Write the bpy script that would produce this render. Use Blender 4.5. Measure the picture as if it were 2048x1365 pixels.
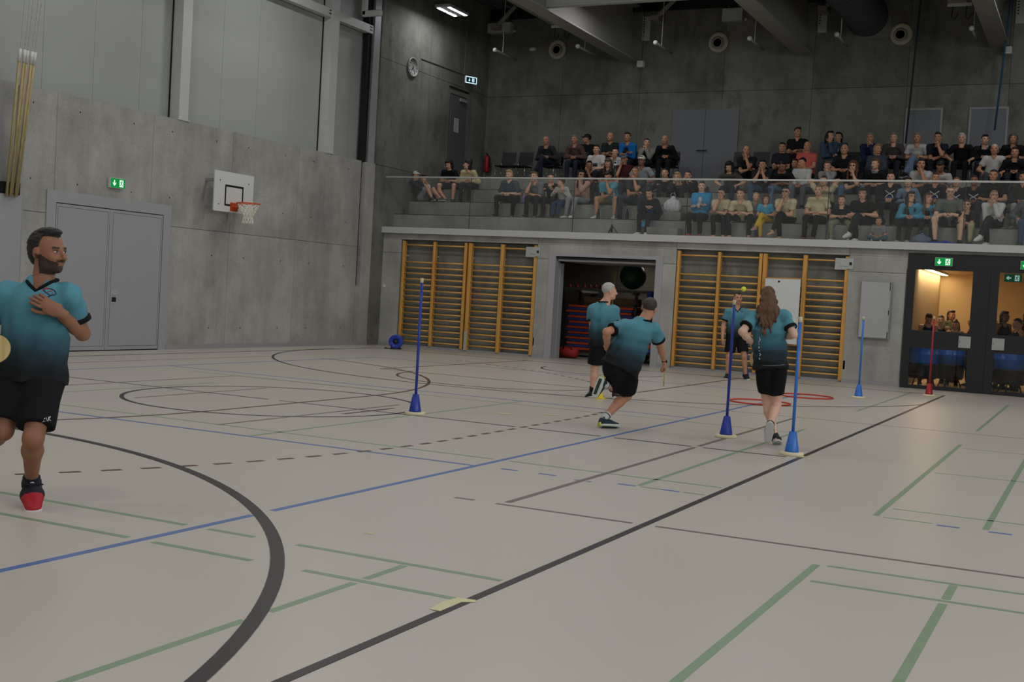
import bpy, math, random
import numpy as np
from mathutils import Vector, Matrix

# ------------------------------------------------------------------ camera, world, lights, exposure
SC = bpy.context.scene
for _o in list(bpy.data.objects):
    bpy.data.objects.remove(_o)
COL = SC.collection
EYE = 1.45
YAW, PITCH, ROLL = -0.45869, -0.0390262, -0.0564477
_f = np.array([math.cos(PITCH) * math.sin(YAW), math.cos(PITCH) * math.cos(YAW), math.sin(PITCH)])
_r = np.array([math.cos(YAW), -math.sin(YAW), 0.0])
_d = np.cross(_f, _r)
CR = math.cos(ROLL) * _r + math.sin(ROLL) * _d
CD = -math.sin(ROLL) * _r + math.cos(ROLL) * _d
cam_data = bpy.data.cameras.new('camera')
cam_data.sensor_width = 36.0
cam_data.lens = 36.0 * 2377.783 / 2048.0
cam_data.clip_start, cam_data.clip_end = 0.1, 200
cam = bpy.data.objects.new('camera', cam_data)
COL.objects.link(cam)
cam.matrix_world = Matrix(((CR[0], -CD[0], -_f[0], 0), (CR[1], -CD[1], -_f[1], 0), (CR[2], -CD[2], -_f[2], EYE), (0, 0, 0, 1)))
SC.camera = cam

world = bpy.data.worlds.new('world')
SC.world = world
world.use_nodes = True
world.node_tree.nodes['Background'].inputs[0].default_value = (0.55, 0.62, 0.7, 1)
world.node_tree.nodes['Background'].inputs[1].default_value = 0.6

SC.view_settings.view_transform = 'Standard'
SC.view_settings.look = 'None'
SC.view_settings.gamma = 1.0
SC.view_settings.use_curve_mapping = False
SC.view_settings.exposure = -0.05
SC.cycles.use_denoising = True
SC.cycles.max_bounces = 8
SC.cycles.diffuse_bounces = 4
SC.cycles.glossy_bounces = 3
SC.cycles.transparent_max_bounces = 12
SC.cycles.sample_clamp_indirect = 4.0
SC.cycles.caustics_reflective = False
SC.cycles.caustics_refractive = False

LAMP_POWER = 58.0
DAY_POWER = 980.0
FOYER_POWER = 14.0

def area_light(name, loc, sx, sy, power, rgb, rot=(0, 0, 0), spread=math.pi):
    l = bpy.data.lights.new(name, 'AREA')
    l.shape = 'RECTANGLE'; l.size = sx; l.size_y = sy
    l.energy = power; l.color = rgb; l.spread = spread
    o = bpy.data.objects.new(name, l)
    COL.objects.link(o)
    o.location = loc; o.rotation_euler = rot
    return o

# daylight coming in through the window band of the right-hand wall, beside the photographer
area_light('daylight', (9.35, 3.0, 5.6), 4.0, 24.0, DAY_POWER, (0.86, 0.94, 1.0), (0, math.radians(90), 0))

# ------------------------------------------------------------------ materials
MATS = {}
def srgb(r, g, b):
    def c(v):
        v /= 255.0
        return v / 12.92 if v <= 0.04045 else ((v + 0.055) / 1.055) ** 2.4
    return (c(r), c(g), c(b), 1.0)

def new_mat(name):
    m = bpy.data.materials.new(name)
    m.use_nodes = True
    nt = m.node_tree
    return m, nt, nt.nodes['Principled BSDF']

def plain(name, rgb, rough=0.6, metal=0.0, var=0.06, scale=12.0, spec=0.4, emit=0.0, bump=0.0):
    """Principled surface whose tone drifts a little with a noise texture."""
    if name in MATS:
        return MATS[name]
    m, nt, b = new_mat(name)
    col = srgb(*rgb)
    b.inputs['Roughness'].default_value = rough
    b.inputs['Metallic'].default_value = metal
    b.inputs['Specular IOR Level'].default_value = spec
    tc = nt.nodes.new('ShaderNodeTexCoord')
    nz = nt.nodes.new('ShaderNodeTexNoise')
    nz.inputs['Scale'].default_value = scale
    nz.inputs['Detail'].default_value = 3
    nt.links.new(tc.outputs['Object'], nz.inputs['Vector'])
    mx = nt.nodes.new('ShaderNodeMix'); mx.data_type = 'RGBA'
    mx.inputs[6].default_value = tuple(v * (1 - var) for v in col[:3]) + (1,)
    mx.inputs[7].default_value = tuple(min(1, v * (1 + var)) for v in col[:3]) + (1,)
    nt.links.new(nz.outputs['Fac'], mx.inputs[0])
    nt.links.new(mx.outputs[2], b.inputs['Base Color'])
    if bump:
        bp = nt.nodes.new('ShaderNodeBump'); bp.inputs['Strength'].default_value = bump; bp.inputs['Distance'].default_value = 0.01
        nt.links.new(nz.outputs['Fac'], bp.inputs['Height']); nt.links.new(bp.outputs['Normal'], b.inputs['Normal'])
    if emit:
        b.inputs['Emission Color'].default_value = col
        b.inputs['Emission Strength'].default_value = emit
    MATS[name] = m
    return m

def concrete(name, lo, hi, stain=0.0, rough=0.8):
    """Shuttered concrete: clouds, vertical run marks, dark stains with their own shape, fine pores."""
    if name in MATS:
        return MATS[name]
    m, nt, b = new_mat(name)
    N, L = nt.nodes, nt.links
    geo = N.new('ShaderNodeNewGeometry')
    oi = N.new('ShaderNodeObjectInfo')
    def noise(scale, vec, detail=4, rough_=0.55):
        n = N.new('ShaderNodeTexNoise'); n.inputs['Scale'].default_value = scale
        n.inputs['Detail'].default_value = detail; n.inputs['Roughness'].default_value = rough_
        L.new(vec, n.inputs['Vector']); return n.outputs['Fac']
    def mapr(sx, sy, sz):
        mp = N.new('ShaderNodeMapping'); mp.inputs['Scale'].default_value = (sx, sy, sz)
        L.new(geo.outputs['Position'], mp.inputs['Vector']); return mp.outputs['Vector']
    def math_(op, a, c_):
        n = N.new('ShaderNodeMath'); n.operation = op
        for i, v in enumerate((a, c_)):
            if isinstance(v, (int, float)): n.inputs[i].default_value = v
            else: L.new(v, n.inputs[i])
        return n.outputs[0]
    cloud = noise(1.0, mapr(0.9, 0.9, 0.9), 5, 0.6)
    streak = noise(1.0, mapr(3.2, 3.2, 0.45), 5, 0.65)
    fine = noise(1.0, mapr(38, 38, 30), 2)
    v = math_('MULTIPLY', cloud, 0.56)
    v = math_('ADD', v, math_('MULTIPLY', streak, 0.24))
    v = math_('ADD', v, math_('MULTIPLY', fine, 0.16))
    v = math_('ADD', v, math_('MULTIPLY', oi.outputs['Random'], 0.10))
    ramp = N.new('ShaderNodeValToRGB')
    ramp.color_ramp.elements[0].position = 0.36; ramp.color_ramp.elements[0].color = srgb(*lo)
    ramp.color_ramp.elements[1].position = 0.66; ramp.color_ramp.elements[1].color = srgb(*hi)
    L.new(v, ramp.inputs[0])
    out = ramp.outputs[0]
    if stain:
        st = noise(1.0, mapr(1.7, 1.7, 1.0), 6, 0.72)
        r2 = N.new('ShaderNodeValToRGB')
        r2.color_ramp.elements[0].position = 0.52; r2.color_ramp.elements[0].color = (0, 0, 0, 1)
        r2.color_ramp.elements[1].position = 0.72; r2.color_ramp.elements[1].color = (1, 1, 1, 1)
        L.new(st, r2.inputs[0])
        mx = N.new('ShaderNodeMix'); mx.data_type = 'RGBA'
        L.new(math_('MULTIPLY', r2.outputs[0], stain), mx.inputs[0])
        L.new(out, mx.inputs[6]); mx.inputs[7].default_value = srgb(lo[0] * 0.6, lo[1] * 0.6, lo[2] * 0.56)
        out = mx.outputs[2]
    L.new(out, b.inputs['Base Color'])
    b.inputs['Roughness'].default_value = rough
    b.inputs['Specular IOR Level'].default_value = 0.25
    bp = N.new('ShaderNodeBump'); bp.inputs['Strength'].default_value = 0.25; bp.inputs['Distance'].default_value = 0.004
    L.new(fine, bp.inputs['Height']); L.new(bp.outputs['Normal'], b.inputs['Normal'])
    MATS[name] = m
    return m

def wood(name, lo, hi, axis='Z', rough=0.45, scale=9.0):
    if name in MATS:
        return MATS[name]
    m, nt, b = new_mat(name)
    N, L = nt.nodes, nt.links
    tc = N.new('ShaderNodeTexCoord'); mp = N.new('ShaderNodeMapping')
    mp.inputs['Scale'].default_value = {'Z': (scale * 3, scale * 3, 1.2), 'X': (1.2, scale * 3, scale * 3)}[axis]
    L.new(tc.outputs['Object'], mp.inputs['Vector'])
    n = N.new('ShaderNodeTexNoise'); n.inputs['Scale'].default_value = 1.5; n.inputs['Detail'].default_value = 4
    L.new(mp.outputs['Vector'], n.inputs['Vector'])
    r = N.new('ShaderNodeValToRGB')
    r.color_ramp.elements[0].position = 0.3; r.color_ramp.elements[0].color = srgb(*lo)
    r.color_ramp.elements[1].position = 0.7; r.color_ramp.elements[1].color = srgb(*hi)
    L.new(n.outputs['Fac'], r.inputs[0]); L.new(r.outputs[0], b.inputs['Base Color'])
    b.inputs['Roughness'].default_value = rough
    MATS[name] = m
    return m

def glass_mat(name, tint=(1, 1, 1), reflect=1.0, haze=0.0):
    """Thin clear pane: looks straight through, mirrors by Fresnel, with an optional pale diffuse veil."""
    if name in MATS:
        return MATS[name]
    m = bpy.data.materials.new(name); m.use_nodes = True
    nt = m.node_tree; nt.nodes.clear()
    N, L = nt.nodes, nt.links
    out = N.new('ShaderNodeOutputMaterial')
    tr = N.new('ShaderNodeBsdfTransparent'); tr.inputs[0].default_value = tint + (1,)
    gl = N.new('ShaderNodeBsdfGlossy'); gl.inputs['Roughness'].default_value = 0.03
    lw = N.new('ShaderNodeLayerWeight'); lw.inputs['Blend'].default_value = 0.5
    pw = N.new('ShaderNodeMath'); pw.operation = 'POWER'; pw.inputs[1].default_value = 5.0
    L.new(lw.outputs['Facing'], pw.inputs[0])
    mu = N.new('ShaderNodeMath'); mu.operation = 'MULTIPLY_ADD'; mu.inputs[1].default_value = 0.9 * reflect; mu.inputs[2].default_value = 0.03 * reflect
    L.new(pw.outputs[0], mu.inputs[0])
    mx = N.new('ShaderNodeMixShader'); L.new(mu.outputs[0], mx.inputs[0]); L.new(tr.outputs[0], mx.inputs[1]); L.new(gl.outputs[0], mx.inputs[2])
    last = mx.outputs[0]
    if haze:
        df = N.new('ShaderNodeBsdfDiffuse'); df.inputs[0].default_value = (0.6, 0.62, 0.6, 1)
        nz = N.new('ShaderNodeTexNoise'); nz.inputs['Scale'].default_value = 3.0
        m2 = N.new('ShaderNodeMath'); m2.operation = 'MULTIPLY'; m2.inputs[1].default_value = haze * 2
        L.new(nz.outputs['Fac'], m2.inputs[0])
        mh = N.new('ShaderNodeMixShader'); L.new(m2.outputs[0], mh.inputs[0]); L.new(last, mh.inputs[1]); L.new(df.outputs[0], mh.inputs[2])
        last = mh.outputs[0]
    L.new(last, out.inputs[0])
    MATS[name] = m
    return m

def emitter(name, rgb, strength):
    if name in MATS:
        return MATS[name]
    m = bpy.data.materials.new(name); m.use_nodes = True
    nt = m.node_tree; nt.nodes.clear()
    o = nt.nodes.new('ShaderNodeOutputMaterial'); e = nt.nodes.new('ShaderNodeEmission')
    e.inputs[0].default_value = srgb(*rgb); e.inputs[1].default_value = strength
    nt.links.new(e.outputs[0], o.inputs[0])
    MATS[name] = m
    return m

# ------------------------------------------------------------------ mesh helpers
def fast_mesh(name, verts, faces, smooth=False, mat_idx=None):
    """faces: (n,3) or (n,4) int array."""
    verts = np.asarray(verts, np.float32); faces = np.asarray(faces, np.int32)
    me = bpy.data.meshes.new(name)
    n, k = faces.shape
    me.vertices.add(len(verts)); me.vertices.foreach_set('co', verts.ravel())
    me.loops.add(n * k); me.loops.foreach_set('vertex_index', faces.ravel())
    me.polygons.add(n)
    me.polygons.foreach_set('loop_start', np.arange(0, n * k, k, dtype=np.int32))
    me.polygons.foreach_set('use_smooth', np.full(n, smooth, dtype=bool))
    if mat_idx is not None:
        me.polygons.foreach_set('material_index', np.asarray(mat_idx, np.int32))
    me.update(calc_edges=True)
    return me

class MB:
    """Collects simple shapes into one mesh (for ONE part)."""
    def __init__(s):
        s.v, s.f, s.sm = [], [], []
    def add(s, verts, faces, smooth=False):
        n = len(s.v); s.v += [tuple(p) for p in verts]
        s.f += [tuple(i + n for i in f) for f in faces]; s.sm += [smooth] * len(faces)
        return s
    def box(s, x0, x1, y0, y1, z0, z1):
        v = [(x0, y0, z0), (x1, y0, z0), (x1, y1, z0), (x0, y1, z0), (x0, y0, z1), (x1, y0, z1), (x1, y1, z1), (x0, y1, z1)]
        return s.add(v, [(0, 3, 2, 1), (4, 5, 6, 7), (0, 1, 5, 4), (1, 2, 6, 5), (2, 3, 7, 6), (3, 0, 4, 7)])
    def bevbox(s, x0, x1, y0, y1, z0, z1, b):
        """Box with chamfered edges."""
        v, f = [], []
        idx = {}
        for sx in (0, 1):
            for sy in (0, 1):
                for sz in (0, 1):
                    X, Y, Z = (x0, x1)[sx], (y0, y1)[sy], (z0, z1)[sz]
                    dx, dy, dz = (b, -b)[sx], (b, -b)[sy], (b, -b)[sz]
                    for a, p in enumerate(((X, Y + dy, Z + dz), (X + dx, Y, Z + dz), (X + dx, Y + dy, Z))):
                        idx[sx, sy, sz, a] = len(v); v.append(p)
        I = idx
        for sx in (0, 1):
            f.append([I[sx, 0, 0, 0], I[sx, 1, 0, 0], I[sx, 1, 1, 0], I[sx, 0, 1, 0]][::1 if sx else -1])
        for sy in (0, 1):
            f.append([I[0, sy, 0, 1], I[1, sy, 0, 1], I[1, sy, 1, 1], I[0, sy, 1, 1]][::-1 if sy else 1])
        for sz in (0, 1):
            f.append([I[0, 0, sz, 2], I[1, 0, sz, 2], I[1, 1, sz, 2], I[0, 1, sz, 2]][::1 if sz else -1])
        for sx in (0, 1):
            for sy in (0, 1):
                q = [I[sx, sy, 0, 0], I[sx, sy, 0, 1], I[sx, sy, 1, 1], I[sx, sy, 1, 0]]
                f.append(q if sx != sy else q[::-1])
            for sz in (0, 1):
                q = [I[sx, 0, sz, 0], I[sx, 0, sz, 2], I[sx, 1, sz, 2], I[sx, 1, sz, 0]]
                f.append(q[::-1] if sx != sz else q)
        for sy in (0, 1):
            for sz in (0, 1):
                q = [I[0, sy, sz, 1], I[0, sy, sz, 2], I[1, sy, sz, 2], I[1, sy, sz, 1]]
                f.append(q if sy != sz else q[::-1])
        for sx in (0, 1):
            for sy in (0, 1):
                for sz in (0, 1):
                    q = [I[sx, sy, sz, 0], I[sx, sy, sz, 1], I[sx, sy, sz, 2]]
                    f.append(q if (sx + sy + sz) % 2 else q[::-1])
        return s.add(v, f)
    def tube(s, pts, r, n=8, caps=True, smooth=True):
        """Tube along a polyline; r a number or one per point."""
        P = [Vector(p) for p in pts]; m = len(P)
        R = [r] * m if isinstance(r, (int, float)) else list(r)
        v, f = [], []
        up = None
        for i, p in enumerate(P):
            t = (P[min(i + 1, m - 1)] - P[max(i - 1, 0)]).normalized()
            if up is None:
                a = Vector((0, 0, 1)) if abs(t.z) < 0.9 else Vector((1, 0, 0))
                up = (a - t * a.dot(t)).normalized()
            else:
                up = (up - t * up.dot(t)).normalized()
            w = t.cross(up)
            for k in range(n):
                a = 2 * math.pi * k / n
                v.append(p + (up * math.cos(a) + w * math.sin(a)) * R[i])
        for i in range(m - 1):
            for k in range(n):
                f.append((i * n + k, i * n + (k + 1) % n, (i + 1) * n + (k + 1) % n, (i + 1) * n + k))
        s.add(v, f, smooth)
        if caps:
            b = len(s.v) - len(v)
            s.f.append(tuple(b + k for k in range(n))[::-1]); s.sm.append(False)
            s.f.append(tuple(b + (m - 1) * n + k for k in range(n))); s.sm.append(False)
        return s
    def lathe(s, prof, n=16, c=(0, 0, 0), axis='z', smooth=True, closed=False):
        """prof: (radius, height) pairs turned about an axis through c."""
        v, f = [], []
        for (r, h) in prof:
            for k in range(n):
                a = 2 * math.pi * k / n
                x, y = r * math.cos(a), r * math.sin(a)
                p = {'z': (x, y, h), 'y': (x, h, -y), 'x': (h, x, y)}[axis]
                v.append((p[0] + c[0], p[1] + c[1], p[2] + c[2]))
        m = len(prof)
        for i in range(m if closed else m - 1):
            j = (i + 1) % m
            for k in range(n):
                f.append((i * n + k, i * n + (k + 1) % n, j * n + (k + 1) % n, j * n + k))
        if not closed:
            if prof[0][0] > 1e-6: f.append(tuple(range(n))[::-1])
            if prof[-1][0] > 1e-6: f.append(tuple((m - 1) * n + k for k in range(n)))
        return s.add(v, f, smooth)
    def ball(s, c, r, n=12, m=8):
        rr = (r, r, r) if isinstance(r, (int, float)) else r
        v, f = [], []
        for i in range(m + 1):
            a = math.pi * i / m
            for k in range(n):
                b = 2 * math.pi * k / n
                v.append((c[0] + rr[0] * math.sin(a) * math.cos(b), c[1] + rr[1] * math.sin(a) * math.sin(b), c[2] + rr[2] * math.cos(a)))
        for i in range(m):
            for k in range(n):
                f.append((i * n + k, (i + 1) * n + k, (i + 1) * n + (k + 1) % n, i * n + (k + 1) % n))
        return s.add(v, f, True)
    def prism(s, poly, y0, y1):
        """Polygon in x,z pushed from y0 to y1."""
        n = len(poly)
        v = [(x, y0, z) for x, z in poly] + [(x, y1, z) for x, z in poly]
        f = [tuple(range(n)), tuple(range(n, 2 * n))[::-1]] + [(i, i + n, (i + 1) % n + n, (i + 1) % n) for i in range(n)]
        return s.add(v, f)
    def mesh(s, name):
        me = bpy.data.meshes.new(name)
        me.from_pydata(s.v, [], s.f)
        me.polygons.foreach_set('use_smooth', s.sm)
        me.update()
        return me
    def build(s, name, mat, parent=None):
        return link(name, s.mesh(name), mat, parent)

def link(name, me, mat, parent=None, loc=None, rot=None):
    o = bpy.data.objects.new(name, me)
    COL.objects.link(o)
    if mat is not None:
        mats = mat if isinstance(mat, (list, tuple)) else [mat]
        if not me.materials:
            for m in mats: me.materials.append(m)
        elif me.materials[0] is not mats[0]:
            o.material_slots[0].link = 'OBJECT'; o.material_slots[0].material = mats[0]
    if parent is not None: o.parent = parent
    if loc is not None: o.location = loc
    if rot is not None: o.rotation_euler = rot
    return o

def tag(o, label=None, cat=None, group=None, kind=None):
    if label: o['label'] = label
    if cat: o['category'] = cat
    if group: o['group'] = group
    if kind: o['kind'] = kind
    return o

def thing(name, label, cat, loc=(0, 0, 0), rotz=0.0, group=None):
    o = bpy.data.objects.new(name, None)
    COL.objects.link(o)
    o.empty_display_size = 0.1
    o.location = loc; o.rotation_euler = (0, 0, rotz)
    return tag(o, label, cat, group)

def structure(name, loc=(0, 0, 0), label=None):
    o = bpy.data.objects.new(name, None)
    COL.objects.link(o); o.location = loc
    return tag(o, label, None, None, 'structure')

def bx(name, b, mat, parent=None, bev=0.0):
    m = MB()
    m.bevbox(*b, bev) if bev else m.box(*b)
    return m.build(name, mat, parent)

def wb(mb, name, mat, parent):
    """Build a part given in world coordinates under an unrotated parent."""
    off = Vector((0, 0, 0)); p = parent
    while p is not None:
        off += Vector(p.location); p = p.parent
    mb.v = [(a[0] - off.x, a[1] - off.y, a[2] - off.z) for a in mb.v]
    return mb.build(name, mat, parent)

def wbox(name, b, mat, parent, bev=0.0):
    m = MB()
    m.bevbox(*b, bev) if bev else m.box(*b)
    return wb(m, name, mat, parent)

# ------------------------------------------------------------------ sizes of the hall
XL, YB, YF = -16.3, 25.4, 30.5          # left wall, wall under the gallery, gallery back wall
XR, YR, ZC = 9.5, -14.0, 9.6            # right wall, rear wall, roof deck
BEAM_X = (-11.95, -7.23, -2.6, 2.05, 6.7)
EDGE = (25.82, 26.54, 27.26, 28.01)     # front edges of the four terrace steps
TOP = (3.34, 3.735, 4.13, 4.52)
WALK = 2.95

CONC = concrete('concrete_light', (128, 127, 122), (176, 175, 169))
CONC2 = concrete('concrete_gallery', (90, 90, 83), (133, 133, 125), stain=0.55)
CONC3 = concrete('concrete_terrace', (108, 109, 104), (150, 151, 146))
STEEL_W = plain('steel_offwhite', (184, 187, 183), 0.45, 0.0, 0.03)
STEEL_G = plain('steel_grey', (150, 150, 152), 0.45, 0.0, 0.03)
DOOR_G = plain('door_grey', (158, 158, 161), 0.5, 0.0, 0.02)
GALV = plain('galvanised', (180, 183, 182), 0.4, 0.25, 0.08)
DARK = plain('dark_gap', (22, 22, 22), 0.8, 0.0, 0.05)
BLACK = plain('black_plastic', (20, 20, 22), 0.45, 0.0, 0.05)
BLACKM = plain('black_metal', (28, 29, 31), 0.4, 0.0, 0.05)
WHITE = plain('white_plastic', (205, 205, 200), 0.4, 0.0, 0.03)
CREAM = plain('cream_rubber', (214, 204, 170), 0.6, 0.0, 0.04)

# ------------------------------------------------------------------ floor and its painted lines
def floor_material():
    m, nt, b = new_mat('sports_floor')
    N, L = nt.nodes, nt.links
    tc = N.new('ShaderNodeNewGeometry')
    n1 = N.new('ShaderNodeTexNoise'); n1.inputs['Scale'].default_value = 0.35; n1.inputs['Detail'].default_value = 4
    n2 = N.new('ShaderNodeTexNoise'); n2.inputs['Scale'].default_value = 60; n2.inputs['Detail'].default_value = 2
    L.new(tc.outputs['Position'], n1.inputs['Vector']); L.new(tc.outputs['Position'], n2.inputs['Vector'])
    mx = N.new('ShaderNodeMix'); mx.data_type = 'RGBA'
    mx.inputs[6].default_value = srgb(184, 177, 167); mx.inputs[7].default_value = srgb(193, 187, 178)
    L.new(n1.outputs['Fac'], mx.inputs[0]); L.new(mx.outputs[2], b.inputs['Base Color'])
    mr = N.new('ShaderNodeMapRange'); mr.inputs['To Min'].default_value = 0.30; mr.inputs['To Max'].default_value = 0.42
    L.new(n1.outputs['Fac'], mr.inputs['Value']); L.new(mr.outputs[0], b.inputs['Roughness'])
    b.inputs['Specular IOR Level'].default_value = 0.38
    bp = N.new('ShaderNodeBump'); bp.inputs['Strength'].default_value = 0.06; bp.inputs['Distance'].default_value = 0.002
    L.new(n2.outputs['Fac'], bp.inputs['Height']); L.new(bp.outputs['Normal'], b.inputs['Normal'])
    return m

floor = structure('floor', label='pale beige sports floor of the hall with painted court lines')
bx('floor_surface', (XL - 0.3, XR, YR, 25.75, -0.2, 0.0), floor_material(), floor)
LINE = {'black': plain('line_black', (38, 35, 36), 0.4, 0, 0.05), 'blue': plain('line_blue', (86, 112, 168), 0.4, 0, 0.06),
        'green': plain('line_green', (128, 151, 122), 0.4, 0, 0.06), 'grey': plain('line_grey', (112, 104, 96), 0.4, 0, 0.05),
        'brown': plain('line_brown', (88, 58, 46), 0.4, 0, 0.06)}
LZ = {'black': 0.0022, 'brown': 0.0019, 'blue': 0.0016, 'grey': 0.0013, 'green': 0.0010}

def fline(kind, x0, y0, x1, y1, w=0.045):
    d = Vector((x1 - x0, y1 - y0, 0)); n = Vector((-d.y, d.x, 0)).normalized() * (w / 2); z = LZ[kind]
    a, b = Vector((x0, y0, 0)), Vector((x1, y1, 0))
    lo = [(p.x, p.y, -0.001) for p in (a - n, b - n, b + n, a + n)]
    v = lo + [(p[0], p[1], z) for p in lo]
    m = MB(); m.add(v, [(4, 5, 6, 7), (0, 1, 5, 4), (1, 2, 6, 5), (2, 3, 7, 6), (3, 0, 4, 7)])
    return m.build('floor_line', LINE[kind], floor)

def farc(kind, cx, cy, r, a0, a1, w=0.05, n=64):
    z = LZ[kind]; v, f = [], []
    for i in range(n + 1):
        a = math.radians(a0 + (a1 - a0) * i / n)
        for rr in (r - w / 2, r + w / 2):
            v.append((cx + rr * math.cos(a), cy + rr * math.sin(a), z))
    for i in range(n):
        f.append((2 * i, 2 * i + 1, 2 * i + 3, 2 * i + 2) if a1 > a0 else (2 * i, 2 * i + 2, 2 * i + 3, 2 * i + 1))
    m = MB(); m.add(v, f)
    return m.build('floor_line', LINE[kind], floor)

# basketball: side and end lines, half-way line, centre circle, three-point arcs, key, no-charge arc
fline('black', -2.575, -0.4, -2.575, 23.85, 0.05)
fline('black', -15.4, -0.4, -15.4, 23.85, 0.05)
fline('black', -15.4, 23.85, -2.55, 23.85, 0.05)
for a, b in ((-15.4, -9.07), (-8.9, -5.70), (-5.52, -4.68), (-4.52, -3.68), (-3.55, -2.7)):
    fline('black', a, 11.72, b, 11.72, 0.035)
farc('black', -8.98, 11.7, 1.76, 0, 360, 0.05, 72)
farc('black', -8.97, 1.0, 6.57, -12, 192, 0.075, 110)
farc('black', -8.97, 22.4, 6.57, 180, 347, 0.05, 90)
fline('brown', -11.40, 17.9, -11.40, 23.8, 0.05); fline('brown', -6.55, 17.9, -6.55, 23.8, 0.05)
fline('brown', -11.40, 17.9, -6.55, 17.9, 0.05)
farc('brown', -8.97, 17.9, 1.78, 180, 360, 0.045, 40)
farc('black', -8.97, 22.4, 1.25, 180, 360, 0.045, 40)
# handball: six-metre line and the dashed nine-metre line
fline('brown', -8.61, 10.2, -8.61, 13.2, 0.05)
farc('brown', -14.61, 13.2, 6.0, 0, 80, 0.05, 50)
farc('brown', -14.61, 10.2, 6.0, 0, -80, 0.05, 50)
fline('brown', -7.565, 11.15, -7.565, 12.2, 0.05)
_k = 0
s_ = -9.9
while s_ < 13.2:
    def _pt(s):
        if abs(s) <= 1.5: return (-5.61, 11.7 + s)
        a = (abs(s) - 1.5) / 9.0; sg = 1 if s > 0 else -1
        return (-14.61 + 9 * math.cos(a), 11.7 + sg * (1.5 + 9 * math.sin(a)))
    p, q = _pt(s_), _pt(s_ + 0.15)
    fline('brown', p[0], p[1], q[0], q[1], 0.05)
    s_ += 0.3
# volleyball
for a, b in ((2.7, 5.85), (6.05, 20.7)):
    fline('blue', -4.605, a, -4.605, b, 0.05)
fline('blue', -13.35, 2.7, -13.35, 20.7, 0.045)
fline('blue', -13.35, 8.78, -4.63, 8.78, 0.045); fline('blue', -13.35, 14.65, -4.63, 14.65, 0.045)
fline('blue', -13.35, 20.7, -4.6, 20.7, 0.045)
for a in (-4.38, -4.03, -3.34, -2.98, -0.94, -0.60):
    fline('blue', a, 8.8, a + 0.15, 8.8, 0.04)
for a in (-3.68, -3.57):
    fline('blue', a, 8.72, a + 0.035, 8.72, 0.035)
# badminton fields, laid across the hall
for a, b in ((2.2, 4.02), (4.19, 4.85), (4.95, 5.32), (8.85, 14.7), (18.2, 23.8)):
    fline('green', -3.18, a, -3.18, b)
for a, b in ((-7.5, -4.70), (-4.53, -4.20), (-3.90, -2.63)):
    fline('green', a, 5.36, b, 5.36)
for a, b in ((-7.5, -4.70), (-4.52, -3.85), (-3.52, -2.62)):
    fline('green', a, 4.90, b, 4.90)
for a, b in ((-10.0, -4.69), (-4.53, -2.63)):
    fline('green', a, 9.26, b, 9.26, 0.04)
fline('green', -3.15, 8.8, -2.98, 8.8, 0.035); fline('green', -2.80, 8.8, -2.63, 8.8, 0.035)
fline('green', -12.4, 14.14, -3.2, 14.14, 0.035)
fline('green', -7.01, 8.83, -7.01, 14.66)
fline('green', -10.92, 8.83, -10.92, 12.86, 0.04)
fline('grey', -11.55, 10.0, -11.55, 14.07, 0.045); fline('grey', -10.03, 10.47, -10.03, 12.91, 0.045)
fline('grey', -7.75, 9.24, -7.75, 12.63, 0.045); fline('grey', -14.33, 9.2, -14.33, 18.5, 0.04)
fline('grey', -11.55, 14.17, -8.75, 14.17, 0.04); fline('grey', -9.7, 16.15, -0.5, 16.25, 0.03)
for xx in (-1.37, -0.625):
    for a, b in (((2.5, 6.44 - 0.05) if xx > -1 else (2.5, 6.88)), (8.87, 14.71), (16.72, 22.59)):
        fline('green', xx, a, xx, b)
fline('green', -0.625, 6.50, -0.625, 6.87)
fline('green', -1.31, 6.89, 1.5, 6.95, 0.04); fline('green', -1.31, 6.44, 1.5, 6.50, 0.04)
fline('green', -1.31, 9.29, 1.5, 9.33, 0.03); fline('green', -1.31, 8.84, -0.97, 8.85, 0.03)
fline('green', -1.31, 11.78, 1.5, 11.88, 0.03); fline('green', -1.31, 14.3, 1.5, 14.34, 0.03)
fline('green', -6.0, 18.6, -3.2, 18.6, 0.035)
# smaller grey field
for a, b in ((7.40, 11.66), (11.8, 16.1)):
    fline('grey', -3.62, a, -3.62, b, 0.05)
fline('grey', -3.66, 7.31, -2.66, 7.31, 0.04); fline('grey', -2.5, 7.315, 1.5, 7.4, 0.04)
fline('grey', -3.99, 7.315, -3.84, 7.32, 0.04)

# ------------------------------------------------------------------ left wall: concrete below, pale metal panels above
wall_left = structure('wall_left', label='left wall of shuttered concrete with pale metal cladding above')
joints = [YR, -8.4, -6.06, -3.73, -1.4, 0.93, 3.26, 5.6, 7.93, 10.26, 12.55, 14.88, 17.2, 19.5, 21.75, 24.24]
for i in range(len(joints) - 1):
    a, b = joints[i] + 0.004, joints[i + 1] - 0.004
    bx('concrete_panel', (XL - 0.3, XL, a, b, 0, 2.396), CONC, wall_left)
    bx('concrete_panel', (XL - 0.3, XL, a, b, 2.404, 4.48), CONC, wall_left)
bx('wall_core', (XL - 0.31, XL - 0.012, YR, 24.24, 0, 4.47), DARK, wall_left)
bx('concrete_panel', (XL - 0.3, XL, 24.25, 24.44, 0, 1.46), CONC, wall_left)
bx('slot_back', (XL - 0.3, XL - 0.12, 24.24, 24.44, 1.46, 4.48), DARK, wall_left)
bx('pilaster', (XL - 0.3, XL, 24.44, 24.85, 0, 4.48), CONC, wall_left)
CLAD = plain('cladding_pale', (158, 162, 159), 0.5, 0.0, 0.02, 2.0)
y = YR
while y < 24.2:
    bx('cladding_panel', (XL - 0.31, XL - 0.26, y + 0.003, min(y + 1.147, 24.4), 4.40, ZC), CLAD, wall_left)
    y += 1.15
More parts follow.
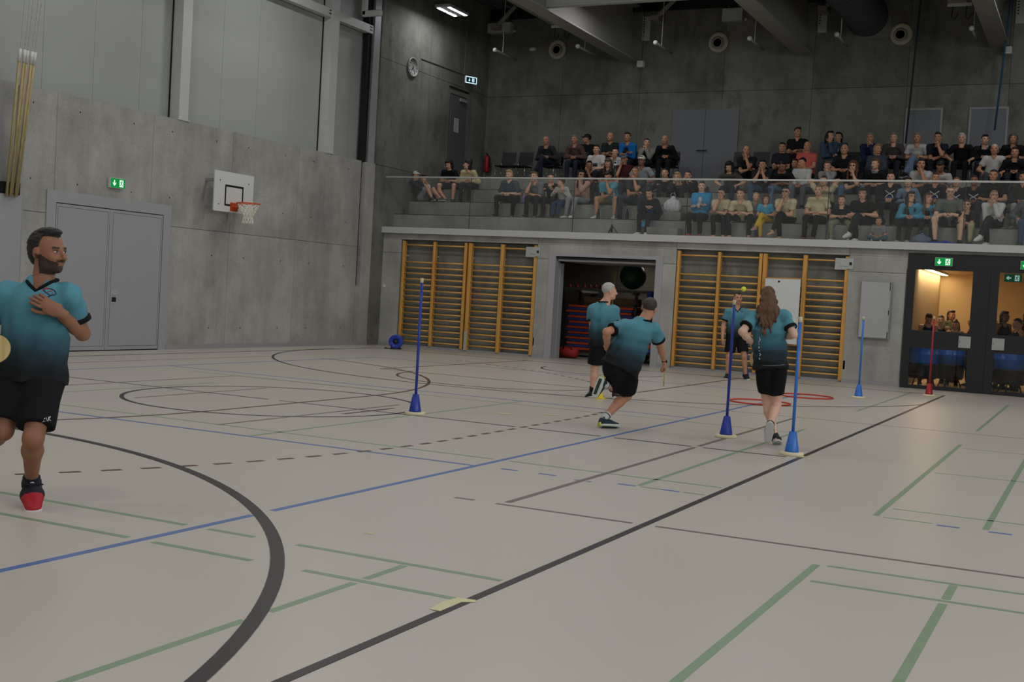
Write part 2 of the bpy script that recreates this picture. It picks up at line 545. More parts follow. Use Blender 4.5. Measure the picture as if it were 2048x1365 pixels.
bx('cladding_back', (XL - 0.4, XL - 0.272, YR, 24.5, 4.40, ZC), CLAD, wall_left)
# concrete gallery flank wall beyond the pilaster
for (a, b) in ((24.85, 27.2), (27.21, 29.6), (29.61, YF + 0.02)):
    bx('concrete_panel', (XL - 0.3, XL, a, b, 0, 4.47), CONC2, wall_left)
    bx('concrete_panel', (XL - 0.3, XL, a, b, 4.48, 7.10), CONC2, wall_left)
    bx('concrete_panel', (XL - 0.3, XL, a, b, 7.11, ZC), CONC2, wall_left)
bx('concrete_panel', (XL - 0.3, XL - 0.02, 24.5, 24.85, 4.48, ZC), CONC2, wall_left)
# tie holes of the shuttering
hole = MB(); hole.lathe([(0.0, 0.0), (0.016, 0.0), (0.016, 0.004), (0.0, 0.004)], 8, axis='x')
hole_me = hole.mesh('tie_hole')
for zz in (0.42, 1.9, 2.95, 4.22):
    for j in range(8, len(joints) - 1):
        for fr in (0.22, 0.78):
            yy = joints[j] + (joints[j + 1] - joints[j]) * fr
            if 14.6 < yy < 17.9 and zz < 2.9: continue
            link('tie_hole', hole_me, DARK, wall_left, (XL - 0.0035, yy, zz))
baseboard_left = bx('baseboard_left', (XL, XL + 0.02, 17.76, 24.85, 0, 0.09), STEEL_G); tag(baseboard_left, kind='structure')
baseboard_left2 = bx('baseboard_left', (XL, XL + 0.02, YR, 14.7, 0, 0.09), STEEL_G); tag(baseboard_left2, kind='structure')

# steel columns standing on the concrete, girts between them
def column(y0, y1, label):
    t = structure('steel_column', (XL, (y0 + y1) / 2, 4.48), label)
    wbox('flange', (XL - 0.02, XL, y0, y1, 4.5, ZC), STEEL_W, t)
    wbox('web', (XL - 0.25, XL - 0.02, (y0 + y1) / 2 - 0.008, (y0 + y1) / 2 + 0.008, 4.5, ZC), STEEL_W, t)
    wbox('flange', (XL - 0.258, XL - 0.238, y0, y1, 4.5, ZC), STEEL_W, t)
    wbox('side_cover', (XL - 0.238, XL - 0.02, y0, y0 + 0.012, 4.5, ZC), STEEL_W, t)
    wbox('shadow_gap', (XL - 0.26, XL - 0.235, y0 - 0.022, y0 - 0.002, 4.5, ZC), DARK, t)
    wbox('base_plate', (XL - 0.27, XL + 0.015, y0 - 0.03, y1 + 0.04, 4.48, 4.5), STEEL_W, t)
for (a, b) in ((12.6, 12.86), (17.86, 18.12), (22.76, 23.04), (7.4, 7.66), (2.2, 2.46)):
    column(a, b, 'pale steel column standing on the left concrete wall')
t = structure('steel_girt', (XL, 21, 7.68), 'pale steel girt with bolted ends between the wall columns')
for (a, b) in ((18.12, 22.76), (23.04, 24.5)):
    wbox('girt', (XL - 0.10, XL - 0.02, a, b, 7.60, 7.78), STEEL_W, t)
    wbox('girt_flange', (XL - 0.18, XL - 0.02, a, b, 7.585, 7.60), STEEL_W, t)
for yy in (22.66, 22.70, 24.42, 24.36):
    for zz in (7.66, 7.73):
        m = MB(); m.lathe([(0.016, 0), (0.016, 0.012), (0, 0.014)], 6, (XL - 0.02, yy, zz), 'x'); wb(m, 'bolt', DARK, t)
t = structure('steel_column', (XL, 24.5, 4.48), 'corner steel post beside the gallery')
wbox('flange', (XL - 0.05, XL, 24.52, 24.78, 4.48, ZC), STEEL_G, t)
wbox('gap', (XL - 0.2, XL - 0.06, 24.34, 24.50, 4.48, ZC), DARK, t)
t = structure('roof_bracket', (-16.0, 23.9, 7.86), 'pale tubular bracket near the roof corner')
wbox('arm', (-16.25, -15.72, 23.84, 23.96, 7.86, 8.0), STEEL_W, t, 0.02)
wbox('hanger', (-16.25, -16.15, 23.84, 23.96, 7.9, ZC), STEEL_W, t)

# ------------------------------------------------------------------ wall under the gallery
wall_back = structure('wall_back', label='concrete wall under the gallery with niches for wall bars')
RB = 25.64
for (a, b) in ((XL, -15.78), (-12.0, -11.69), (-8.88, -8.58), (-4.8, -3.62), (0.12, 3.0), (3.01, 6.2), (6.21, XR)):
    bx('concrete_panel', (a, b, YB, RB + 0.02, 0, 2.33), CONC, wall_back)
    bx('concrete_panel', (a, b, YB, RB + 0.02, 2.338, 2.67), CONC, wall_back)
bx('concrete_panel', (-11.69, -8.88, YB, RB + 0.02, 2.49, 2.67), CONC, wall_back)
for (a, b) in ((XL, -12.004), (-11.996, -8.584), (-8.576, -4.804), (-4.796, 0.12), (0.128, XR)):
    bx('lintel', (a, b, YB, RB + 0.02, 2.674, 2.82), CONC, wall_back)
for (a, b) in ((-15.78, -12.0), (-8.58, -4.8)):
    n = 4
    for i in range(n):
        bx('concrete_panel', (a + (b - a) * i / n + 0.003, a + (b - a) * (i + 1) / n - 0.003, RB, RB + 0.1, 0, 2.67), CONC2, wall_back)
    bx('niche_sill', (a, b, YB + 0.04, RB, 0, 0.05), STEEL_G, wall_back)
for (a, b) in ((XL, -15.78), (-12.0, -11.69), (-8.88, -8.58), (-4.8, -3.62), (0.12, XR)):
    o = bx('baseboard_back', (a, b, YB - 0.02, YB, 0, 0.08), STEEL_G); tag(o, kind='structure')
tag(bx('trim_3', (-4.16, -4.12, YB - 0.005, YB, 0.08, 0.95), STEEL_G), 'grey conduit below the wall cabinet', kind='structure')
o = tag(bx('trim_1', (XL, XR, YB - 0.11, YB + 0.005, 2.82, 2.97), plain('trim_pale', (186, 187, 186), 0.5, 0, 0.02)), 'pale metal fascia along the gallery edge', kind='structure')

# ------------------------------------------------------------------ gallery terraces and gallery walls
gal = structure('floor_gallery', label='concrete seating terraces of the gallery')
bx('walkway', (XL, XR, YB - 0.1, EDGE[0] + 0.1, 2.825, WALK), CONC3, gal)
for i in range(4):
    y1 = EDGE[i + 1] + 0.1 if i < 3 else YF
    bx('step', (XL, XR, EDGE[i], y1, 2.83, TOP[i] - 0.02), CONC3, gal)
    bx('tread_shade', (XL, XR, EDGE[i] + 0.012, y1, TOP[i] - 0.02, TOP[i]), plain('tread_shade_dark', (40, 40, 40), 0.6), gal)  # dark layer stands for the shadow gap under the tread overhang
bx('stair_block', (-9.93, -8.75, 26.0, EDGE[1], TOP[0], 3.545), CONC3, gal)
bx('stair_block', (-9.35, -8.62, 25.47, EDGE[0], WALK, 3.15), CONC3, gal)
bx('stair_block', (-9.93, -8.75, 26.78, EDGE[2], TOP[1], 3.94), CONC3, gal)
bx('stair_block', (-9.93, -8.75, 27.56, EDGE[3], TOP[2], 4.33), CONC3, gal)

wall_gal = structure('wall_gallery', label='dark stained concrete back wall of the gallery')
xs = [XL, -13.95, -11.63, -9.31, -6.98, -4.66, -2.33, 0.0, 2.3, 4.6, 6.9, XR]
for i in range(len(xs) - 1):
    a, b = xs[i] + 0.004, xs[i + 1] - 0.004
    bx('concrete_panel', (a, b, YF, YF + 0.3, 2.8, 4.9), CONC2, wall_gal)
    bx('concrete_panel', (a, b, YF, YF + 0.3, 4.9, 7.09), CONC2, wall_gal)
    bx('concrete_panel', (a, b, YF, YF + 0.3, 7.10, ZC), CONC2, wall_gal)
bx('wall_core', (XL - 0.4, XR, YF + 0.02, YF + 0.31, 2.8, ZC), DARK, wall_gal)
tag(bx('roof_shade_strip', (XL, XR, YF - 0.09, YF, 9.28, ZC), BLACKM), 'dark strip for the shade where gallery wall meets the roof', kind='structure')  # black box painted in for the shadow band along the roof joint

# ------------------------------------------------------------------ far walls of the hall (behind and beside the photographer)
wall_right = structure('wall_right', label='right concrete wall of the hall')
for i in range(9):
    a, b = YR + i * 4.95, YR + i * 4.95 + 4.94
    bx('concrete_panel', (XR, XR + 0.3, a, b, 0, 3.5), CONC, wall_right)
    bx('concrete_panel', (XR, XR + 0.3, a, b, 7.7, ZC), CONC, wall_right)
    if a < -9.5 or a > 15: bx('concrete_panel', (XR, XR + 0.3, a, b, 3.5, 7.7), CONC, wall_right)
window_1 = structure('window_1', (XR, 3.0, 3.5), 'long window band of the right wall')
wbox('pane', (XR + 0.14, XR + 0.16, -9.05, 15.7, 3.5, 7.7), glass_mat('window_glass'), window_1)
for i in range(11):
    yy = -9.05 + 24.75 * i / 10
    wbox('mullion', (XR + 0.05, XR + 0.2, yy - 0.05, yy + 0.05, 3.5, 7.7), STEEL_G, window_1)
wall_rear = structure('wall_rear', label='rear concrete wall of the hall')
for i in range(11):
    a = XL - 0.4 + i * 2.4
    bx('concrete_panel', (a, min(a + 2.39, XR + 0.3), YR - 0.3, YR, 0, ZC), CONC, wall_rear)

# roof: profiled deck, deep steel beams, cross beams
deck = MB(); v, f = [], []
x = XL - 0.5; i = 0
prof = []
while x < XR + 0.5:
    prof += [(x, ZC + 0.12), (x + 0.05, ZC), (x + 0.17, ZC), (x + 0.22, ZC + 0.12)]; x += 0.28
for (px_, pz_) in prof:
    v += [(px_, YR - 0.3, pz_), (px_, YF + 0.3, pz_)]
for i in range(len(prof) - 1):
    f.append((2 * i, 2 * i + 1, 2 * i + 3, 2 * i + 2))
deck.add(v, f)
ceiling = tag(deck.build('ceiling', plain('roof_deck', (92, 94, 92), 0.5, 0.2, 0.05)), 'profiled metal roof deck', kind='structure')
STEEL_B = plain('steel_beam', (152, 150, 142), 0.55, 0, 0.04)
for k, xx in enumerate(BEAM_X):
    t = structure('roof_beam', (xx, 10, 7.95), 'deep grey steel roof beam running to the gallery wall')
    wbox('bottom_flange', (xx - 0.21, xx + 0.21, YR, YF, 7.95, 7.985), STEEL_B, t)
    wbox('web', (xx - 0.012, xx + 0.012, YR, YF, 7.985, 9.4), STEEL_B, t)
    wbox('top_flange', (xx - 0.21, xx + 0.21, YR, YF, 9.4, 9.44), STEEL_B, t)
    wbox('end_plate', (xx + 0.30, xx + 0.52, YF - 0.03, YF, 8.5, 9.15), STEEL_W, t)
    for q in range(6):
        wbox('plate_hole', (xx + 0.325, xx + 0.365, YF - 0.034, YF - 0.03, 8.72 + q * 0.07, 8.75 + q * 0.07), DARK, t)
for yy in (-9.0, -0.5, 8.0, 16.5, 25.0):
    for a, b in zip((XL - 0.2,) + BEAM_X, BEAM_X + (XR,)):
        if yy == 25.0 and a < -15: continue
        t = structure('cross_beam', ((a + b) / 2, yy, 8.1), 'pale cross beam between the roof beams')
        wbox('flange', (a + 0.02, b - 0.02, yy - 0.09, yy + 0.09, 8.10, 8.12), STEEL_W, t)
        wbox('web', (a + 0.02, b - 0.02, yy - 0.06, yy + 0.06, 8.12, 8.44), STEEL_W, t)
        wbox('flange', (a + 0.02, b - 0.02, yy - 0.09, yy + 0.09, 8.44, 8.46), STEEL_W, t)
for xx, zz in ((-15.7, 9.2), (-10.9, 9.3), (-6.5, 9.3)):
    t = structure('knee_brace', (xx, YF, 9.0), 'grey knee brace under the roof at the gallery wall')
    m = MB(); m.tube([(xx - 0.25, YF - 0.4, 9.0), (xx + 0.35, YF - 0.4, 9.55)], 0.06, 6, smooth=False); wb(m, 'brace', STEEL_B, t)
    wbox('shoe_plate', (xx - 0.36, xx - 0.14, YF - 0.5, YF, 8.94, 9.06), STEEL_B, t)
for xx in (-13.30, -3.40):
    t = thing('equipment_rail', 'grey hanging rail box with hooks %s under the roof' % ('left of the first roof beam' if xx < -10 else 'left of the rightmost roof beam'), 'rail', (xx, 27.0, 8.6))
    wbox('channel', (xx - 0.2, xx + 0.2, 20.0, 28.65, 8.6, 8.95), STEEL_B, t)
    wbox('brush_strip', (xx - 0.22, xx + 0.3, 28.65, 28.68, 8.53, 8.6), WHITE, t)
    for q in (0, 0.3):
        m = MB(); m.tube([(xx - 0.1 + q, 28.66, 8.53), (xx - 0.12 + q, 28.66, 8.3), (xx - 0.06 + q, 28.66, 8.22), (xx + 0.02 + q, 28.66, 8.36)], 0.012, 5); wb(m, 'hook', BLACKM, t)
    wbox('hanger', (xx - 0.02, xx + 0.02, 24.0, 24.04, 8.95, ZC + 0.05), STEEL_B, t)

# ------------------------------------------------------------------ doors of the hall
def quad_frame(t, x, ya, yb, z0, z1, w, d, mat):
    wbox('frame', (x, x + d, ya, ya + w, z0, z1), mat, t); wbox('frame', (x, x + d, yb - w, yb, z0, z1), mat, t)
    wbox('frame', (x, x + d, ya + w, yb - w, z1 - w, z1), mat, t)
d1 = structure('door_1', (XL, 16.2, 0), 'grey double equipment door in the left wall')
quad_frame(d1, XL, 14.71, 17.74, 0, 2.80, 0.20, 0.03, DOOR_G)
wbox('gap', (XL, XL + 0.008, 14.9, 17.55, 0.0, 2.61), DARK, d1)
for (a, b) in ((14.925, 16.165), (16.215, 17.53)):
    lf = wbox('door_leaf', (XL + 0.008, XL + 0.022, a + 0.004, b - 0.004, 0.02, 2.585), DOOR_G, d1)
    for (p, q) in ((a + 0.035, a + 0.041), (b - 0.041, b - 0.035)):
        wbox('groove', (XL + 0.022, XL + 0.0225, p, q, 0.09, 2.53), DARK, lf)
    for zz in (0.085, 2.53):
        wbox('groove', (XL + 0.022, XL + 0.0225, a + 0.035, b - 0.035, zz, zz + 0.006), DARK, lf)
wbox('meeting_strip', (XL + 0.008, XL + 0.026, 16.168, 16.212, 0.02, 2.585), DOOR_G, d1)
hp = wbox('handle_plate', (XL + 0.022, XL + 0.027, 16.27, 16.42, 0.88, 1.12), GALV, d1)
wbox('handle_cup', (XL + 0.027, XL + 0.0275, 16.29, 16.40, 0.90, 0.99), DARK, hp)
wbox('lever', (XL + 0.027, XL + 0.04, 16.29, 16.40, 1.03, 1.06), GALV, hp)
# climbing-pole cupboard beside it
cb = thing('pole_cradle', 'grey sheet-metal cover below the climbing poles on left wall', 'cupboard', (XL, 13.9, 0))
wbox('cover', (XL, XL + 0.12, 13.1, 14.14, 0.0, 2.63), DOOR_G, cb, 0.004)
wbox('edge', (XL + 0.12, XL + 0.123, 14.11, 14.13, 0.0, 2.63), STEEL_G, cb)
wbox('bracket', (XL, XL + 0.12, 13.72, 14.06, 2.63, 2.83), BLACKM, cb)
for yy in (13.62, 14.05):
    wbox('guide', (XL, XL + 0.05, yy, yy + 0.12, 2.83, 4.45), STEEL_G, cb)
POLE_T = wood('climbing_pole_tan', (150, 135, 92), (176, 160, 112), 'Z', 0.5)
cpz = thing('climbing_poles', 'bundle of tan climbing poles hanging on chains at the left wall', 'climbing poles', (-16.12, 13.85, 2.63))
for i in range(5):
    a = Vector((-16.14 + 0.03 * (i % 2), 13.76 + i * 0.050, 2.60)); b = Vector((-15.72 + 0.02 * (i % 2), 13.54 + i * 0.072, 4.72))
    m = MB(); m.tube([a, b], 0.024, 8); pl = wb(m, 'pole', POLE_T, cpz)
    c = b + (b - a).normalized() * 0.20
    m = MB(); m.tube([b, c], 0.027, 8); wb(m, 'sleeve', WHITE, cpz)
    m = MB(); e = c + Vector((0.17, 0.02 * i - 0.02, 1.9))
    nl = 34
    for k in range(nl):
        p = c.lerp(e, k / nl); q = c.lerp(e, (k + 0.86) / nl); w_ = Vector((0.012, 0, 0)) if k % 2 else Vector((0, 0.012, 0))
        m.tube([p, p.lerp(q, 0.5) + w_, q], 0.0058, 4, False); m.tube([p, p.lerp(q, 0.5) - w_, q], 0.0058, 4, False)
    wb(m, 'chain', GALV, cpz)
# storage room doorway with the tilted-up gate
FRAME = plain('frame_grey', (160, 160, 163), 0.5, 0, 0.02)
d2 = structure('door_2', (-10.28, YB, 0), 'grey steel frame of the open equipment room')
wbox('frame', (-11.69, -11.52, YB - 0.012, RB + 0.02, 0, 2.49), FRAME, d2); wbox('frame', (-9.05, -8.88, YB - 0.012, RB + 0.02, 0, 2.49), FRAME, d2)
wbox('frame', (-11.52, -9.05, YB - 0.012, RB + 0.02, 2.41, 2.49), FRAME, d2)
wbox('seal', (-11.53, -9.04, YB + 0.02, YB + 0.06, 2.355, 2.385), BLACKM, d2)
wbox('gate_leaf', (-11.50, -9.07, YB + 0.08, 27.7, 2.30, 2.345), FRAME, d2)
wbox('seal', (-11.53, -9.04, YB + 0.02, YB + 0.06, 2.40, 2.41), BLACKM, d2)
# equipment room shell
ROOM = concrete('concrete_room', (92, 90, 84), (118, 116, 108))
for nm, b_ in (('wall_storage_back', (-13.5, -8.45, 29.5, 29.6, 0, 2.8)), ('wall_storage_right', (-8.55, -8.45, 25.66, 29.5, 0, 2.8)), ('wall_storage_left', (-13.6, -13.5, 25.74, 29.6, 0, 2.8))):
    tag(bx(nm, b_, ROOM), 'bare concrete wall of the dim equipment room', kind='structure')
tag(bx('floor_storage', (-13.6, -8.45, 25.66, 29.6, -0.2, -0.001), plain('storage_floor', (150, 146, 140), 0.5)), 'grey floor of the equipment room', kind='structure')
area_light('storage_fill', (-10.6, 28.6, 2.56), 1.2, 0.3, 7.0, (1.0, 0.9, 0.78))  # added fill light, kept out of view, to brighten the equipment room
st = thing('storage_fill_box', 'added unseen fill light under the equipment room ceiling', 'lamp', (-10.6, 28.6, 2.57)); bx('housing', (-0.62, 0.62, -0.16, 0.16, 0.004, 0.25), WHITE, st); bx('diffuser', (-0.6, 0.6, -0.15, 0.15, 0.0, 0.004), emitter('storage_fill_glow', (255, 240, 214), 0.8), st)
wbox('side_pier', (-11.62, -11.50, 25.66, 25.86, 0, 2.25), FRAME, d2)
# black glazed doors to the foyer
d3 = structure('door_3', (-1.8, YB, 0), 'black glazed double doors to the foyer')
BD = plain('door_black', (34, 35, 37), 0.45, 0, 0.04)
y0, y1 = YB - 0.02, YB + 0.06
for (a, b) in ((-3.62, -3.47), (-2.36, -1.87), (-0.75, -0.3), (-0.31, 0.12)):
    wbox('stile', (a, b, y0, y1, 0, 2.74), BD, d3)
wbox('head_rail', (-3.62, 0.12, y0 - 0.004, y1, 2.43, 2.76), BD, d3)
for (a, b) in ((-3.47, -2.36), (-1.87, -0.75)):
    wbox('mid_rail', (a, b, y0 + 0.004, y1, 0.83, 1.19), BD, d3); wbox('bottom_rail', (a, b, y0 + 0.004, y1, 0.0, 0.07), BD, d3)
    wbox('pane', (a, b, YB + 0.018, YB + 0.026, 1.19, 2.43), glass_mat('door_glass', (0.96, 0.97, 0.96), 0.8), d3)
    wbox('pane', (a, b, YB + 0.018, YB + 0.026, 0.07, 0.83), glass_mat('door_glass', (0.96, 0.97, 0.96), 0.8), d3)
    wbox('leaf_gap', ((a - 0.165), (a - 0.155), y0 - 0.002, y0, 0.0, 2.43), DARK, d3)
SQ = plain('lock_plate', (176, 178, 174), 0.35, 0.3, 0.1)
for (a, b) in ((-2.545, -2.315), (-1.92, -1.69)):
    pl = wbox('lock_plate', (a, b, y0 - 0.012, y0 + 0.004, 0.89, 1.125), SQ, d3, 0.004)
    wbox('key_slot', (a + 0.02, a + 0.03, y0 - 0.0135, y0 - 0.012, 1.0, 1.03), BLACK, pl)
# foyer shell
OCHRE = plain('ochre_plaster', (204, 176, 134), 0.8, 0, 0.05, 2.0)
for nm, b_ in (('wall_foyer_left', (-3.75, -3.64, 25.66, 31.3, 0, 2.8)), ('wall_foyer_back', (-3.75, 4.1, 31.2, 31.3, 0, 2.8)), ('wall_foyer_right', (4.0, 4.1, 25.66, 31.3, 0, 2.8))):
    tag(bx(nm, b_, OCHRE), 'ochre plastered wall of the foyer', kind='structure')
tag(bx('floor_foyer', (-3.75, 4.1, 25.66, 31.3, -0.2, -0.001), plain('foyer_floor', (196, 174, 140), 0.45)), 'pale floor of the foyer', kind='structure')
tag(bx('ceiling_foyer', (-3.75, 4.1, 25.66, 31.3, 2.57, 2.8), plain('foyer_ceiling', (200, 178, 140), 0.7)), 'foyer ceiling', kind='structure')
fl = thing('foyer_light', 'warm light line on the foyer ceiling along the left wall', 'lamp', (-3.52, 29.1, 2.52))
wbox('housing', (-3.60, -3.45, 27.2, 31.0, 2.525, 2.568), WHITE, fl); wbox('diffuser', (-3.59, -3.46, 27.21, 30.99, 2.515, 2.525), emitter('warm_led', (255, 226, 176), 14.0), fl)
area_light('foyer_lamp', (-3.52, 29.1, 2.51), 0.13, 3.7, FOYER_POWER, (1.0, 0.80, 0.54))
area_light('foyer_lamp', (0.6, 28.6, 2.55), 1.2, 1.2, FOYER_POWER * 0.9, (1.0, 0.78, 0.50))
# gallery doors
GD = plain('gallery_door', (112, 115, 120), 0.5, 0, 0.03); GDF = plain('gallery_frame', (150, 152, 154), 0.5, 0, 0.03); GD2 = plain('gallery_flank_door', (92, 94, 94), 0.5, 0, 0.03)
d4 = structure('door_4', (XL, 28.8, TOP[3]), 'grey door in the gallery flank wall')
wbox('door_leaf', (XL, XL + 0.02, 28.39, 29.25, TOP[3], 6.82), GD2, d4)
wbox('gap', (XL, XL + 0.004, 28.37, 29.28, TOP[3], 6.85), DARK, d4)
wbox('closer', (XL + 0.02, XL + 0.07, 28.85, 29.2, 6.70, 6.78), STEEL_G, d4)
wbox('lintel_reveal', (XL, XL + 0.012, 28.3, 29.4, 6.98, 7.04), DARK, d4)
wbox('door_stop', (XL, XL + 0.01, 29.24, 29.265, TOP[3], 6.83), DARK, d4)
d5 = structure('door_5', (-9.73, YF, TOP[3]), 'wide grey double door in the gallery back wall')
for (a, b) in ((-10.64, -9.735), (-9.725, -8.82)):
    wbox('door_leaf', (a, b, YF - 0.03, YF, TOP[3], 6.63), GD, d5)
m = MB(); m.tube([(-9.9, YF - 0.09, 5.53), (-9.62, YF - 0.09, 5.53)], 0.015, 6); wb(m, 'handle', BLACKM, d5)
for k, (a, b) in enumerate(((-4.65, -3.78), (-3.18, -2.3), (0.4, 1.3))):
    d = structure('door_%d' % (6 + k), ((a + b) / 2, YF, TOP[3]), 'narrow grey door with a pale frame in the gallery back wall')
    wbox('door_leaf', (a + 0.04, b - 0.04, YF - 0.03, YF, TOP[3], 6.50), GD, d)
    wbox('frame', (a, a + 0.05, YF - 0.045, YF, TOP[3], 6.55), GDF, d); wbox('frame', (b - 0.05, b, YF - 0.045, YF, TOP[3], 6.55), GDF, d)
    wbox('frame', (a + 0.05, b - 0.05, YF - 0.045, YF, 6.50, 6.55), GDF, d)
    wbox('handle', (b - 0.22, b - 0.10, YF - 0.08, YF - 0.03, 5.53, 5.56) if k == 1 else (a + 0.10, a + 0.22, YF - 0.08, YF - 0.03, 5.53, 5.56), BLACKM, d)

# ------------------------------------------------------------------ glass balustrade
gb = thing('glass_balustrade', 'clear glass balustrade with a thin steel top rail along the gallery', 'balustrade', (-4, 25.32, 2.97))
gx = [XL + 0.02, -13.84, -11.115, -8.38, -5.30, -2.6, 0.1, 2.8, 5.5, XR]
for i in range(len(gx) - 1):
    wbox('glass_panel', (gx[i] + 0.008, gx[i + 1] - 0.008, 25.315, 25.331, 2.975, 4.195), glass_mat('balustrade_glass', (0.985, 0.99, 0.985), 1.0, 0.022), gb)  # diffuse haze in the panes imitates the floor's reflected light
    if i:
        wbox('joint_seal', (gx[i] - 0.007, gx[i] + 0.007, 25.316, 25.330, 2.975, 4.195), plain('seal_grey', (60, 62, 62), 0.5), gb)
wbox('handrail', (XL + 0.02, XR, 25.303, 25.343, 4.195, 4.232), plain('rail_steel', (190, 190, 186), 0.35, 0.4, 0.03), gb)

# ------------------------------------------------------------------ lamps of the hall
LED = emitter('led_white', (238, 236, 255), 9.0)
def make_lamp(loc, label, group=None, light=True):
    t = thing('ceiling_light', label, 'lamp', loc, 0, group)
    bx('housing', (-0.22, 0.22, -0.52, 0.52, 0.0, 0.075), STEEL_W, t, 0.012)
    for sx in (-1, 1):
        for sy in (-1, 1):
            cx, cy = 0.155 * sx, 0.24 * sy
            bx('led_panel', (cx - 0.04, cx + 0.04, cy - 0.20, cy + 0.20, -0.012, 0.0), LED, t)
    for sy in (-0.4, 0.4):
        m = MB(); m.tube([(0, sy, 0.07), (0, sy, ZC - loc[2] + 0.05)], 0.006, 4, False); m.build('suspension_wire', STEEL_G, t)
    return t
lamps = [((-15.42, 26.7, 8.6), 'lit LED ceiling light hanging above the left gallery steps')]
lamps += [((-10.6, 26.5, 8.62), 'lit LED ceiling light above the first cross beam, cut by the picture top')]
for t_, lab in lamps:
    make_lamp(t_, lab)
    area_light('gallery_lamp', (t_[0], t_[1], t_[2] - 0.03), 0.44, 1.04, LAMP_POWER * 0.6, (0.97, 0.96, 1.0))
for xx in (-5.9, -1.3):
    make_lamp((xx, 26.4, 8.9), 'LED ceiling light hidden behind the %s roof beam above the gallery' % ('second' if xx < -3 else 'rightmost'), 'ceiling lights above the gallery')
    area_light('gallery_lamp', (xx, 26.4, 8.87), 0.44, 1.04, LAMP_POWER * 0.6, (0.97, 0.96, 1.0))
k = 0
for xx in (-14.0, -9.6, -4.9, -0.3, 4.4):
    for yy in (-10.0, -4.0, 2.0, 8.0, 14.0, 20.0):
        make_lamp((xx, yy, 8.6), 'LED ceiling light hanging over the court', 'ceiling lights over the court')
        area_light('court_lamp', (xx, yy, 8.57), 0.44, 1.04, LAMP_POWER * (1.45 if yy > 18 else 1.0), (1.0, 0.97, 0.93))

# slim tube pendants along the gallery wall (switched off)
names = ['leftmost slim tube pendant near the gallery corner', 'second slim tube pendant left of the first roof beam', 'slim tube pendant right of the first roof beam',
         'slim tube pendant left of the second roof beam', 'slim tube pendant left of the spiral duct', 'slim tube pendant left of the rightmost roof beam']
TUBE = plain('tube_grey', (150, 152, 150), 0.4, 0, 0.04)
for k, xx in enumerate((-14.81, -12.43, -10.34, -7.97, -5.92, -3.0)):
    t = thing('tube_pendant', names[k], 'lamp', (xx, 28.0, 7.87), 0, 'slim tube pendants')
    m = MB(); m.tube([(0, 0.02, 0), (0, 1.25, 0)], 0.03, 10); m.build('tube', TUBE, t)
    m = MB(); m.ball((0, 0, 0), 0.06, 12, 8); m.build('end_cap', WHITE, t)
    for yy in (0.45, ):
        m = MB(); m.tube([(0, yy, 0.03), (0, yy, 0.47 if k == 4 else ZC - 7.87 + 0.05)], 0.008, 4, False); m.build('suspension_wire', WHITE, t)

# round air nozzles, ducts and boxes of the gallery back wall
VENT = plain('vent_cream', (176, 172, 152), 0.5, 0, 0.04)
for xx, lab in ((-14.14, 'left of the first roof beam'), (-9.5, 'between the first two roof beams'), (-4.88, 'right of the spiral duct')):
    t = thing('air_nozzle', 'round cream air nozzle on a square plate ' + lab, 'vent', (xx, YF, 8.37), 0, 'round air nozzles')
    bx('plate', (-0.27, 0.27, -0.015, 0, -0.29, 0.27), plain('vent_plate', (112, 111, 104), 0.6), t)
    m = MB(); m.lathe([(0.275, -0.015), (0.275, -0.05), (0.24, -0.075), (0.20, -0.075), (0.155, -0.03)], 28, axis='y'); m.build('ring', VENT, t)
    m = MB(); m.lathe([(0.165, -0.02), (0.165, -0.055), (0.11, -0.085), (0.105, -0.04)], 24, (-0.02, 0, -0.01), axis='y'); m.build('inner_ring', plain('vent_inner', (140, 136, 118), 0.5), t)
    m = MB(); m.lathe([(0.0, -0.052), (0.11, -0.052)], 24, (-0.02, 0, -0.01), axis='y'); m.build('opening', DARK, t)
t = thing('spiral_duct', 'dark grey spiral ventilation duct entering the gallery wall', 'duct', (-5.72, YF, 8.85))
prof = []
for i in range(60):
    yy = -12.0 + i * 0.2
    prof += [(0.50, yy), (0.515, yy + 0.02), (0.50, yy + 0.04)]
prof.append((0.50, -0.02))
m = MB(); m.lathe(prof, 32, axis='y'); m.build('pipe', plain('duct_grey', (84, 88, 92), 0.4, 0.3, 0.05), t)
bx('wall_plate', (-0.26, 0.58, -0.02, 0, -0.54, 0.54), plain('duct_plate', (120, 120, 114), 0.5), t)
for yy in (-9.0, -4.0):
    m = MB(); m.tube([(0, yy, 0.48), (0, yy, 0.8)], 0.012, 5, False); m.build('strap', GALV, t)
CAB = plain('cable_white', (170, 170, 164), 0.5)
t = thing('wall_box', 'white wall box with cables and an orange part in the gallery corner', 'electrical box', (-15.94, YF, 8.88))
bx('case', (-0.36, 0.37, -0.22, 0, 0.0, 0.29), STEEL_W, t, 0.008)
for q in (-0.04, 0.06, 0.10, 0.17, 0.22):
    m = MB(); m.tube([(q, -0.1, 0.28), (q + 0.02, -0.12, 0.40), (q + 0.07, -0.08, 0.36 + q), (q + 0.08, -0.02, 0.5)], 0.008, 5); m.build('cable', CAB, t)
bx('relay', (-0.02, 0.10, -0.12, -0.02, 0.29, 0.40), plain('relay_orange', (170, 74, 30), 0.5), t)
bx('switch', (0.37, 0.46, -0.05, 0, 0.04, 0.09), WHITE, t)
t = thing('wall_box', 'white wall box with two curved cables left of the second roof beam', 'electrical box', (-9.13, YF, 8.88))
bx('case', (-0.27, 0.27, -0.2, 0, 0.0, 0.33), STEEL_W, t, 0.008)
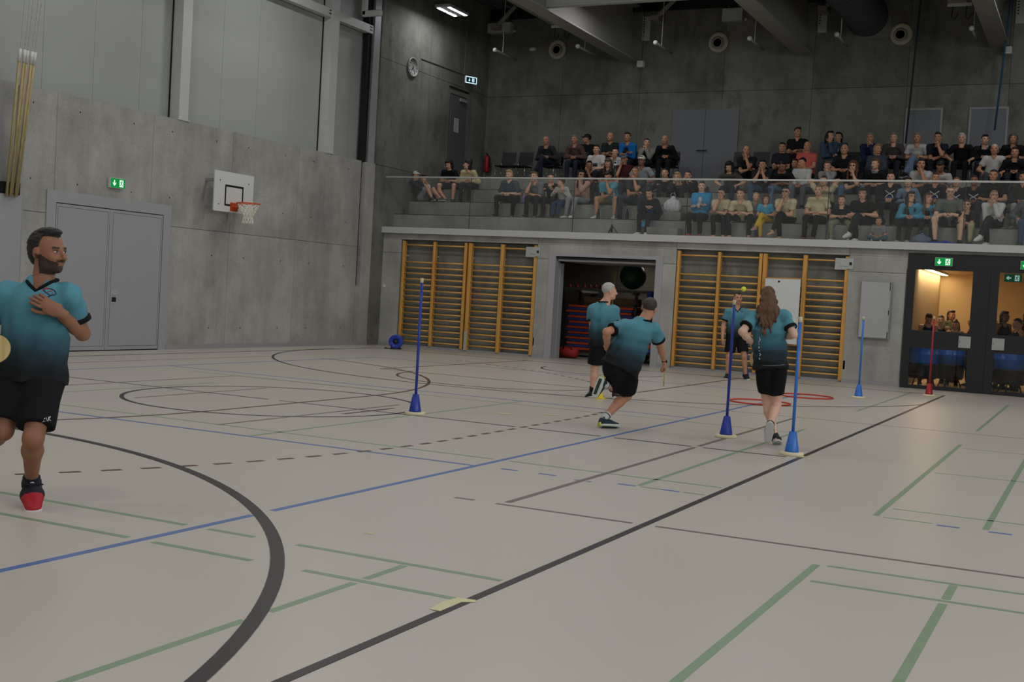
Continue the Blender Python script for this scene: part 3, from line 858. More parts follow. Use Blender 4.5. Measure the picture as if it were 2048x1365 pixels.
for q, s in ((-0.1, -1), (0.12, 1)):
    m = MB(); m.tube([(q, -0.1, 0.30), (q + 0.02 * s, -0.1, 0.38), (q + 0.12 * s * (1 if s < 0 else 0.4), -0.05, 0.48)], 0.014, 6); m.build('cable', CAB, t)
bx('switch', (0.29, 0.36, -0.05, 0, 0.03, 0.08), WHITE, t)
for xx, lab in ((-11.57, 'first'), (-2.40, 'rightmost')):
    t = thing('speaker_box', 'small white square box hanging at the end of the %s roof beam' % lab, 'box', (xx, YF - 0.2, 7.75))
    bx('case', (-0.085, 0.085, -0.09, 0.09, 0, 0.17), WHITE, t, 0.012)
    m = MB(); m.tube([(0.03, 0, 0.17), (0.03, 0, 1.92)], 0.006, 4, False); m.build('wire', BLACKM, t)
    bx('grille', (-0.06, 0.06, -0.094, -0.09, 0.03, 0.14), STEEL_W, t)
t = thing('wall_sensor', 'small white oval sensor left of the first air nozzle', 'sensor', (-14.92, YF, 8.42))
m = MB(); m.ball((0, -0.03, 0), (0.11, 0.05, 0.06), 14, 8); m.build('lens', WHITE, t); bx('back_plate', (-0.10, 0.10, -0.01, 0, -0.05, 0.05), STEEL_W, t)
for (x0, x1, lab, rgb, z0) in ((-2.35, -2.53, 'thin blue rope hanging down before the gallery wall at the right', (44, 80, 112), 5.9), (-4.35, -4.5, 'thin dark rope hanging before the narrow gallery door', (44, 56, 58), 5.6)):
    m = MB(); m.tube([(x0, YF - 0.75, ZC), (x0 * 0.5 + x1 * 0.5, YF - 0.72, 7.6), (x1, YF - 0.7, z0)], 0.022, 6)
    tag(m.build('rope', plain('rope_%d' % rgb[2], rgb, 0.8)), lab, 'rope')
t = thing('wall_clock', 'round white wall clock on the gallery flank wall', 'clock', (XL, 26.31, 7.14))
m = MB(); m.lathe([(0.235, 0.0), (0.245, 0.05), (0.225, 0.055), (0.222, 0.035)], 32, axis='x'); m.build('rim', plain('clock_rim', (150, 150, 146), 0.4), t)
m = MB(); m.lathe([(0.0, 0.034), (0.224, 0.034)], 32, axis='x'); m.build('dial', plain('clock_dial', (236, 236, 230), 0.5), t)
for h in range(12):
    a = math.radians(h * 30)
    m = MB(); c, s = math.cos(a), math.sin(a)
    m.add([(0.037, (r * s + w * c), (r * c - w * s)) for r, w in ((0.16, -0.012), (0.205, -0.012), (0.205, 0.012), (0.16, 0.012))], [(0, 1, 2, 3)]); m.build('hour_mark', BLACK, t)
for nm, deg, ln, w in (('hour_hand', 216, 0.12, 0.013), ('minute_hand', 144, 0.19, 0.009)):
    a = math.radians(deg); c, s = math.cos(a), math.sin(a)
    m = MB(); m.add([(0.041, r * s + q * c, r * c - q * s) for r, q in ((-0.03, -w), (ln, -w), (ln, w), (-0.03, w))], [(0, 1, 2, 3)]); m.build(nm, BLACK, t)
t = thing('wall_conduit', 'thin dark conduit running down to the gallery exit sign', 'conduit', (XL, 27.8, 7.5))
m = MB(); m.tube([(XL + 0.012, 26.75, 7.44), (XL + 0.012, 29.05, 7.46)], 0.012, 5, False); wb(m, 'conduit_run', plain('conduit_grey', (70, 70, 66), 0.5), t)
m = MB(); m.tube([(XL + 0.012, 29.05, 7.46), (XL + 0.012, 29.05, ZC)], 0.009, 5, False); wb(m, 'conduit_drop', plain('conduit_pale', (120, 120, 114), 0.5), t)
n = tag(bx('paper_notice', (0, 0.003, -0.13, 0.13, -0.19, 0.19), plain('paper', (186, 186, 180), 0.8)), 'white printed sheet taped to the gallery flank door', 'notice')
n.location = (XL + 0.02, 28.74, 6.02)
for i in range(7):
    bx('text_line', (0.003, 0.0034, -0.10, 0.08 - (i % 3) * 0.03, 0.14 - i * 0.048, 0.152 - i * 0.048), plain('print_grey', (110, 110, 108), 0.8), n)

# ------------------------------------------------------------------ emergency exit signs
SG = emitter('sign_green', (22, 160, 72), 0.75); SW = emitter('sign_white', (228, 255, 236), 1.1); SGD = emitter('sign_green_dim', (24, 110, 74), 0.22); SWD = emitter('sign_white_dim', (190, 226, 216), 0.55)
def exit_sign(label, loc, rotz, w=0.34, h=0.17, green=None, white=None, arrow='down', rim=False, depth=0.06):
    green, white = green or SG, white or SW
    t = thing('exit_sign', label, 'sign', loc, rotz, 'emergency exit signs')
    bx('housing', (-w / 2, w / 2, 0, depth, 0, h), WHITE, t, 0.004)
    bx('face', (-w / 2 + 0.006, w / 2 - 0.006, -0.003, 0, 0.006, h - 0.006), white if rim else green, t)
    k = h / 0.17; y = -0.0045
    if rim: bx('green_field', (-w / 2 + 0.03, w / 2 - 0.03, -0.004, -0.003, 0.03, h - 0.03), green, t)
    def poly(nm, pts, mat, yy, cx, sc=1.0):
        m = MB(); q = [(cx + a * k * sc, yy, h / 2 + b * k * sc) for a, b in pts]
        m.add(q, [tuple(range(len(q)))]); m.build(nm, mat, t)
    sc = 0.72 if rim else 1.0
    ac, mc = -0.075 * k * sc - (0.01 if not rim else 0), 0.078 * k * sc
    A = [(-0.012, 0.05), (-0.012, -0.005), (-0.036, 0.012), (-0.036, -0.016), (0, -0.055), (0.036, -0.016), (0.036, 0.012), (0.012, -0.005), (0.012, 0.05)]
    if arrow == 'left': A = [(b, -a) for a, b in A]
    poly('arrow', A, white, y - (0.001 if rim else 0), ac, sc)
    poly('door_symbol', [(-0.045, -0.06), (0.045, -0.06), (0.045, 0.06), (-0.045, 0.06)], white, y - (0.001 if rim else 0), mc, sc)
    y2 = y - 0.0025
    for nm, pts in (('runner_head', [(0.010 + 0.011 * math.cos(i * 0.785), 0.042 + 0.011 * math.sin(i * 0.785)) for i in range(8)]),
                    ('runner_torso', [(-0.012, 0.030), (0.010, 0.026), (0.006, -0.008), (-0.014, -0.006)]),
                    ('runner_arm', [(-0.012, 0.030), (-0.034, 0.020), (-0.032, 0.004), (-0.025, 0.004), (-0.025, 0.014), (-0.010, 0.020)]),
                    ('runner_arm', [(0.008, 0.026), (0.026, 0.006), (0.038, 0.012), (0.035, 0.020), (0.026, 0.016), (0.014, 0.030)]),
                    ('runner_leg', [(-0.014, -0.004), (0.0, -0.008), (-0.014, -0.034), (-0.042, -0.036), (-0.042, -0.026), (-0.020, -0.024)]),
                    ('runner_leg', [(-0.004, -0.004), (0.008, -0.006), (0.026, -0.026), (0.016, -0.056), (0.006, -0.054), (0.012, -0.028)])):
        poly(nm, pts, green, y2, mc, sc)
    return t
exit_sign('lit green emergency exit sign above the grey double door on the left wall', (XL + 0.08, 16.27, 2.98), math.radians(90), 0.36, 0.18, depth=0.07)
exit_sign('lit green exit sign above the left glazed foyer door', (-2.925, YB - 0.09, 2.51), 0, 0.335, 0.17)
exit_sign('lit green exit sign at the right picture edge above the second foyer door', (-1.33, YB - 0.09, 2.50), 0, 0.335, 0.17)
e4 = exit_sign('white framed exit sign with a left arrow hanging inside the foyer', (-1.74, 27.3, 2.31), 0, 0.36, 0.17, SGD, SWD, 'left')
bx('hanger_panel', (-0.17, 0.17, 0.01, 0.03, 0.17, 0.255), glass_mat('sign_acrylic', (0.8, 0.82, 0.82), 1.0, 0.12), e4)
exit_sign('bright exit sign beside the gallery flank door', (XL + 0.16, 29.2, 7.24), math.radians(65), 0.40, 0.20, emitter('sign_teal', (20, 84, 84), 0.12), emitter('sign_blue_white', (206, 240, 255), 1.2), 'down', True, 0.05)

# ------------------------------------------------------------------ basketball hoop
bh = thing('basketball_hoop', 'white basketball backboard with orange rim and white net on left wall', 'basketball hoop', (XL, 19.09, 2.785))
bb = bx('backboard', (0.40, 0.425, -0.60, 0.60, 0.0, 0.80), plain('board_white', (206, 208, 206), 0.4, 0, 0.02), bh)
for (a, b, c, d) in ((-0.285, 0.285, 0.505, 0.545), (-0.285, 0.285, 0.12, 0.16), (-0.285, -0.245, 0.16, 0.505), (0.245, 0.285, 0.16, 0.505)):
    bx('target_stripe', (0.425, 0.4265, a, b, c, d), BLACK, bb)
for (a, c) in ((-0.44, 0.62), (0.44, 0.62), (-0.46, 0.14)):
    m = MB(); m.lathe([(0.014, 0.425), (0.014, 0.43), (0, 0.431)], 8, (0, a, c), 'x'); m.build('bolt', BLACKM, bb)
for yy in (-0.35, 0.35):
    bx('wall_bracket', (0.0, 0.40, yy - 0.03, yy + 0.03, 0.1, 0.16), STEEL_G, bh); bx('wall_bracket', (0.0, 0.40, yy - 0.03, yy + 0.03, 0.6, 0.66), STEEL_G, bh)
ORANGE = plain('rim_orange', (206, 84, 36), 0.4, 0, 0.04)
bx('rim_plate', (0.425, 0.45, -0.11, 0.11, 0.03, 0.20), ORANGE, bh)
bx('rim_arm', (0.44, 0.60, -0.10, 0.10, 0.10, 0.185), ORANGE, bh)
RC = (0.425 + 0.15 + 0.225, 0.0, 0.19)
m = MB(); ring = [(RC[0] + 0.228 * math.cos(2 * math.pi * i / 40), 0.228 * math.sin(2 * math.pi * i / 40), RC[2]) for i in range(41)]
m.tube(ring, 0.014, 8, False); m.build('rim', ORANGE, bh)
NET = plain('net_white', (226, 224, 212), 0.8)
m = MB(); nn = 12
def netp(i, j):
    zz = RC[2] - 0.40 * j / 6; r = 0.225 * (1 - 0.60 * min(1, j / 4.0)) + 0.012 * max(0, j - 4)
    a = 2 * math.pi * (i + 0.5 * (j % 2)) / nn
    return (RC[0] + r * math.cos(a), r * math.sin(a), zz)
for j in range(6):
    for i in range(nn):
        m.tube([netp(i, j), netp(i, j + 1)], 0.0095, 4, False); m.tube([netp(i, j), netp(i - 1 if j % 2 == 0 else i + 1, j + 1)], 0.0095, 4, False)
m.build('net', NET, bh)

# ------------------------------------------------------------------ wall bars
OAKZ = wood('bar_post_wood', (190, 136, 60), (218, 164, 84), 'Z'); OAKX = wood('bar_rung_wood', (198, 144, 66), (226, 174, 94), 'X')
rung_z = [0.148 + i * 0.141 for i in range(15)] + [2.545]
def wall_bars(xs, label, thick, hinge):
    t = thing('wall_bars', label, 'wall bars', (xs[1], 25.46, 0.0), 0, 'wooden wall bars')
    c = xs[1]
    for i, xx in enumerate(xs):
        w = 0.045 if thick else 0.035
        b = MB(); b.bevbox(xx - c - w, xx - c + w, -0.045, 0.075, 0.05 if not thick else 0.03, 2.64, 0.008); b.build('post', OAKZ, t)
    for (a, b) in zip(xs[:-1], xs[1:]):
        m = MB(); m.tube([(a - c, 0, 0), (b - c, 0, 0)], 0.019, 8); me = m.mesh('rung')
        for z in rung_z:
            link('rung', me, OAKX, t, (0, 0.0, z))
    for xx in xs:
        for z in (2.28, 0.3):
            bx('wall_fixing', (xx - c - 0.02, xx - c + 0.02, 0.07, 0.179, z - 0.02, z + 0.02), GALV, t)
    if hinge:
        xe = xs[-1] - c
        h = bx('hinge', (xe - 0.25, xe + 0.0, -0.06, -0.046, 2.36, 2.60), GALV, t)
        bx('hinge_arm', (xe - 0.14, xe + 0.10, -0.075, -0.055, 2.44, 2.56), GALV, t)
        bx('hinge_plate', (xe + 0.0, xe + 0.13, -0.08, -0.06, 2.38, 2.60), GALV, t)
        bx('hinge_bolt', (xe + 0.05, xe + 0.10, -0.09, -0.08, 2.46, 2.52), BLACKM, t)
        bx('lock', (xe + 0.05, xe + 0.09, -0.06, 0.02, 0.28, 0.46), GALV, t)
        bx('castor_leg', (xs[0] - c - 0.04, xs[0] - c + 0.03, -0.055, -0.045, 0.04, 0.50), GALV, t)
wall_bars((-15.71, -14.83, -13.95), 'leftmost ladder of wooden wall bars beside the blue reel', False, False)
wall_bars((-13.82, -12.95, -12.06), 'wooden wall bars with metal hinge left of the open equipment room', True, True)
wall_bars((-8.53, -7.60, -6.68), 'wooden wall bars behind the goalkeeper, right of the equipment room', False, False)
wall_bars((-6.58, -5.72, -4.84), 'wooden wall bars carrying a white board, right of the goalkeeper', True, True)
t = thing('white_board', 'white board hung on the rightmost wall bars', 'board', (-6.15, 25.35, 0.73))
bx('panel', (-0.38, 0.38, -0.012, 0.0, 0, 1.38), plain('board_panel', (212, 214, 212), 0.4, 0, 0.02), t, 0.003)
m = MB(); m.lathe([(0.022, -0.02), (0.022, -0.012), (0, -0.021)], 8, (-0.08, 0, 1.32), 'y'); m.build('magnet', BLACK, t)
for xx in (-0.3, 0.3): bx('hook', (xx - 0.015, xx + 0.015, 0.0, 0.10, 1.28, 1.36), STEEL_G, t)
# wall cabinet, light switch
t = thing('electric_cabinet', 'grey metal wall cabinet left of the black foyer doors', 'cabinet', (-4.2, YB, 0.96))
bx('body', (-0.31, 0.31, -0.10, 0, 0.0, 1.19), STEEL_G, t, 0.006)
dr = bx('door', (-0.295, 0.27, -0.125, -0.10, 0.02, 1.17), plain('cabinet_grey', (168, 169, 170), 0.45, 0, 0.02), t, 0.004)
bx('door_gap', (0.272, 0.282, -0.112, -0.1, 0.02, 1.17), DARK, t)
bx('hinge', (0.27, 0.29, -0.13, -0.115, 0.15, 0.5), GALV, dr); bx('hinge', (0.27, 0.29, -0.13, -0.115, 0.6, 1.0), GALV, dr)
t = thing('light_switch', 'small white light switch on the concrete corner wall', 'switch', (-16.22, YB, 1.44))
bx('plate', (-0.04, 0.04, -0.012, 0, 0, 0.085), WHITE, t, 0.003); bx('rocker', (-0.027, 0.027, -0.018, -0.012, 0.014, 0.07), WHITE, t)

# ------------------------------------------------------------------ cable reel, poles, rings, ball, cone, tape
BLUE = plain('reel_blue', (40, 66, 170), 0.4, 0, 0.05)
t = thing('cable_reel', 'blue round cable reel standing on floor in the corner', 'cable reel', (-15.0, 24.15, 0.0), math.radians(22))
for yy in (-0.09, 0.07):
    fl_ = MB(); fl_.lathe([(0.06, yy), (0.06, yy + 0.02), (0.15, yy + 0.03), (0.165, yy + 0.02), (0.165, yy), (0.15, yy - 0.005)], 24, (0, 0, 0.175), 'y', closed=True); fl_.build('flange', BLUE, t)
m = MB(); m.lathe([(0.10, -0.07), (0.10, 0.07)], 20, (0, 0, 0.175), 'y'); m.build('cable_winding', BLACK, t)
m = MB(); m.lathe([(0.0, -0.105), (0.035, -0.105), (0.045, -0.09), (0.058, -0.085), (0.058, 0.10)], 16, (0, 0, 0.175), 'y'); m.build('hub', BLACKM, t)
for i in range(8):
    a = i * math.pi / 4
    m = MB(); m.tube([(0.06 * math.cos(a), -0.1, 0.175 + 0.06 * math.sin(a)), (0.14 * math.cos(a), -0.097, 0.175 + 0.14 * math.sin(a))], 0.008, 5); m.build('rib', BLUE, t)
m = MB(); m.tube([(-0.12, -0.14, 0.012), (0.12, -0.14, 0.012), (0.12, 0.13, 0.012), (-0.12, 0.13, 0.012), (-0.12, -0.14, 0.012)], 0.012, 6); m.tube([(-0.12, -0.0, 0.012), (0, 0.0, 0.175), (0.12, 0.0, 0.012)], 0.011, 6); m.build('stand', BLACKM, t)
m = MB(); m.tube([(-0.12, -0.1, 0.012), (-0.2, -0.12, 0.008), (-0.26, -0.06, 0.008), (-0.22, 0.0, 0.03)], 0.008, 6); m.build('plug_cable', BLACK, t)

def slalom_pole(loc, h, rgb, label, lean=(0, 0)):
    t = thing('slalom_pole', label, 'pole', loc, 0, 'slalom poles')
    c = plain('pole_%d_%d_%d' % rgb, rgb, 0.3, 0, 0.03)
    m = MB(); m.lathe([(0.118, 0.0), (0.12, 0.012), (0.118, 0.032), (0.10, 0.036), (0.0, 0.036)], 28); m.build('rubber_base', CREAM, t)
    m = MB(); m.lathe([(0.072, 0.034), (0.07, 0.05), (0.036, 0.235), (0.03, 0.24), (0.0, 0.24)], 20); m.build('foot_cone', c, t)
    L = Vector((lean[0], lean[1], 0))
    def at(z): return Vector((0, 0, z)) + L * (z / h)
    m = MB(); m.tube([at(0.2), at(0.8), at(h - 0.05)], 0.0165, 12); m.build('shaft', c, t)
    m = MB(); m.lathe([(0.0, 0.055), (0.018, 0.055), (0.0195, 0.05), (0.0195, 0.0), (0.0, 0.0)][::-1], 14, tuple(at(h - 0.055))); m.build('top_cap', CREAM, t)
DB, LB, RD = (38, 60, 158), (48, 112, 200), (160, 30, 34)
slalom_pole((-7.03, 11.81, 0), 1.58, DB, 'dark blue slalom pole standing alone left of the players')
slalom_pole((-3.64, 12.85, 0), 1.53, DB, 'dark blue slalom pole in front of the goalkeeper, left of the woman')
slalom_pole((-2.69, 11.91, 0), 1.39, LB, 'bright blue slalom pole right of the running woman, on the black line')
slalom_pole((-3.67, 21.04, 0), 1.41, LB, 'far bright blue slalom pole before the grey wall cabinet')
slalom_pole((-2.78, 23.22, 0), 1.49, RD, 'red slalom pole in front of the glazed foyer door')
slalom_pole((-6.45, 23.95, 0), 1.40, DB, 'dark blue slalom pole half hidden behind the goalkeeper')
for (c, r, lab) in (((-4.62, 18.08), 0.46, 'nearer red hoop ring lying on the floor beside the woman'), ((-4.40, 20.25), 0.45, 'farther red hoop ring lying on the floor behind the woman')):
    m = MB(); m.tube([(r * math.cos(2 * math.pi * i / 48), r * math.sin(2 * math.pi * i / 48), 0.0115) for i in range(49)], 0.0115, 8, False)
    o = tag(m.build('hoop_ring', plain('hoop_red', (196, 62, 40), 0.4)), lab, 'hoop', 'hoop rings on the floor'); o.location = (c[0], c[1], 0.002)
t = thing('ball', 'yellow ball in the air above the goalkeeper', 'ball', (-4.61, 16.71, 1.715))
m = MB(); m.ball((0, 0, 0), 0.036, 20, 14); m.build('shell', plain('ball_yellow', (214, 222, 40), 0.6), t)
m = MB(); m.tube([(0.0363 * math.cos(a) * math.cos(0.5 * math.sin(2 * a)), 0.0363 * math.sin(a) * math.cos(0.5 * math.sin(2 * a)), 0.0363 * math.sin(0.5 * math.sin(2 * a))) for a in [i * math.pi / 20 for i in range(41)]], 0.0012, 4, False); m.build('seam', plain('seam_white', (226, 228, 190), 0.7), t)
t = thing('marker_cone', 'small yellow marker cone beside the grey-haired man', 'cone', (-6.50, 16.18, 0.0))
m = MB(); m.lathe([(0.0, 0.0), (0.07, 0.0), (0.07, 0.012), (0.05, 0.014), (0.014, 0.15), (0.009, 0.15), (0.0, 0.15)], 20); m.build('cone_body', plain('cone_yellow', (226, 196, 30), 0.5), t)
bx('foot_plate', (-0.075, 0.075, -0.075, 0.075, 0, 0.008), plain('cone_yellow', (226, 196, 30), 0.5), t)
TAPE = plain('tape_yellow', (206, 204, 158), 0.7)
m = MB(); m.add([(-2.640, 4.66, 0.003), (-2.585, 4.66, 0.003), (-2.585, 4.86, 0.003), (-2.53, 4.90, 0.003), (-2.55, 4.935, 0.003), (-2.64, 4.92, 0.003), (-2.66, 4.80, 0.003)], [tuple(range(7))])
tag(m.build('floor_tape', TAPE), 'pale yellow tape strip stuck over the black line', 'tape')
m = MB(); m.add([(-3.79, 5.86, 0.002), (-3.74, 5.865, 0.002), (-3.735, 5.90, 0.002), (-3.775, 5.895, 0.002)], [(0, 1, 2, 3)])
tag(m.build('floor_tape', TAPE), 'small pale tape scrap lying alone on the floor', 'tape')
for (x_, y_, lab) in ((-2.62, 11.87, 'pale tape piece at the foot of the bright blue pole'), (-6.42, 12.88, 'pale tape piece on the green line behind the lone pole'), (-5.98, 13.3, 'pale tape piece on the floor near the running man')):
    m = MB(); m.add([(x_ - 0.09, y_ - 0.05, 0.003), (x_ + 0.06, y_ - 0.06, 0.003), (x_ + 0.09, y_ + 0.04, 0.003), (x_ - 0.07, y_ + 0.05, 0.003)], [(0, 1, 2, 3)])
    tag(m.build('floor_tape', TAPE), lab, 'tape')

# ------------------------------------------------------------------ contents of the equipment room
RACK = plain('rack_dark', (40, 30, 28), 0.6)
t = thing('mat_rack', 'dark wheeled rack in the equipment room stacked with gym mats', 'rack', (-11.05, 27.6, 0.0))
for xx in (-0.95, 0.95):
    for yy in (-0.5, 0.5):
        bx('post', (xx - 0.03, xx + 0.03, yy - 0.03, yy + 0.03, 0.06, 1.62), RACK, t)
        m = MB(); m.lathe([(0.06, -0.02), (0.06, 0.02)], 12, (xx, yy, 0.06), 'y'); m.build('castor', BLACK, t)
bx('deck_board', (-0.98, 0.98, -0.53, 0.53, 0.12, 0.17), RACK, t); bx('top_rail', (-0.98, 0.98, -0.53, -0.47, 1.32, 1.36), RACK, t)
mo, mbl = plain('mat_orange', (196, 70, 24), 0.7), plain('mat_blue', (40, 62, 130), 0.7)
for i in range(17):
    zz = 0.175 + i * 0.066; sh = ((i * 37) % 7 - 3) * 0.012
    m = MB(); m.bevbox(-0.86 + sh, 0.86 + sh, -0.46, 0.46, zz, zz + 0.06, 0.012)
    o = m.build('gym_mat', mo if i % 2 == 0 else mbl); o.location = (-11.05, 27.6, 0)
    ordn = ['lowest', 'second', 'third', 'fourth', 'fifth', 'sixth', 'seventh', 'eighth', 'ninth', 'tenth', 'eleventh', 'twelfth', 'thirteenth', 'fourteenth', 'fifteenth', 'sixteenth', 'topmost'][i]
    tag(o, '%s gym mat, %s in the rack of the equipment room' % ('orange' if i % 2 == 0 else 'blue', ordn + (' from the bottom' if 0 < i < 16 else '')), 'gym mat', 'gym mats in the rack')
t = thing('mat_trolley', 'low trolley at the right side of the equipment room', 'trolley', (-9.85, 26.6, 0.0))
bx('deck_board', (-0.40, 0.6, -0.45, 0.45, 0.22, 0.26), RACK, t)
for xx in (-0.33, 0.52):
    for yy in (-0.38, 0.38):
        bx('leg', (xx - 0.02, xx + 0.02, yy - 0.02, yy + 0.02, 0.08, 0.22), RACK, t); m = MB(); m.lathe([(0.04, -0.015), (0.04, 0.015)], 10, (xx, yy, 0.04), 'y'); m.build('castor', BLACK, t)
for i, (c, n) in enumerate(((mbl, 'lowest, blue'), (mo, 'second, orange'), (mbl, 'third, blue'), (mbl, 'fourth, blue'), (mo, 'topmost, orange'))):
    m = MB(); m.bevbox(-0.38, 0.58, -0.43, 0.43, 0.265 + i * 0.1, 0.36 + i * 0.1, 0.014); o = m.build('gym_mat', c); o.location = (-9.85, 26.6, 0)
    tag(o, 'gym mat, %s, on the trolley at the equipment room door' % n, 'gym mat', 'gym mats on the trolley')
t = thing('gym_ball', 'large dark green gym ball on the high shelf of equipment room', 'ball', (-10.52, 27.9, 1.74))
m = MB()
for i in range(1): m.ball((0, 0, 0.33), 0.33, 28, 18)
m.build('shell', plain('ball_green', (18, 66, 48), 0.4), t)
m = MB(); m.lathe([(0.0, 0.662), (0.02, 0.66), (0.02, 0.655)], 8); m.build('valve', BLACK, t)
t = thing('storage_shelf', 'high grey shelf board in the equipment room carrying the green ball', 'shelf', (-10.5, 27.9, 1.66))
bx('board', (-2.9, 1.95, -0.45, 0.45, 0.0, 0.06), plain('shelf_grey', (84, 82, 78), 0.6), t)
for xx in (-1.6, 0.0, 1.6): bx('bracket', (xx - 0.03, xx + 0.03, 0.0, 1.59, -0.06, 0.0), STEEL_G, t)
m = MB()
for i in range(15):
    xx = -1.05 + i * 0.09; m.tube([(xx, -0.47, 0.06), (xx, -0.47, 0.62)], 0.003, 3, False)
for j in range(7):
    zz = 0.08 + j * 0.088; m.tube([(-1.05, -0.47, zz), (0.21, -0.47, zz)], 0.003, 3, False)
tag(m.build('mesh_guard', plain('mesh_dark', (40, 40, 40), 0.6), t), kind='stuff')
for k, xx in enumerate((-12.1, -11.9, -11.7, -11.55, -11.4, -11.25)):
    m = MB(); m.lathe([(0.0, 0.0), (0.05, 0.0), (0.055, 0.02), (0.012, 0.11), (0.0, 0.11)], 12)
    o = tag(m.build('marker_cone', plain('cone_red', (150, 40, 34), 0.5)), 'small red cone in the row on the storage shelf', 'cone', 'red cones on the storage shelf'); o.location = (xx, 27.62, 1.72)
m = MB(); m.tube([(-10.72, 27.0, 0.0), (-10.64, 27.0, 2.29)], 0.02, 8)
tag(m.build('wooden_pole', POLE_T), 'pale wooden pole standing upright in the equipment room', 'pole')
t = thing('gym_bag', 'red sports bag on the equipment room floor by the door', 'bag', (-11.42, 26.25, 0.0))
m = MB(); m.tube([(-0.22, 0, 0.13), (-0.2, 0, 0.14), (0.2, 0, 0.14), (0.24, 0, 0.13)], [0.06, 0.13, 0.13, 0.05], 12); m.build('body', plain('bag_red', (156, 36, 32), 0.7), t)
m = MB(); m.tube([(-0.12, -0.1, 0.2), (-0.08, -0.12, 0.33), (0.08, -0.12, 0.33), (0.12, -0.1, 0.2)], 0.014, 6); m.build('handle', BLACK, t)
t = thing('cardboard_box', 'long brown cardboard box lying on top of the mats', 'box', (-11.0, 27.9, 1.305))
bx('carton', (-0.75, 0.7, -0.12, 0.12, 0.0, 0.20), plain('cardboard', (132, 104, 70), 0.8), t); bx('tape', (-0.75, 0.7, -0.03, 0.03, 0.2, 0.202), plain('tape_brown', (150, 124, 90), 0.5), t)
t = thing('foam_roller', 'blue foam roller standing on the trolley mats', 'foam roller', (-9.66, 26.85, 0.765))
m = MB(); m.lathe([(0.03, 0.0), (0.075, 0.0), (0.078, 0.01), (0.078, 0.93), (0.075, 0.94), (0.03, 0.94)], 18); m.build('foam', plain('foam_blue', (36, 62, 140), 0.7), t)
m = MB(); m.lathe([(0.028, 0.0), (0.028, 0.945)], 10); m.build('core', BLACK, t)

# ------------------------------------------------------------------ things left on the gallery
t = thing('fire_extinguisher', 'red fire extinguisher in the gallery corner', 'fire extinguisher', (-16.1, 30.32, 4.92))
m = MB(); m.lathe([(0.0, 0.0), (0.075, 0.0), (0.08, 0.015), (0.08, 0.40), (0.055, 0.46), (0.025, 0.48), (0.0, 0.48)], 18); m.build('cylinder', plain('extinguisher_red', (150, 26, 24), 0.35), t)
m = MB(); m.tube([(0, 0, 0.47), (0, 0, 0.54)], 0.022, 8); m.tube([(0.0, 0, 0.53), (-0.06, -0.05, 0.56)], 0.012, 6); m.build('valve', BLACK, t)
m = MB(); m.tube([(0.02, -0.02, 0.5), (0.10, -0.03, 0.44), (0.105, -0.04, 0.15)], 0.011, 6); m.build('hose', BLACK, t)
bx('wall_hook', (-0.03, 0.03, 0.08, 0.18, 0.42, 0.47), STEEL_G, t)
CHB = plain('chair_black', (24, 24, 26), 0.5); CHL = plain('chair_chrome', (170, 172, 172), 0.25, 0.9)
def _chair_parts():
    seat = MB(); seat.bevbox(-0.22, 0.22, -0.24, 0.20, 0.42, 0.45, 0.01)
    back = MB(); back.add([(-0.215, 0.20, 0.50), (0.215, 0.20, 0.50), (0.20, 0.27, 0.86), (-0.20, 0.27, 0.86), (-0.215, 0.22, 0.50), (0.215, 0.22, 0.50), (0.20, 0.29, 0.86), (-0.20, 0.29, 0.86)],
                          [(0, 1, 2, 3), (5, 4, 7, 6), (3, 2, 6, 7), (1, 0, 4, 5), (0, 3, 7, 4), (2, 1, 5, 6)])
    legs = []
    for sx in (-1, 1):
        for (a, b) in (((0.2 * sx, -0.2, 0.42), (0.22 * sx, -0.23, 0.0)), ((0.2 * sx, 0.18, 0.5), (0.22 * sx, 0.25, 0.0))):
            m = MB(); m.tube([a, b], 0.011, 6); legs.append(m.mesh('leg'))
    fr = MB(); fr.tube([(-0.2, 0.18, 0.44), (-0.21, 0.22, 0.6)], 0.011, 6); fr.tube([(0.2, 0.18, 0.44), (0.21, 0.22, 0.6)], 0.011, 6); fr.tube([(-0.2, 0.16, 0.43), (0.2, 0.16, 0.43)], 0.01, 6)
    return seat.mesh('seat'), back.mesh('backrest'), legs, fr.mesh('frame')
CHP = _chair_parts()
def chair(x, y, label, rz=0.0):
    t = thing('stacking_chair', label, 'chair', (x, y, TOP[3]), rz, 'black chairs on the gallery')
    link('seat', CHP[0], CHB, t); link('backrest', CHP[1], CHB, t); link('frame', CHP[3], CHL, t)
    for me in CHP[2]: link('leg', me, CHL, t)
chair(-14.98, 29.30, 'empty black chair next to the fire extinguisher', 0.08)
chair(-14.48, 29.30, 'empty black chair, second from the fire extinguisher', 0.0)

# ------------------------------------------------------------------ people: smooth bodies grown from tapered limbs
V3 = lambda *a: np.array(a, np.float64)
def unit(v):
    v = np.asarray(v, float); n = np.linalg.norm(v); return v / n if n > 1e-9 else v

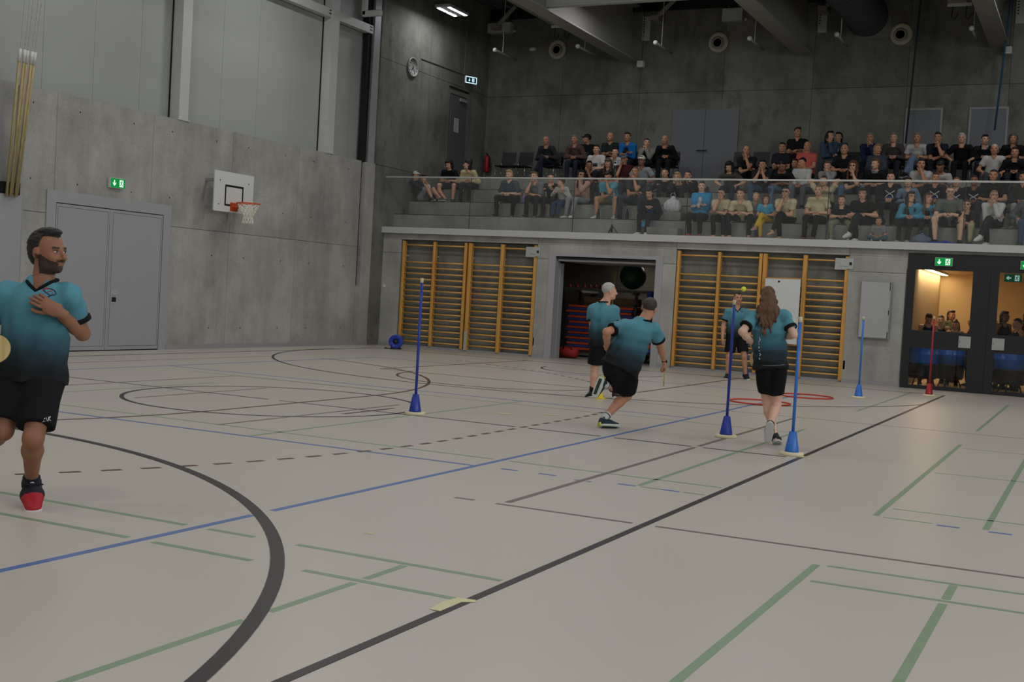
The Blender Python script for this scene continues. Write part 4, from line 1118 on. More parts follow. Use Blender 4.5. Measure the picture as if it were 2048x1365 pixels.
def surface_net(d, lo, h):
    """Quad mesh of the zero level of a distance grid."""
    s = d < 0
    nx, ny, nz = d.shape
    cnt = np.zeros((nx - 1, ny - 1, nz - 1), np.int8)
    for i in (0, 1):
        for j in (0, 1):
            for k in (0, 1):
                cnt += s[i:nx - 1 + i, j:ny - 1 + j, k:nz - 1 + k]
    cells = np.argwhere((cnt > 0) & (cnt < 8))
    n = len(cells)
    if n == 0:
        return np.zeros((0, 3)), np.zeros((0, 4), int)
    off = np.array([(i, j, k) for i in (0, 1) for j in (0, 1) for k in (0, 1)])
    val = np.stack([d[cells[:, 0] + o[0], cells[:, 1] + o[1], cells[:, 2] + o[2]] for o in off], 1)
    acc = np.zeros((n, 3)); num = np.zeros(n)
    for a in range(8):
        for b in range(a + 1, 8):
            if np.abs(off[a] - off[b]).sum() != 1: continue
            va, vb = val[:, a], val[:, b]
            m = (va < 0) != (vb < 0)
            t = np.where(m, va / np.where(va - vb == 0, 1, va - vb), 0)
            p = off[a][None] + t[:, None] * (off[b] - off[a])[None]
            acc[m] += p[m]; num[m] += 1
    verts = (cells + acc / num[:, None]) * h + lo
    idx = np.full((nx - 1, ny - 1, nz - 1), -1, np.int32)
    idx[cells[:, 0], cells[:, 1], cells[:, 2]] = np.arange(n)
    quads = []
    for ax in range(3):
        sl0 = [slice(None)] * 3; sl1 = [slice(None)] * 3
        sl0[ax] = slice(0, -1); sl1[ax] = slice(1, None)
        e = s[tuple(sl0)] != s[tuple(sl1)]
        u, w = (ax + 1) % 3, (ax + 2) % 3
        ed = np.argwhere(e)
        ed = ed[(ed[:, u] > 0) & (ed[:, w] > 0) & (ed[:, u] < d.shape[u] - 1) & (ed[:, w] < d.shape[w] - 1)]
        if len(ed) == 0: continue
        def at(du, dw):
            c = ed.copy(); c[:, u] -= du; c[:, w] -= dw
            return idx[c[:, 0], c[:, 1], c[:, 2]]
        q = np.stack([at(1, 1), at(0, 1), at(0, 0), at(1, 0)], 1)
        inside = s[ed[:, 0], ed[:, 1], ed[:, 2]]
        q[~inside] = q[~inside][:, ::-1]
        quads.append(q)
    quads = np.concatenate(quads)
    quads = quads[(quads >= 0).all(1)]
    return verts, quads

class Blob:
    """Distance grid that limbs, ellipsoids and cuts are blended into."""
    def __init__(s, lo, hi, h):
        s.lo = np.asarray(lo, float) - 2 * h; s.h = h
        s.n = np.maximum(4, np.ceil((np.asarray(hi, float) + 2 * h - s.lo) / h).astype(int) + 1)
        s.d = np.full(tuple(s.n), 0.4, np.float32)
        s.ax = [(s.lo[i] + h * np.arange(s.n[i])).astype(np.float32) for i in range(3)]
    def _sub(s, lo, hi):
        a = np.clip(np.floor((lo - s.lo) / s.h).astype(int), 0, s.n - 1)
        b = np.clip(np.ceil((hi - s.lo) / s.h).astype(int) + 1, 1, s.n)
        b = np.maximum(b, a + 1)
        sl = tuple(slice(a[i], b[i]) for i in range(3))
        g = [s.ax[0][sl[0]][:, None, None], s.ax[1][sl[1]][None, :, None], s.ax[2][sl[2]][None, None, :]]
        return sl, g
    def _put(s, sl, v, k, op):
        d = s.d[sl]
        if op == 'u':
            if k > 0:
                hh = np.clip(0.5 + 0.5 * (v - d) / k, 0, 1); s.d[sl] = v * (1 - hh) + d * hh - k * hh * (1 - hh)
            else: s.d[sl] = np.minimum(d, v)
        else:
            v = -v
            if k > 0:
                hh = np.clip(0.5 - 0.5 * (v - d) / k, 0, 1); s.d[sl] = v * (1 - hh) + d * hh + k * hh * (1 - hh)
            else: s.d[sl] = np.maximum(d, v)
    def cone(s, a, b, ra, rb, k=0.03, side=None, ratio=1.0, clip=None, op='u'):
        a, b = np.asarray(a, float), np.asarray(b, float)
        R = max(ra, rb) * max(1, ratio) + k + 2 * s.h
        sl, g = s._sub(np.minimum(a, b) - R, np.maximum(a, b) + R)
        q = [g[i] - np.float32(a[i]) for i in range(3)]; ab = b - a
        if side is not None and ratio != 1:
            l = sum(q[i] * np.float32(side[i]) for i in range(3)) * np.float32(1 - 1 / ratio)
            q = [q[i] - l * np.float32(side[i]) for i in range(3)]
            ab = ab - np.asarray(side) * (ab @ side) * (1 - 1 / ratio)
        L2 = max(ab @ ab, 1e-9)
        t = np.clip(sum(q[i] * np.float32(ab[i]) for i in range(3)) / np.float32(L2), 0, 1)
        v = np.sqrt(sum((q[i] - t * np.float32(ab[i])) ** 2 for i in range(3))) - (ra + (rb - ra) * t)
        if clip is not None:
            cp, cn = clip
            v = np.maximum(v, sum((g[i] - np.float32(cp[i])) * np.float32(cn[i]) for i in range(3)))
        s._put(sl, v.astype(np.float32), k, op); return s
    def ell(s, c, r, k=0.02, R=None, op='u'):
        c = np.asarray(c, float); r = np.asarray(r, float)
        m = r.max() + k + 2 * s.h
        sl, g = s._sub(c - m, c + m)
        q = [g[i] - np.float32(c[i]) for i in range(3)]
        if R is not None: q = [sum(q[j] * np.float32(R[i][j]) for j in range(3)) for i in range(3)]
        k0 = np.sqrt(sum((q[i] / np.float32(r[i])) ** 2 for i in range(3)))
        k1 = np.sqrt(sum((q[i] / np.float32(r[i] ** 2)) ** 2 for i in range(3)))
        v = k0 * (k0 - 1) / np.maximum(k1, 1e-6)
        s._put(sl, v.astype(np.float32), k, op); return s
    def cut(s, p, n):
        """Keep only what lies behind the plane through p with normal n."""
        g = [s.ax[0][:, None, None], s.ax[1][None, :, None], s.ax[2][None, None, :]]
        s.d = np.maximum(s.d, sum((g[i] - np.float32(p[i])) * np.float32(n[i]) for i in range(3)).astype(np.float32)); return s
    def keep(s, fn):
        g = [s.ax[0][:, None, None], s.ax[1][None, :, None], s.ax[2][None, None, :]]
        s.d = np.maximum(s.d, fn(*g).astype(np.float32)); return s
    def wrinkle(s, amp, freq, seed=0):
        g = [s.ax[0][:, None, None], s.ax[1][None, :, None], s.ax[2][None, None, :]]
        rs = np.random.RandomState(seed)
        for _ in range(4):
            w = rs.normal(size=3) * freq; ph = rs.uniform(0, 6.28)
            s.d = s.d + (amp * np.sin(g[0] * w[0] + g[1] * w[1] + g[2] * w[2] + ph)).astype(np.float32)
        return s
    def net(s):
        return surface_net(s.d, s.lo, s.h)

def join(parts):
    """Concatenate (verts, quads, material index) pieces into one mesh."""
    vs, fs, ms = [], [], []; n = 0
    for v, f, m in parts:
        vs.append(v); fs.append(f + n); n += len(v)
        ms.append(np.full(len(f), m) if np.isscalar(m) else m)
    return np.concatenate(vs), np.concatenate(fs), np.concatenate(ms)

# --- the head, once per fineness, in its own frame (x = own left, -y = face, z = up)
def build_head(h):
    b = Blob((-0.11, -0.135, -0.20), (0.11, 0.13, 0.135), h)
    b.ell((0, 0.014, 0.030), (0.074, 0.094, 0.084), 0)
    b.ell((0, -0.030, -0.032), (0.060, 0.064, 0.078), 0.03)
    b.cone((-0.040, -0.02, -0.075), (0.040, -0.02, -0.075), 0.024, 0.024, 0.03)
    b.cone((0, -0.072, -0.092), (0, -0.062, -0.090), 0.021, 0.024, 0.025)
    b.cone((-0.034, -0.079, 0.020), (0.034, -0.079, 0.020), 0.012, 0.012, 0.012)
    b.cone((-0.040, -0.066, -0.030), (0.040, -0.066, -0.030), 0.018, 0.018, 0.025)
    for sx in (-1, 1):
        b.ell((0.031 * sx, -0.101, 0.002), (0.017, 0.017, 0.011), 0.008, op='s')
        b.ell((0.077 * sx, 0.014, -0.008), (0.011, 0.022, 0.033), 0.008)
    b.cone((0, -0.090, 0.012), (0, -0.114, -0.030), 0.0070, 0.0125, 0.010)
    b.cone((-0.010, -0.099, -0.036), (0.010, -0.099, -0.036), 0.008, 0.008, 0.006)
    b.cone((-0.019, -0.088, -0.060), (0.019, -0.088, -0.060), 0.0065, 0.0065, 0.006)
    b.cone((-0.015, -0.088, -0.071), (0.015, -0.088, -0.071), 0.0065, 0.0065, 0.004)
    b.cone((0, 0.022, -0.05), (0, 0.040, -0.20), 0.054, 0.056, 0.03)
    return b.net()
def head_regions(v, q, beard=False, brows=True):
    """Material index by face region: 0 skin, 1 lips, 2 brow/beard."""
    c = v[q].mean(1); x, y, z = np.abs(c[:, 0]), c[:, 1], c[:, 2]
    m = np.zeros(len(q), int)
    m[(x < 0.020) & (y < -0.0865) & (z < -0.055) & (z > -0.076)] = 1
    if brows: m[(x > 0.014) & (x < 0.048) & (y < -0.070) & (z > 0.018) & (z < 0.029)] = 2
    if beard:
        lip = (x < 0.020) & (y < -0.084) & (z > -0.077)
        m[(z < -0.012 + 0.52 * y + 0.10 * (0.06 - x)) & (y < 0.010) & (z > -0.122 - 0.2 * (y + 0.03)) & ~lip] = 2
        m[(z < -0.041) & (z > -0.054) & (x < 0.028) & (y < -0.082)] = 2
    return m
HEAD_LO = build_head(0.0115)
HEAD_LO_M = head_regions(*HEAD_LO, brows=False)
def ball_mesh(c, r, n=8, m=6):
    b = MB(); b.ball(c, r, n, m); return np.array(b.v), np.array(b.f)
EYES_LO = join([(*ball_mesh((sx * 0.031, -0.088, 0.003), (0.0135, 0.0045, 0.0065), 6, 4), 0) for sx in (-1, 1)] + [(*ball_mesh((sx * 0.032, -0.089, 0.021), (0.018, 0.005, 0.0045), 6, 4), 0) for sx in (-1, 1)])

def hair_shape(style, h):
    b = Blob((-0.17, -0.17, -0.46 if style in ('long', 'pony', 'curly_long') else -0.22), (0.17, 0.24, 0.20), h)
    front = lambda zf, yf: (lambda X, Y, Z: np.minimum(zf - Z + 0 * X, yf - Y + 0 * X) + 0 * Z)
    if style == 'short':
        b.ell((0, 0.020, 0.036), (0.081, 0.100, 0.092), 0); b.keep(front(0.058, -0.014)); b.cut((0, 0.05, -0.055), (0, -0.25, -0.97))
        b.ell((0, -0.050, 0.098), (0.055, 0.035, 0.022), 0.02)
    elif style == 'buzz':
        b.ell((0, 0.018, 0.034), (0.077, 0.097, 0.087), 0); b.keep(front(0.062, -0.008)); b.cut((0, 0.05, -0.06), (0, -0.3, -0.95))
    elif style == 'ring':
        b.ell((0, 0.020, 0.030), (0.080, 0.099, 0.086), 0); b.keep(front(0.5, 0.002)); b.cut((0, 0, 0.055), (0, -0.45, 0.9)); b.cut((0, 0.05, -0.06), (0, -0.3, -0.95))
    elif style in ('bob', 'curly', 'long', 'curly_long'):
        r = 0.012 if style in ('curly', 'curly_long') else 0.0
        b.ell((0, 0.022, 0.034), (0.084 + r, 0.104 + r, 0.096 + r), 0)
        b.cone((0, 0.045, 0.0), (0, 0.05, -0.10), 0.072 + r, 0.066 + r, 0.03, V3(1, 0, 0), 1.18)
        if style in ('long', 'curly_long'):
            b.cone((0, 0.075, -0.05), (0, 0.10, -0.36), 0.055, 0.035, 0.04, V3(1, 0, 0), 1.7)
            for sx in (-1, 1): b.cone((0.078 * sx, -0.005, -0.02), (0.095 * sx, -0.035, -0.30), 0.028, 0.02, 0.03)
        b.keep(lambda X, Y, Z: np.maximum(np.minimum(0.060 - Z + 0 * X, np.minimum(-0.012 - Y + 0 * X, 0.078 - np.abs(X)) + 0 * Z), -1))
        b.ell((0, -0.048, 0.100), (0.06, 0.04, 0.022), 0.02)
        if r: b.wrinkle(0.0035, 90, 3)
    elif style in ('pony', 'bun', 'tied'):
        b.ell((0, 0.018, 0.035), (0.078, 0.098, 0.088), 0); b.keep(front(0.060, -0.006)); b.cut((0, 0.05, -0.06), (0, -0.3, -0.95))
        if style == 'pony':
            b.ell((0, 0.120, 0.045), (0.026, 0.026, 0.026), 0.02); b.cone((0, 0.125, 0.03), (0, 0.135, -0.22), 0.030, 0.014, 0.02)
        else: b.ell((0, 0.100 if style == 'tied' else 0.075, 0.03 if style == 'tied' else 0.112), (0.034, 0.034, 0.032), 0.015)
    elif style == 'cap':
        b.ell((0, 0.012, 0.050), (0.086, 0.106, 0.088), 0); b.cut((0, 0, 0.035), (0, 0.12, -0.99))
        b.ell((0, -0.115, 0.047), (0.066, 0.055, 0.010), 0.008)
    elif style == 'beanie':
        b.ell((0, 0.025, 0.045), (0.086, 0.104, 0.100), 0); b.cut((0, 0, 0.028), (0, -0.15, -0.98)); b.ell((0, 0.075, 0.125), (0.045, 0.045, 0.045), 0.05)
    return b.net()
HAIR_ME = {}
def hair_mesh(style, h=0.011):
    key = (style, h)
    if key not in HAIR_ME:
        v, q = hair_shape(style, h); HAIR_ME[key] = fast_mesh('hair', v, q, True)
    return HAIR_ME[key]

# --- a hand with palm, four fingers of different length and an opposed thumb (x = towards fingertips, -z = palm)
def hand_bones(curl, spread=0.0, thumb=0.5):
    out = []
    for i, (y0, ln) in enumerate(((0.030, 0.068), (0.010, 0.078), (-0.010, 0.072), (-0.029, 0.056))):
        p = V3(0.088 - 0.006 * abs(i - 1), y0, 0.0); a = 0.10 + curl * 0.35; pts = [p]
        for j, f in enumerate((0.44, 0.32, 0.24)):
            d = V3(math.cos(a), (1.5 - i) * spread, -math.sin(a)); p = p + unit(d) * ln * f; pts.append(p); a += curl * (0.75 if j == 0 else 0.6)
        out.append((pts, 0.0092 - 0.0008 * (i == 3)))
    p = V3(0.022, 0.030, -0.006); a = 0.75 - 0.35 * thumb
    pts = [p]
    for ln, da, dz in ((0.040, 0.0, -0.25 - 0.3 * thumb), (0.032, -0.3 * thumb, -0.35 * thumb - 0.1), (0.024, -0.5 * thumb, -0.2 * thumb)):
        a += da; d = unit(V3(math.cos(a), math.sin(a), dz)); p = p + d * ln; pts.append(p)
    out.append((pts, 0.0108))
    return out
def hand_low(curl):
    m = MB(); m.bevbox(-0.012, 0.094, -0.040, 0.040, -0.013, 0.013, 0.010)
    for pts, r in hand_bones(curl, 0.06): m.tube([tuple(p) for p in pts], [r, r, r * 0.92, r * 0.75], 5)
    tri = []
    for f in m.f:
        if len(f) == 4: tri.append(f)
        elif len(f) == 3: tri.append((f[0], f[1], f[2], f[2]))
        else: tri += [(f[0], f[i], f[i + 1], f[i + 1]) for i in range(1, len(f) - 1)]
    return np.array(m.v), np.array(tri)
def hand_hi(curl, spread, thumb, h=0.0038):
    b = Blob((-0.06, -0.075, -0.12), (0.20, 0.10, 0.05), h)
    b.cone((0.0, 0.0, 0.0), (0.075, 0.0, 0.0), 0.019, 0.016, 0, V3(0, 1, 0), 2.1)
    b.cone((-0.05, 0, 0), (0.0, 0, 0), 0.024, 0.021, 0.02, V3(0, 1, 0), 1.25)
    b.cone((0.02, 0.024, -0.006), (0.05, 0.034, -0.012), 0.016, 0.012, 0.015)
    for pts, r in hand_bones(curl, spread, thumb):
        for a, c in zip(pts[:-1], pts[1:]): b.cone(a, c, r, r * 0.94, 0.0035)
    return b.net()
HAND_LO = {k: hand_low(c) for k, c in (('flat', 0.25), ('relax', 0.8), ('grip', 1.5))}

def place_hand(hv, wr, tip, palm, left, s):
    """Map the hand frame to the wrist; palm: direction the palm looks to."""
    x = unit(tip - wr); z = -(palm - x * (palm @ x))
    if np.linalg.norm(z) < 1e-3: z = V3(0, 0, 1) - x * x[2]
    z = unit(z); y = np.cross(z, x)
    q = hv.copy()
    if left: pass
    else: q[:, 1] *= -1
    return wr + (q[:, :1] * x + q[:, 1:2] * y + q[:, 2:3] * z) * s

SKIN = {}
def skin(key):
    rgb = {'a': (206, 158, 130), 'b': (188, 136, 106), 'c': (142, 98, 73), 'd': (104, 70, 52), 'p': (216, 174, 150)}[key]
    return plain('skin_' + key, rgb, 0.55, 0, 0.05, 9.0, 0.35)
LIPS = plain('lips', (134, 86, 70), 0.5)
EYE_DARK = plain('eye_dark', (34, 26, 22), 0.35)
def cloth(rgb, var=0.07):
    return plain('cloth_%d_%d_%d' % tuple(rgb), rgb, 0.85, 0, var, 14.0, 0.2, bump=0.15)

def body_blob(J, h, s=1.0, bulk=1.0):
    pts = np.array([J[k] for k in ('pelvis', 'chest', 'neck')] + [p for k in ('hip', 'knee', 'ankle', 'toe', 'sh', 'el', 'wr') for p in J[k]])
    b = Blob(pts.min(0) - 0.17 * s, pts.max(0) + 0.17 * s, h)
    side = unit(J['sh'][0] - J['sh'][1]); hs = unit(J['hip'][0] - J['hip'][1])
    waist = J['pelvis'] * 0.5 + J['chest'] * 0.5
    b.cone(J['pelvis'], waist, 0.105 * s * bulk, 0.098 * s * bulk, 0.03, hs, 1.42)
    b.cone(waist, J['chest'], 0.098 * s * bulk, 0.108 * s * bulk, 0.04, side, 1.36)
    up = unit(J['neck'] - J['chest'])
    b.cone(J['chest'], J['neck'] - up * 0.02 * s, 0.100 * s * bulk, 0.055 * s, 0.04, side, 1.30)
    b.cone(J['sh'][0], J['sh'][1], 0.050 * s, 0.050 * s, 0.04)
    b.cone(J['neck'] - up * 0.03 * s, J['head'] - up * 0.03 * s, 0.055 * s, 0.050 * s, 0.03)
    for i in (0, 1):
        hp, kn, an, to = (J[k][i] for k in ('hip', 'knee', 'ankle', 'toe'))
        b.cone(hp, kn, 0.082 * s * bulk, 0.054 * s, 0.035)
        cf = kn * 0.68 + an * 0.32
        back = unit(np.cross(np.cross(an - kn, to - an), an - kn)) if np.linalg.norm(np.cross(an - kn, to - an)) > 1e-6 else V3(0, -1, 0)
        cf = cf - back * 0.012 * s
        b.cone(kn, cf, 0.051 * s, 0.055 * s, 0.03); b.cone(cf, an, 0.055 * s, 0.034 * s, 0.03)
        f = unit(to - an); dn = an - kn; dn = unit(dn - f * (dn @ f))
        heel = an - f * 0.025 * s + dn * 0.050 * s
        b.cone(an, heel, 0.034 * s, 0.032 * s, 0.02); b.cone(heel, an + f * 0.145 * s + dn * 0.062 * s, 0.033 * s, 0.024 * s, 0.02)
        sh, el, wr = (J[k][i] for k in ('sh', 'el', 'wr'))
        b.cone(sh, el, 0.050 * s, 0.040 * s, 0.03); b.cone(el, el * 0.7 + wr * 0.3, 0.040 * s, 0.041 * s, 0.02); b.cone(el * 0.7 + wr * 0.3, wr, 0.041 * s, 0.027 * s, 0.02)
    return b

def shirt_blob(J, h, s, bulk, sleeve, loose=0.014, drop=0.05, vneck=0.0, wr_amp=0.0, seed=0, fly=0.0, hemratio=1.42):
    pts = np.array([J['pelvis'], J['chest'], J['neck']] + list(J['sh']) + list(J['el']) + (list(J['wr']) if sleeve > 1 else []))
    b = Blob(pts.min(0) - 0.22 * s, pts.max(0) + 0.20 * s, h)
    side = unit(J['sh'][0] - J['sh'][1]); hs = unit(J['hip'][0] - J['hip'][1])
    waist = J['pelvis'] * 0.5 + J['chest'] * 0.5
    dn = unit(J['pelvis'] - waist); hem = J['pelvis'] + dn * drop * s
    up = unit(J['neck'] - J['chest'])
    b.cone(hem + dn * 0.05, waist, (0.116 + fly) * s * bulk + loose, 0.106 * s * bulk + loose, 0, hs, hemratio)
    b.cone(waist, J['chest'], 0.106 * s * bulk + loose, 0.112 * s * bulk + loose, 0.05, side, 1.36)
    if sleeve >= 0:
        b.cone(J['chest'], J['neck'] - up * 0.03 * s, 0.104 * s * bulk + loose, 0.056 * s + loose, 0.05, side, 1.30)
        b.cone(J['sh'][0], J['sh'][1], 0.045 * s + loose, 0.045 * s + loose, 0.05)
    else:               # tank top: two straps over bare shoulders
        for q_ in (0, 1):
            o_ = (J['sh'][q_] - J['neck']) * 0.42
            b.cone(J['chest'] + o_ * 0.8, J['neck'] + o_ - up * 0.02 * s, 0.105 * s, 0.058 * s, 0.03)
    b.cut(hem, dn)
    b.cut(J['neck'] + up * 0.012 * s, up)
    if vneck:
        fw = unit(np.cross(up, side)) * (1 if (np.cross(up, side) @ J['fw']) > 0 else -1)
        o = J['neck'] + fw * 0.075 * s
        b.cone(o + up * 0.06, o - up * vneck, 0.072 * s, 0.010, 0.008, op='s')
    for i in (0, 1):
        sh, el, wr = (J[k][i] for k in ('sh', 'el', 'wr'))
        if sleeve > 0:
            e = sh + (el - sh) * min(1.0, sleeve)
            b.cone(sh, sh + (el - sh) * min(1.0, sleeve + (0.2 if sleeve < 1 else 0)), 0.050 * s + loose, (0.056 if sleeve < 1 else 0.044) * s + loose, 0.04, clip=(e, unit(el - sh)) if sleeve < 1 else None)
            if sleeve > 1:
                b.cone(el, wr, 0.044 * s + loose, 0.030 * s + loose * 0.8, 0.02, clip=(wr - unit(wr - el) * 0.01, unit(wr - el)))
    if wr_amp: b.wrinkle(wr_amp, 26, seed)
    return b

def trouser_blob(J, h, s, bulk, length, loose=0.012, blend=0.04, wr_amp=0.0, seed=0, top=None):
    """length: 1 = to the ankle, 0.5 = shorts that end above the knee (fractions of the leg)."""
    pts = np.array([J['pelvis'], J['chest'] * 0.4 + J['pelvis'] * 0.6] + list(J['hip']) + list(J['knee']) + (list(J['ankle']) if length > 0.5 else []))
    b = Blob(pts.min(0) - 0.19 * s, pts.max(0) + 0.19 * s, h)
    hs = unit(J['hip'][0] - J['hip'][1]); waist = J['pelvis'] * 0.6 + J['chest'] * 0.4
    b.cone(J['pelvis'], waist, 0.108 * s * bulk + loose, 0.098 * s * bulk + loose * 0.5, 0, hs, 1.42)
    for i in (0, 1):
        hp, kn, an = (J[k][i] for k in ('hip', 'knee', 'ankle'))
        if length <= 0.5:
            e = hp + (kn - hp) * length * 1.72
            b.cone(hp, kn, 0.090 * s * bulk + loose * 1.2, 0.074 * s + loose * 1.4, blend, clip=(e, unit(kn - hp)))
        else:
            b.cone(hp, kn, 0.084 * s * bulk + loose, 0.057 * s + loose, 0.04)
            b.cone(kn, an, 0.056 * s + loose, 0.040 * s + loose * 0.9, 0.03, clip=(an, unit(an - kn)))
    if wr_amp: b.wrinkle(wr_amp, 24, seed)
    if top is not None: b.cut(*top)
    return b

def shoe_net(h):
    """Trainer in its own frame: origin at the ankle, -y towards the toe, z up; sole at z = -0.085."""
    b = Blob((-0.07, -0.21, -0.11), (0.07, 0.10, 0.06), h)
    b.cone((0, 0.02, -0.045), (0, -0.06, -0.050), 0.040, 0.042, 0)
    b.cone((0, -0.06, -0.052), (0, -0.150, -0.062), 0.042, 0.030, 0.03, V3(1, 0, 0), 1.25)
    b.cone((0, 0.015, -0.03), (0, 0.0, 0.02), 0.042, 0.040, 0.02)
    b.cut((0, 0, 0.018), (0, 0.25, 0.97)); b.cut((0, 0, -0.070), (0, 0, -1))
    s = Blob((-0.07, -0.22, -0.11), (0.07, 0.10, 0.0), h)
    s.cone((0, 0.02, -0.072), (0, -0.06, -0.072), 0.043, 0.044, 0, V3(1, 0, 0), 1.0); s.cone((0, -0.06, -0.072), (0, -0.150, -0.072), 0.044, 0.036, 0.02, V3(1, 0, 0), 1.1)
    s.cut((0, 0, -0.064), (0, 0.05, 1)); s.cut((0, 0, -0.088), (0, 0, -1))
    return b.net(), s.net()
SHOE_LO = shoe_net(0.012)
SHOE_LO_ME = fast_mesh('shoe', *SHOE_LO[0], True); SOLE_LO_ME = fast_mesh('sole', *SHOE_LO[1], True)

def frame_of(ankle, knee, toe):
    """Rotation that carries the shoe frame onto a leg."""
    f = unit(toe - ankle); shin = unit(knee - ankle)
    fy = -f; z = shin - fy * (shin @ fy); z = unit(z); x = np.cross(fy, z)
    return Matrix(((x[0], fy[0], z[0]), (x[1], fy[1], z[1]), (x[2], fy[2], z[2])))

def put(o, loc, R, s=1.0):
    o.location = Vector(loc); o.rotation_euler = R.to_euler(); o.scale = (s, s, s); return o

def head_frame(hf, hu=(0, 0, 1)):
    hf = unit(hf); hu = np.asarray(hu, float); hu = unit(hu - hf * (hu @ hf)); left = np.cross(hu, hf)
    return np.stack([left, -hf, hu], 1)     # columns: x, y, z axes of the head

def ik(a, target, l1, l2, pole):
    a, target = np.asarray(a, float), np.asarray(target, float)
    d = target - a; L = np.linalg.norm(d); L = min(max(L, abs(l1 - l2) + 1e-3), (l1 + l2) * 0.999); d = unit(d)
    x = (l1 * l1 - l2 * l2 + L * L) / (2 * L); y = math.sqrt(max(0, l1 * l1 - x * x))
    p = np.asarray(pole, float); p = unit(p - d * (p @ d))
    return a + d * x + p * y, a + d * L

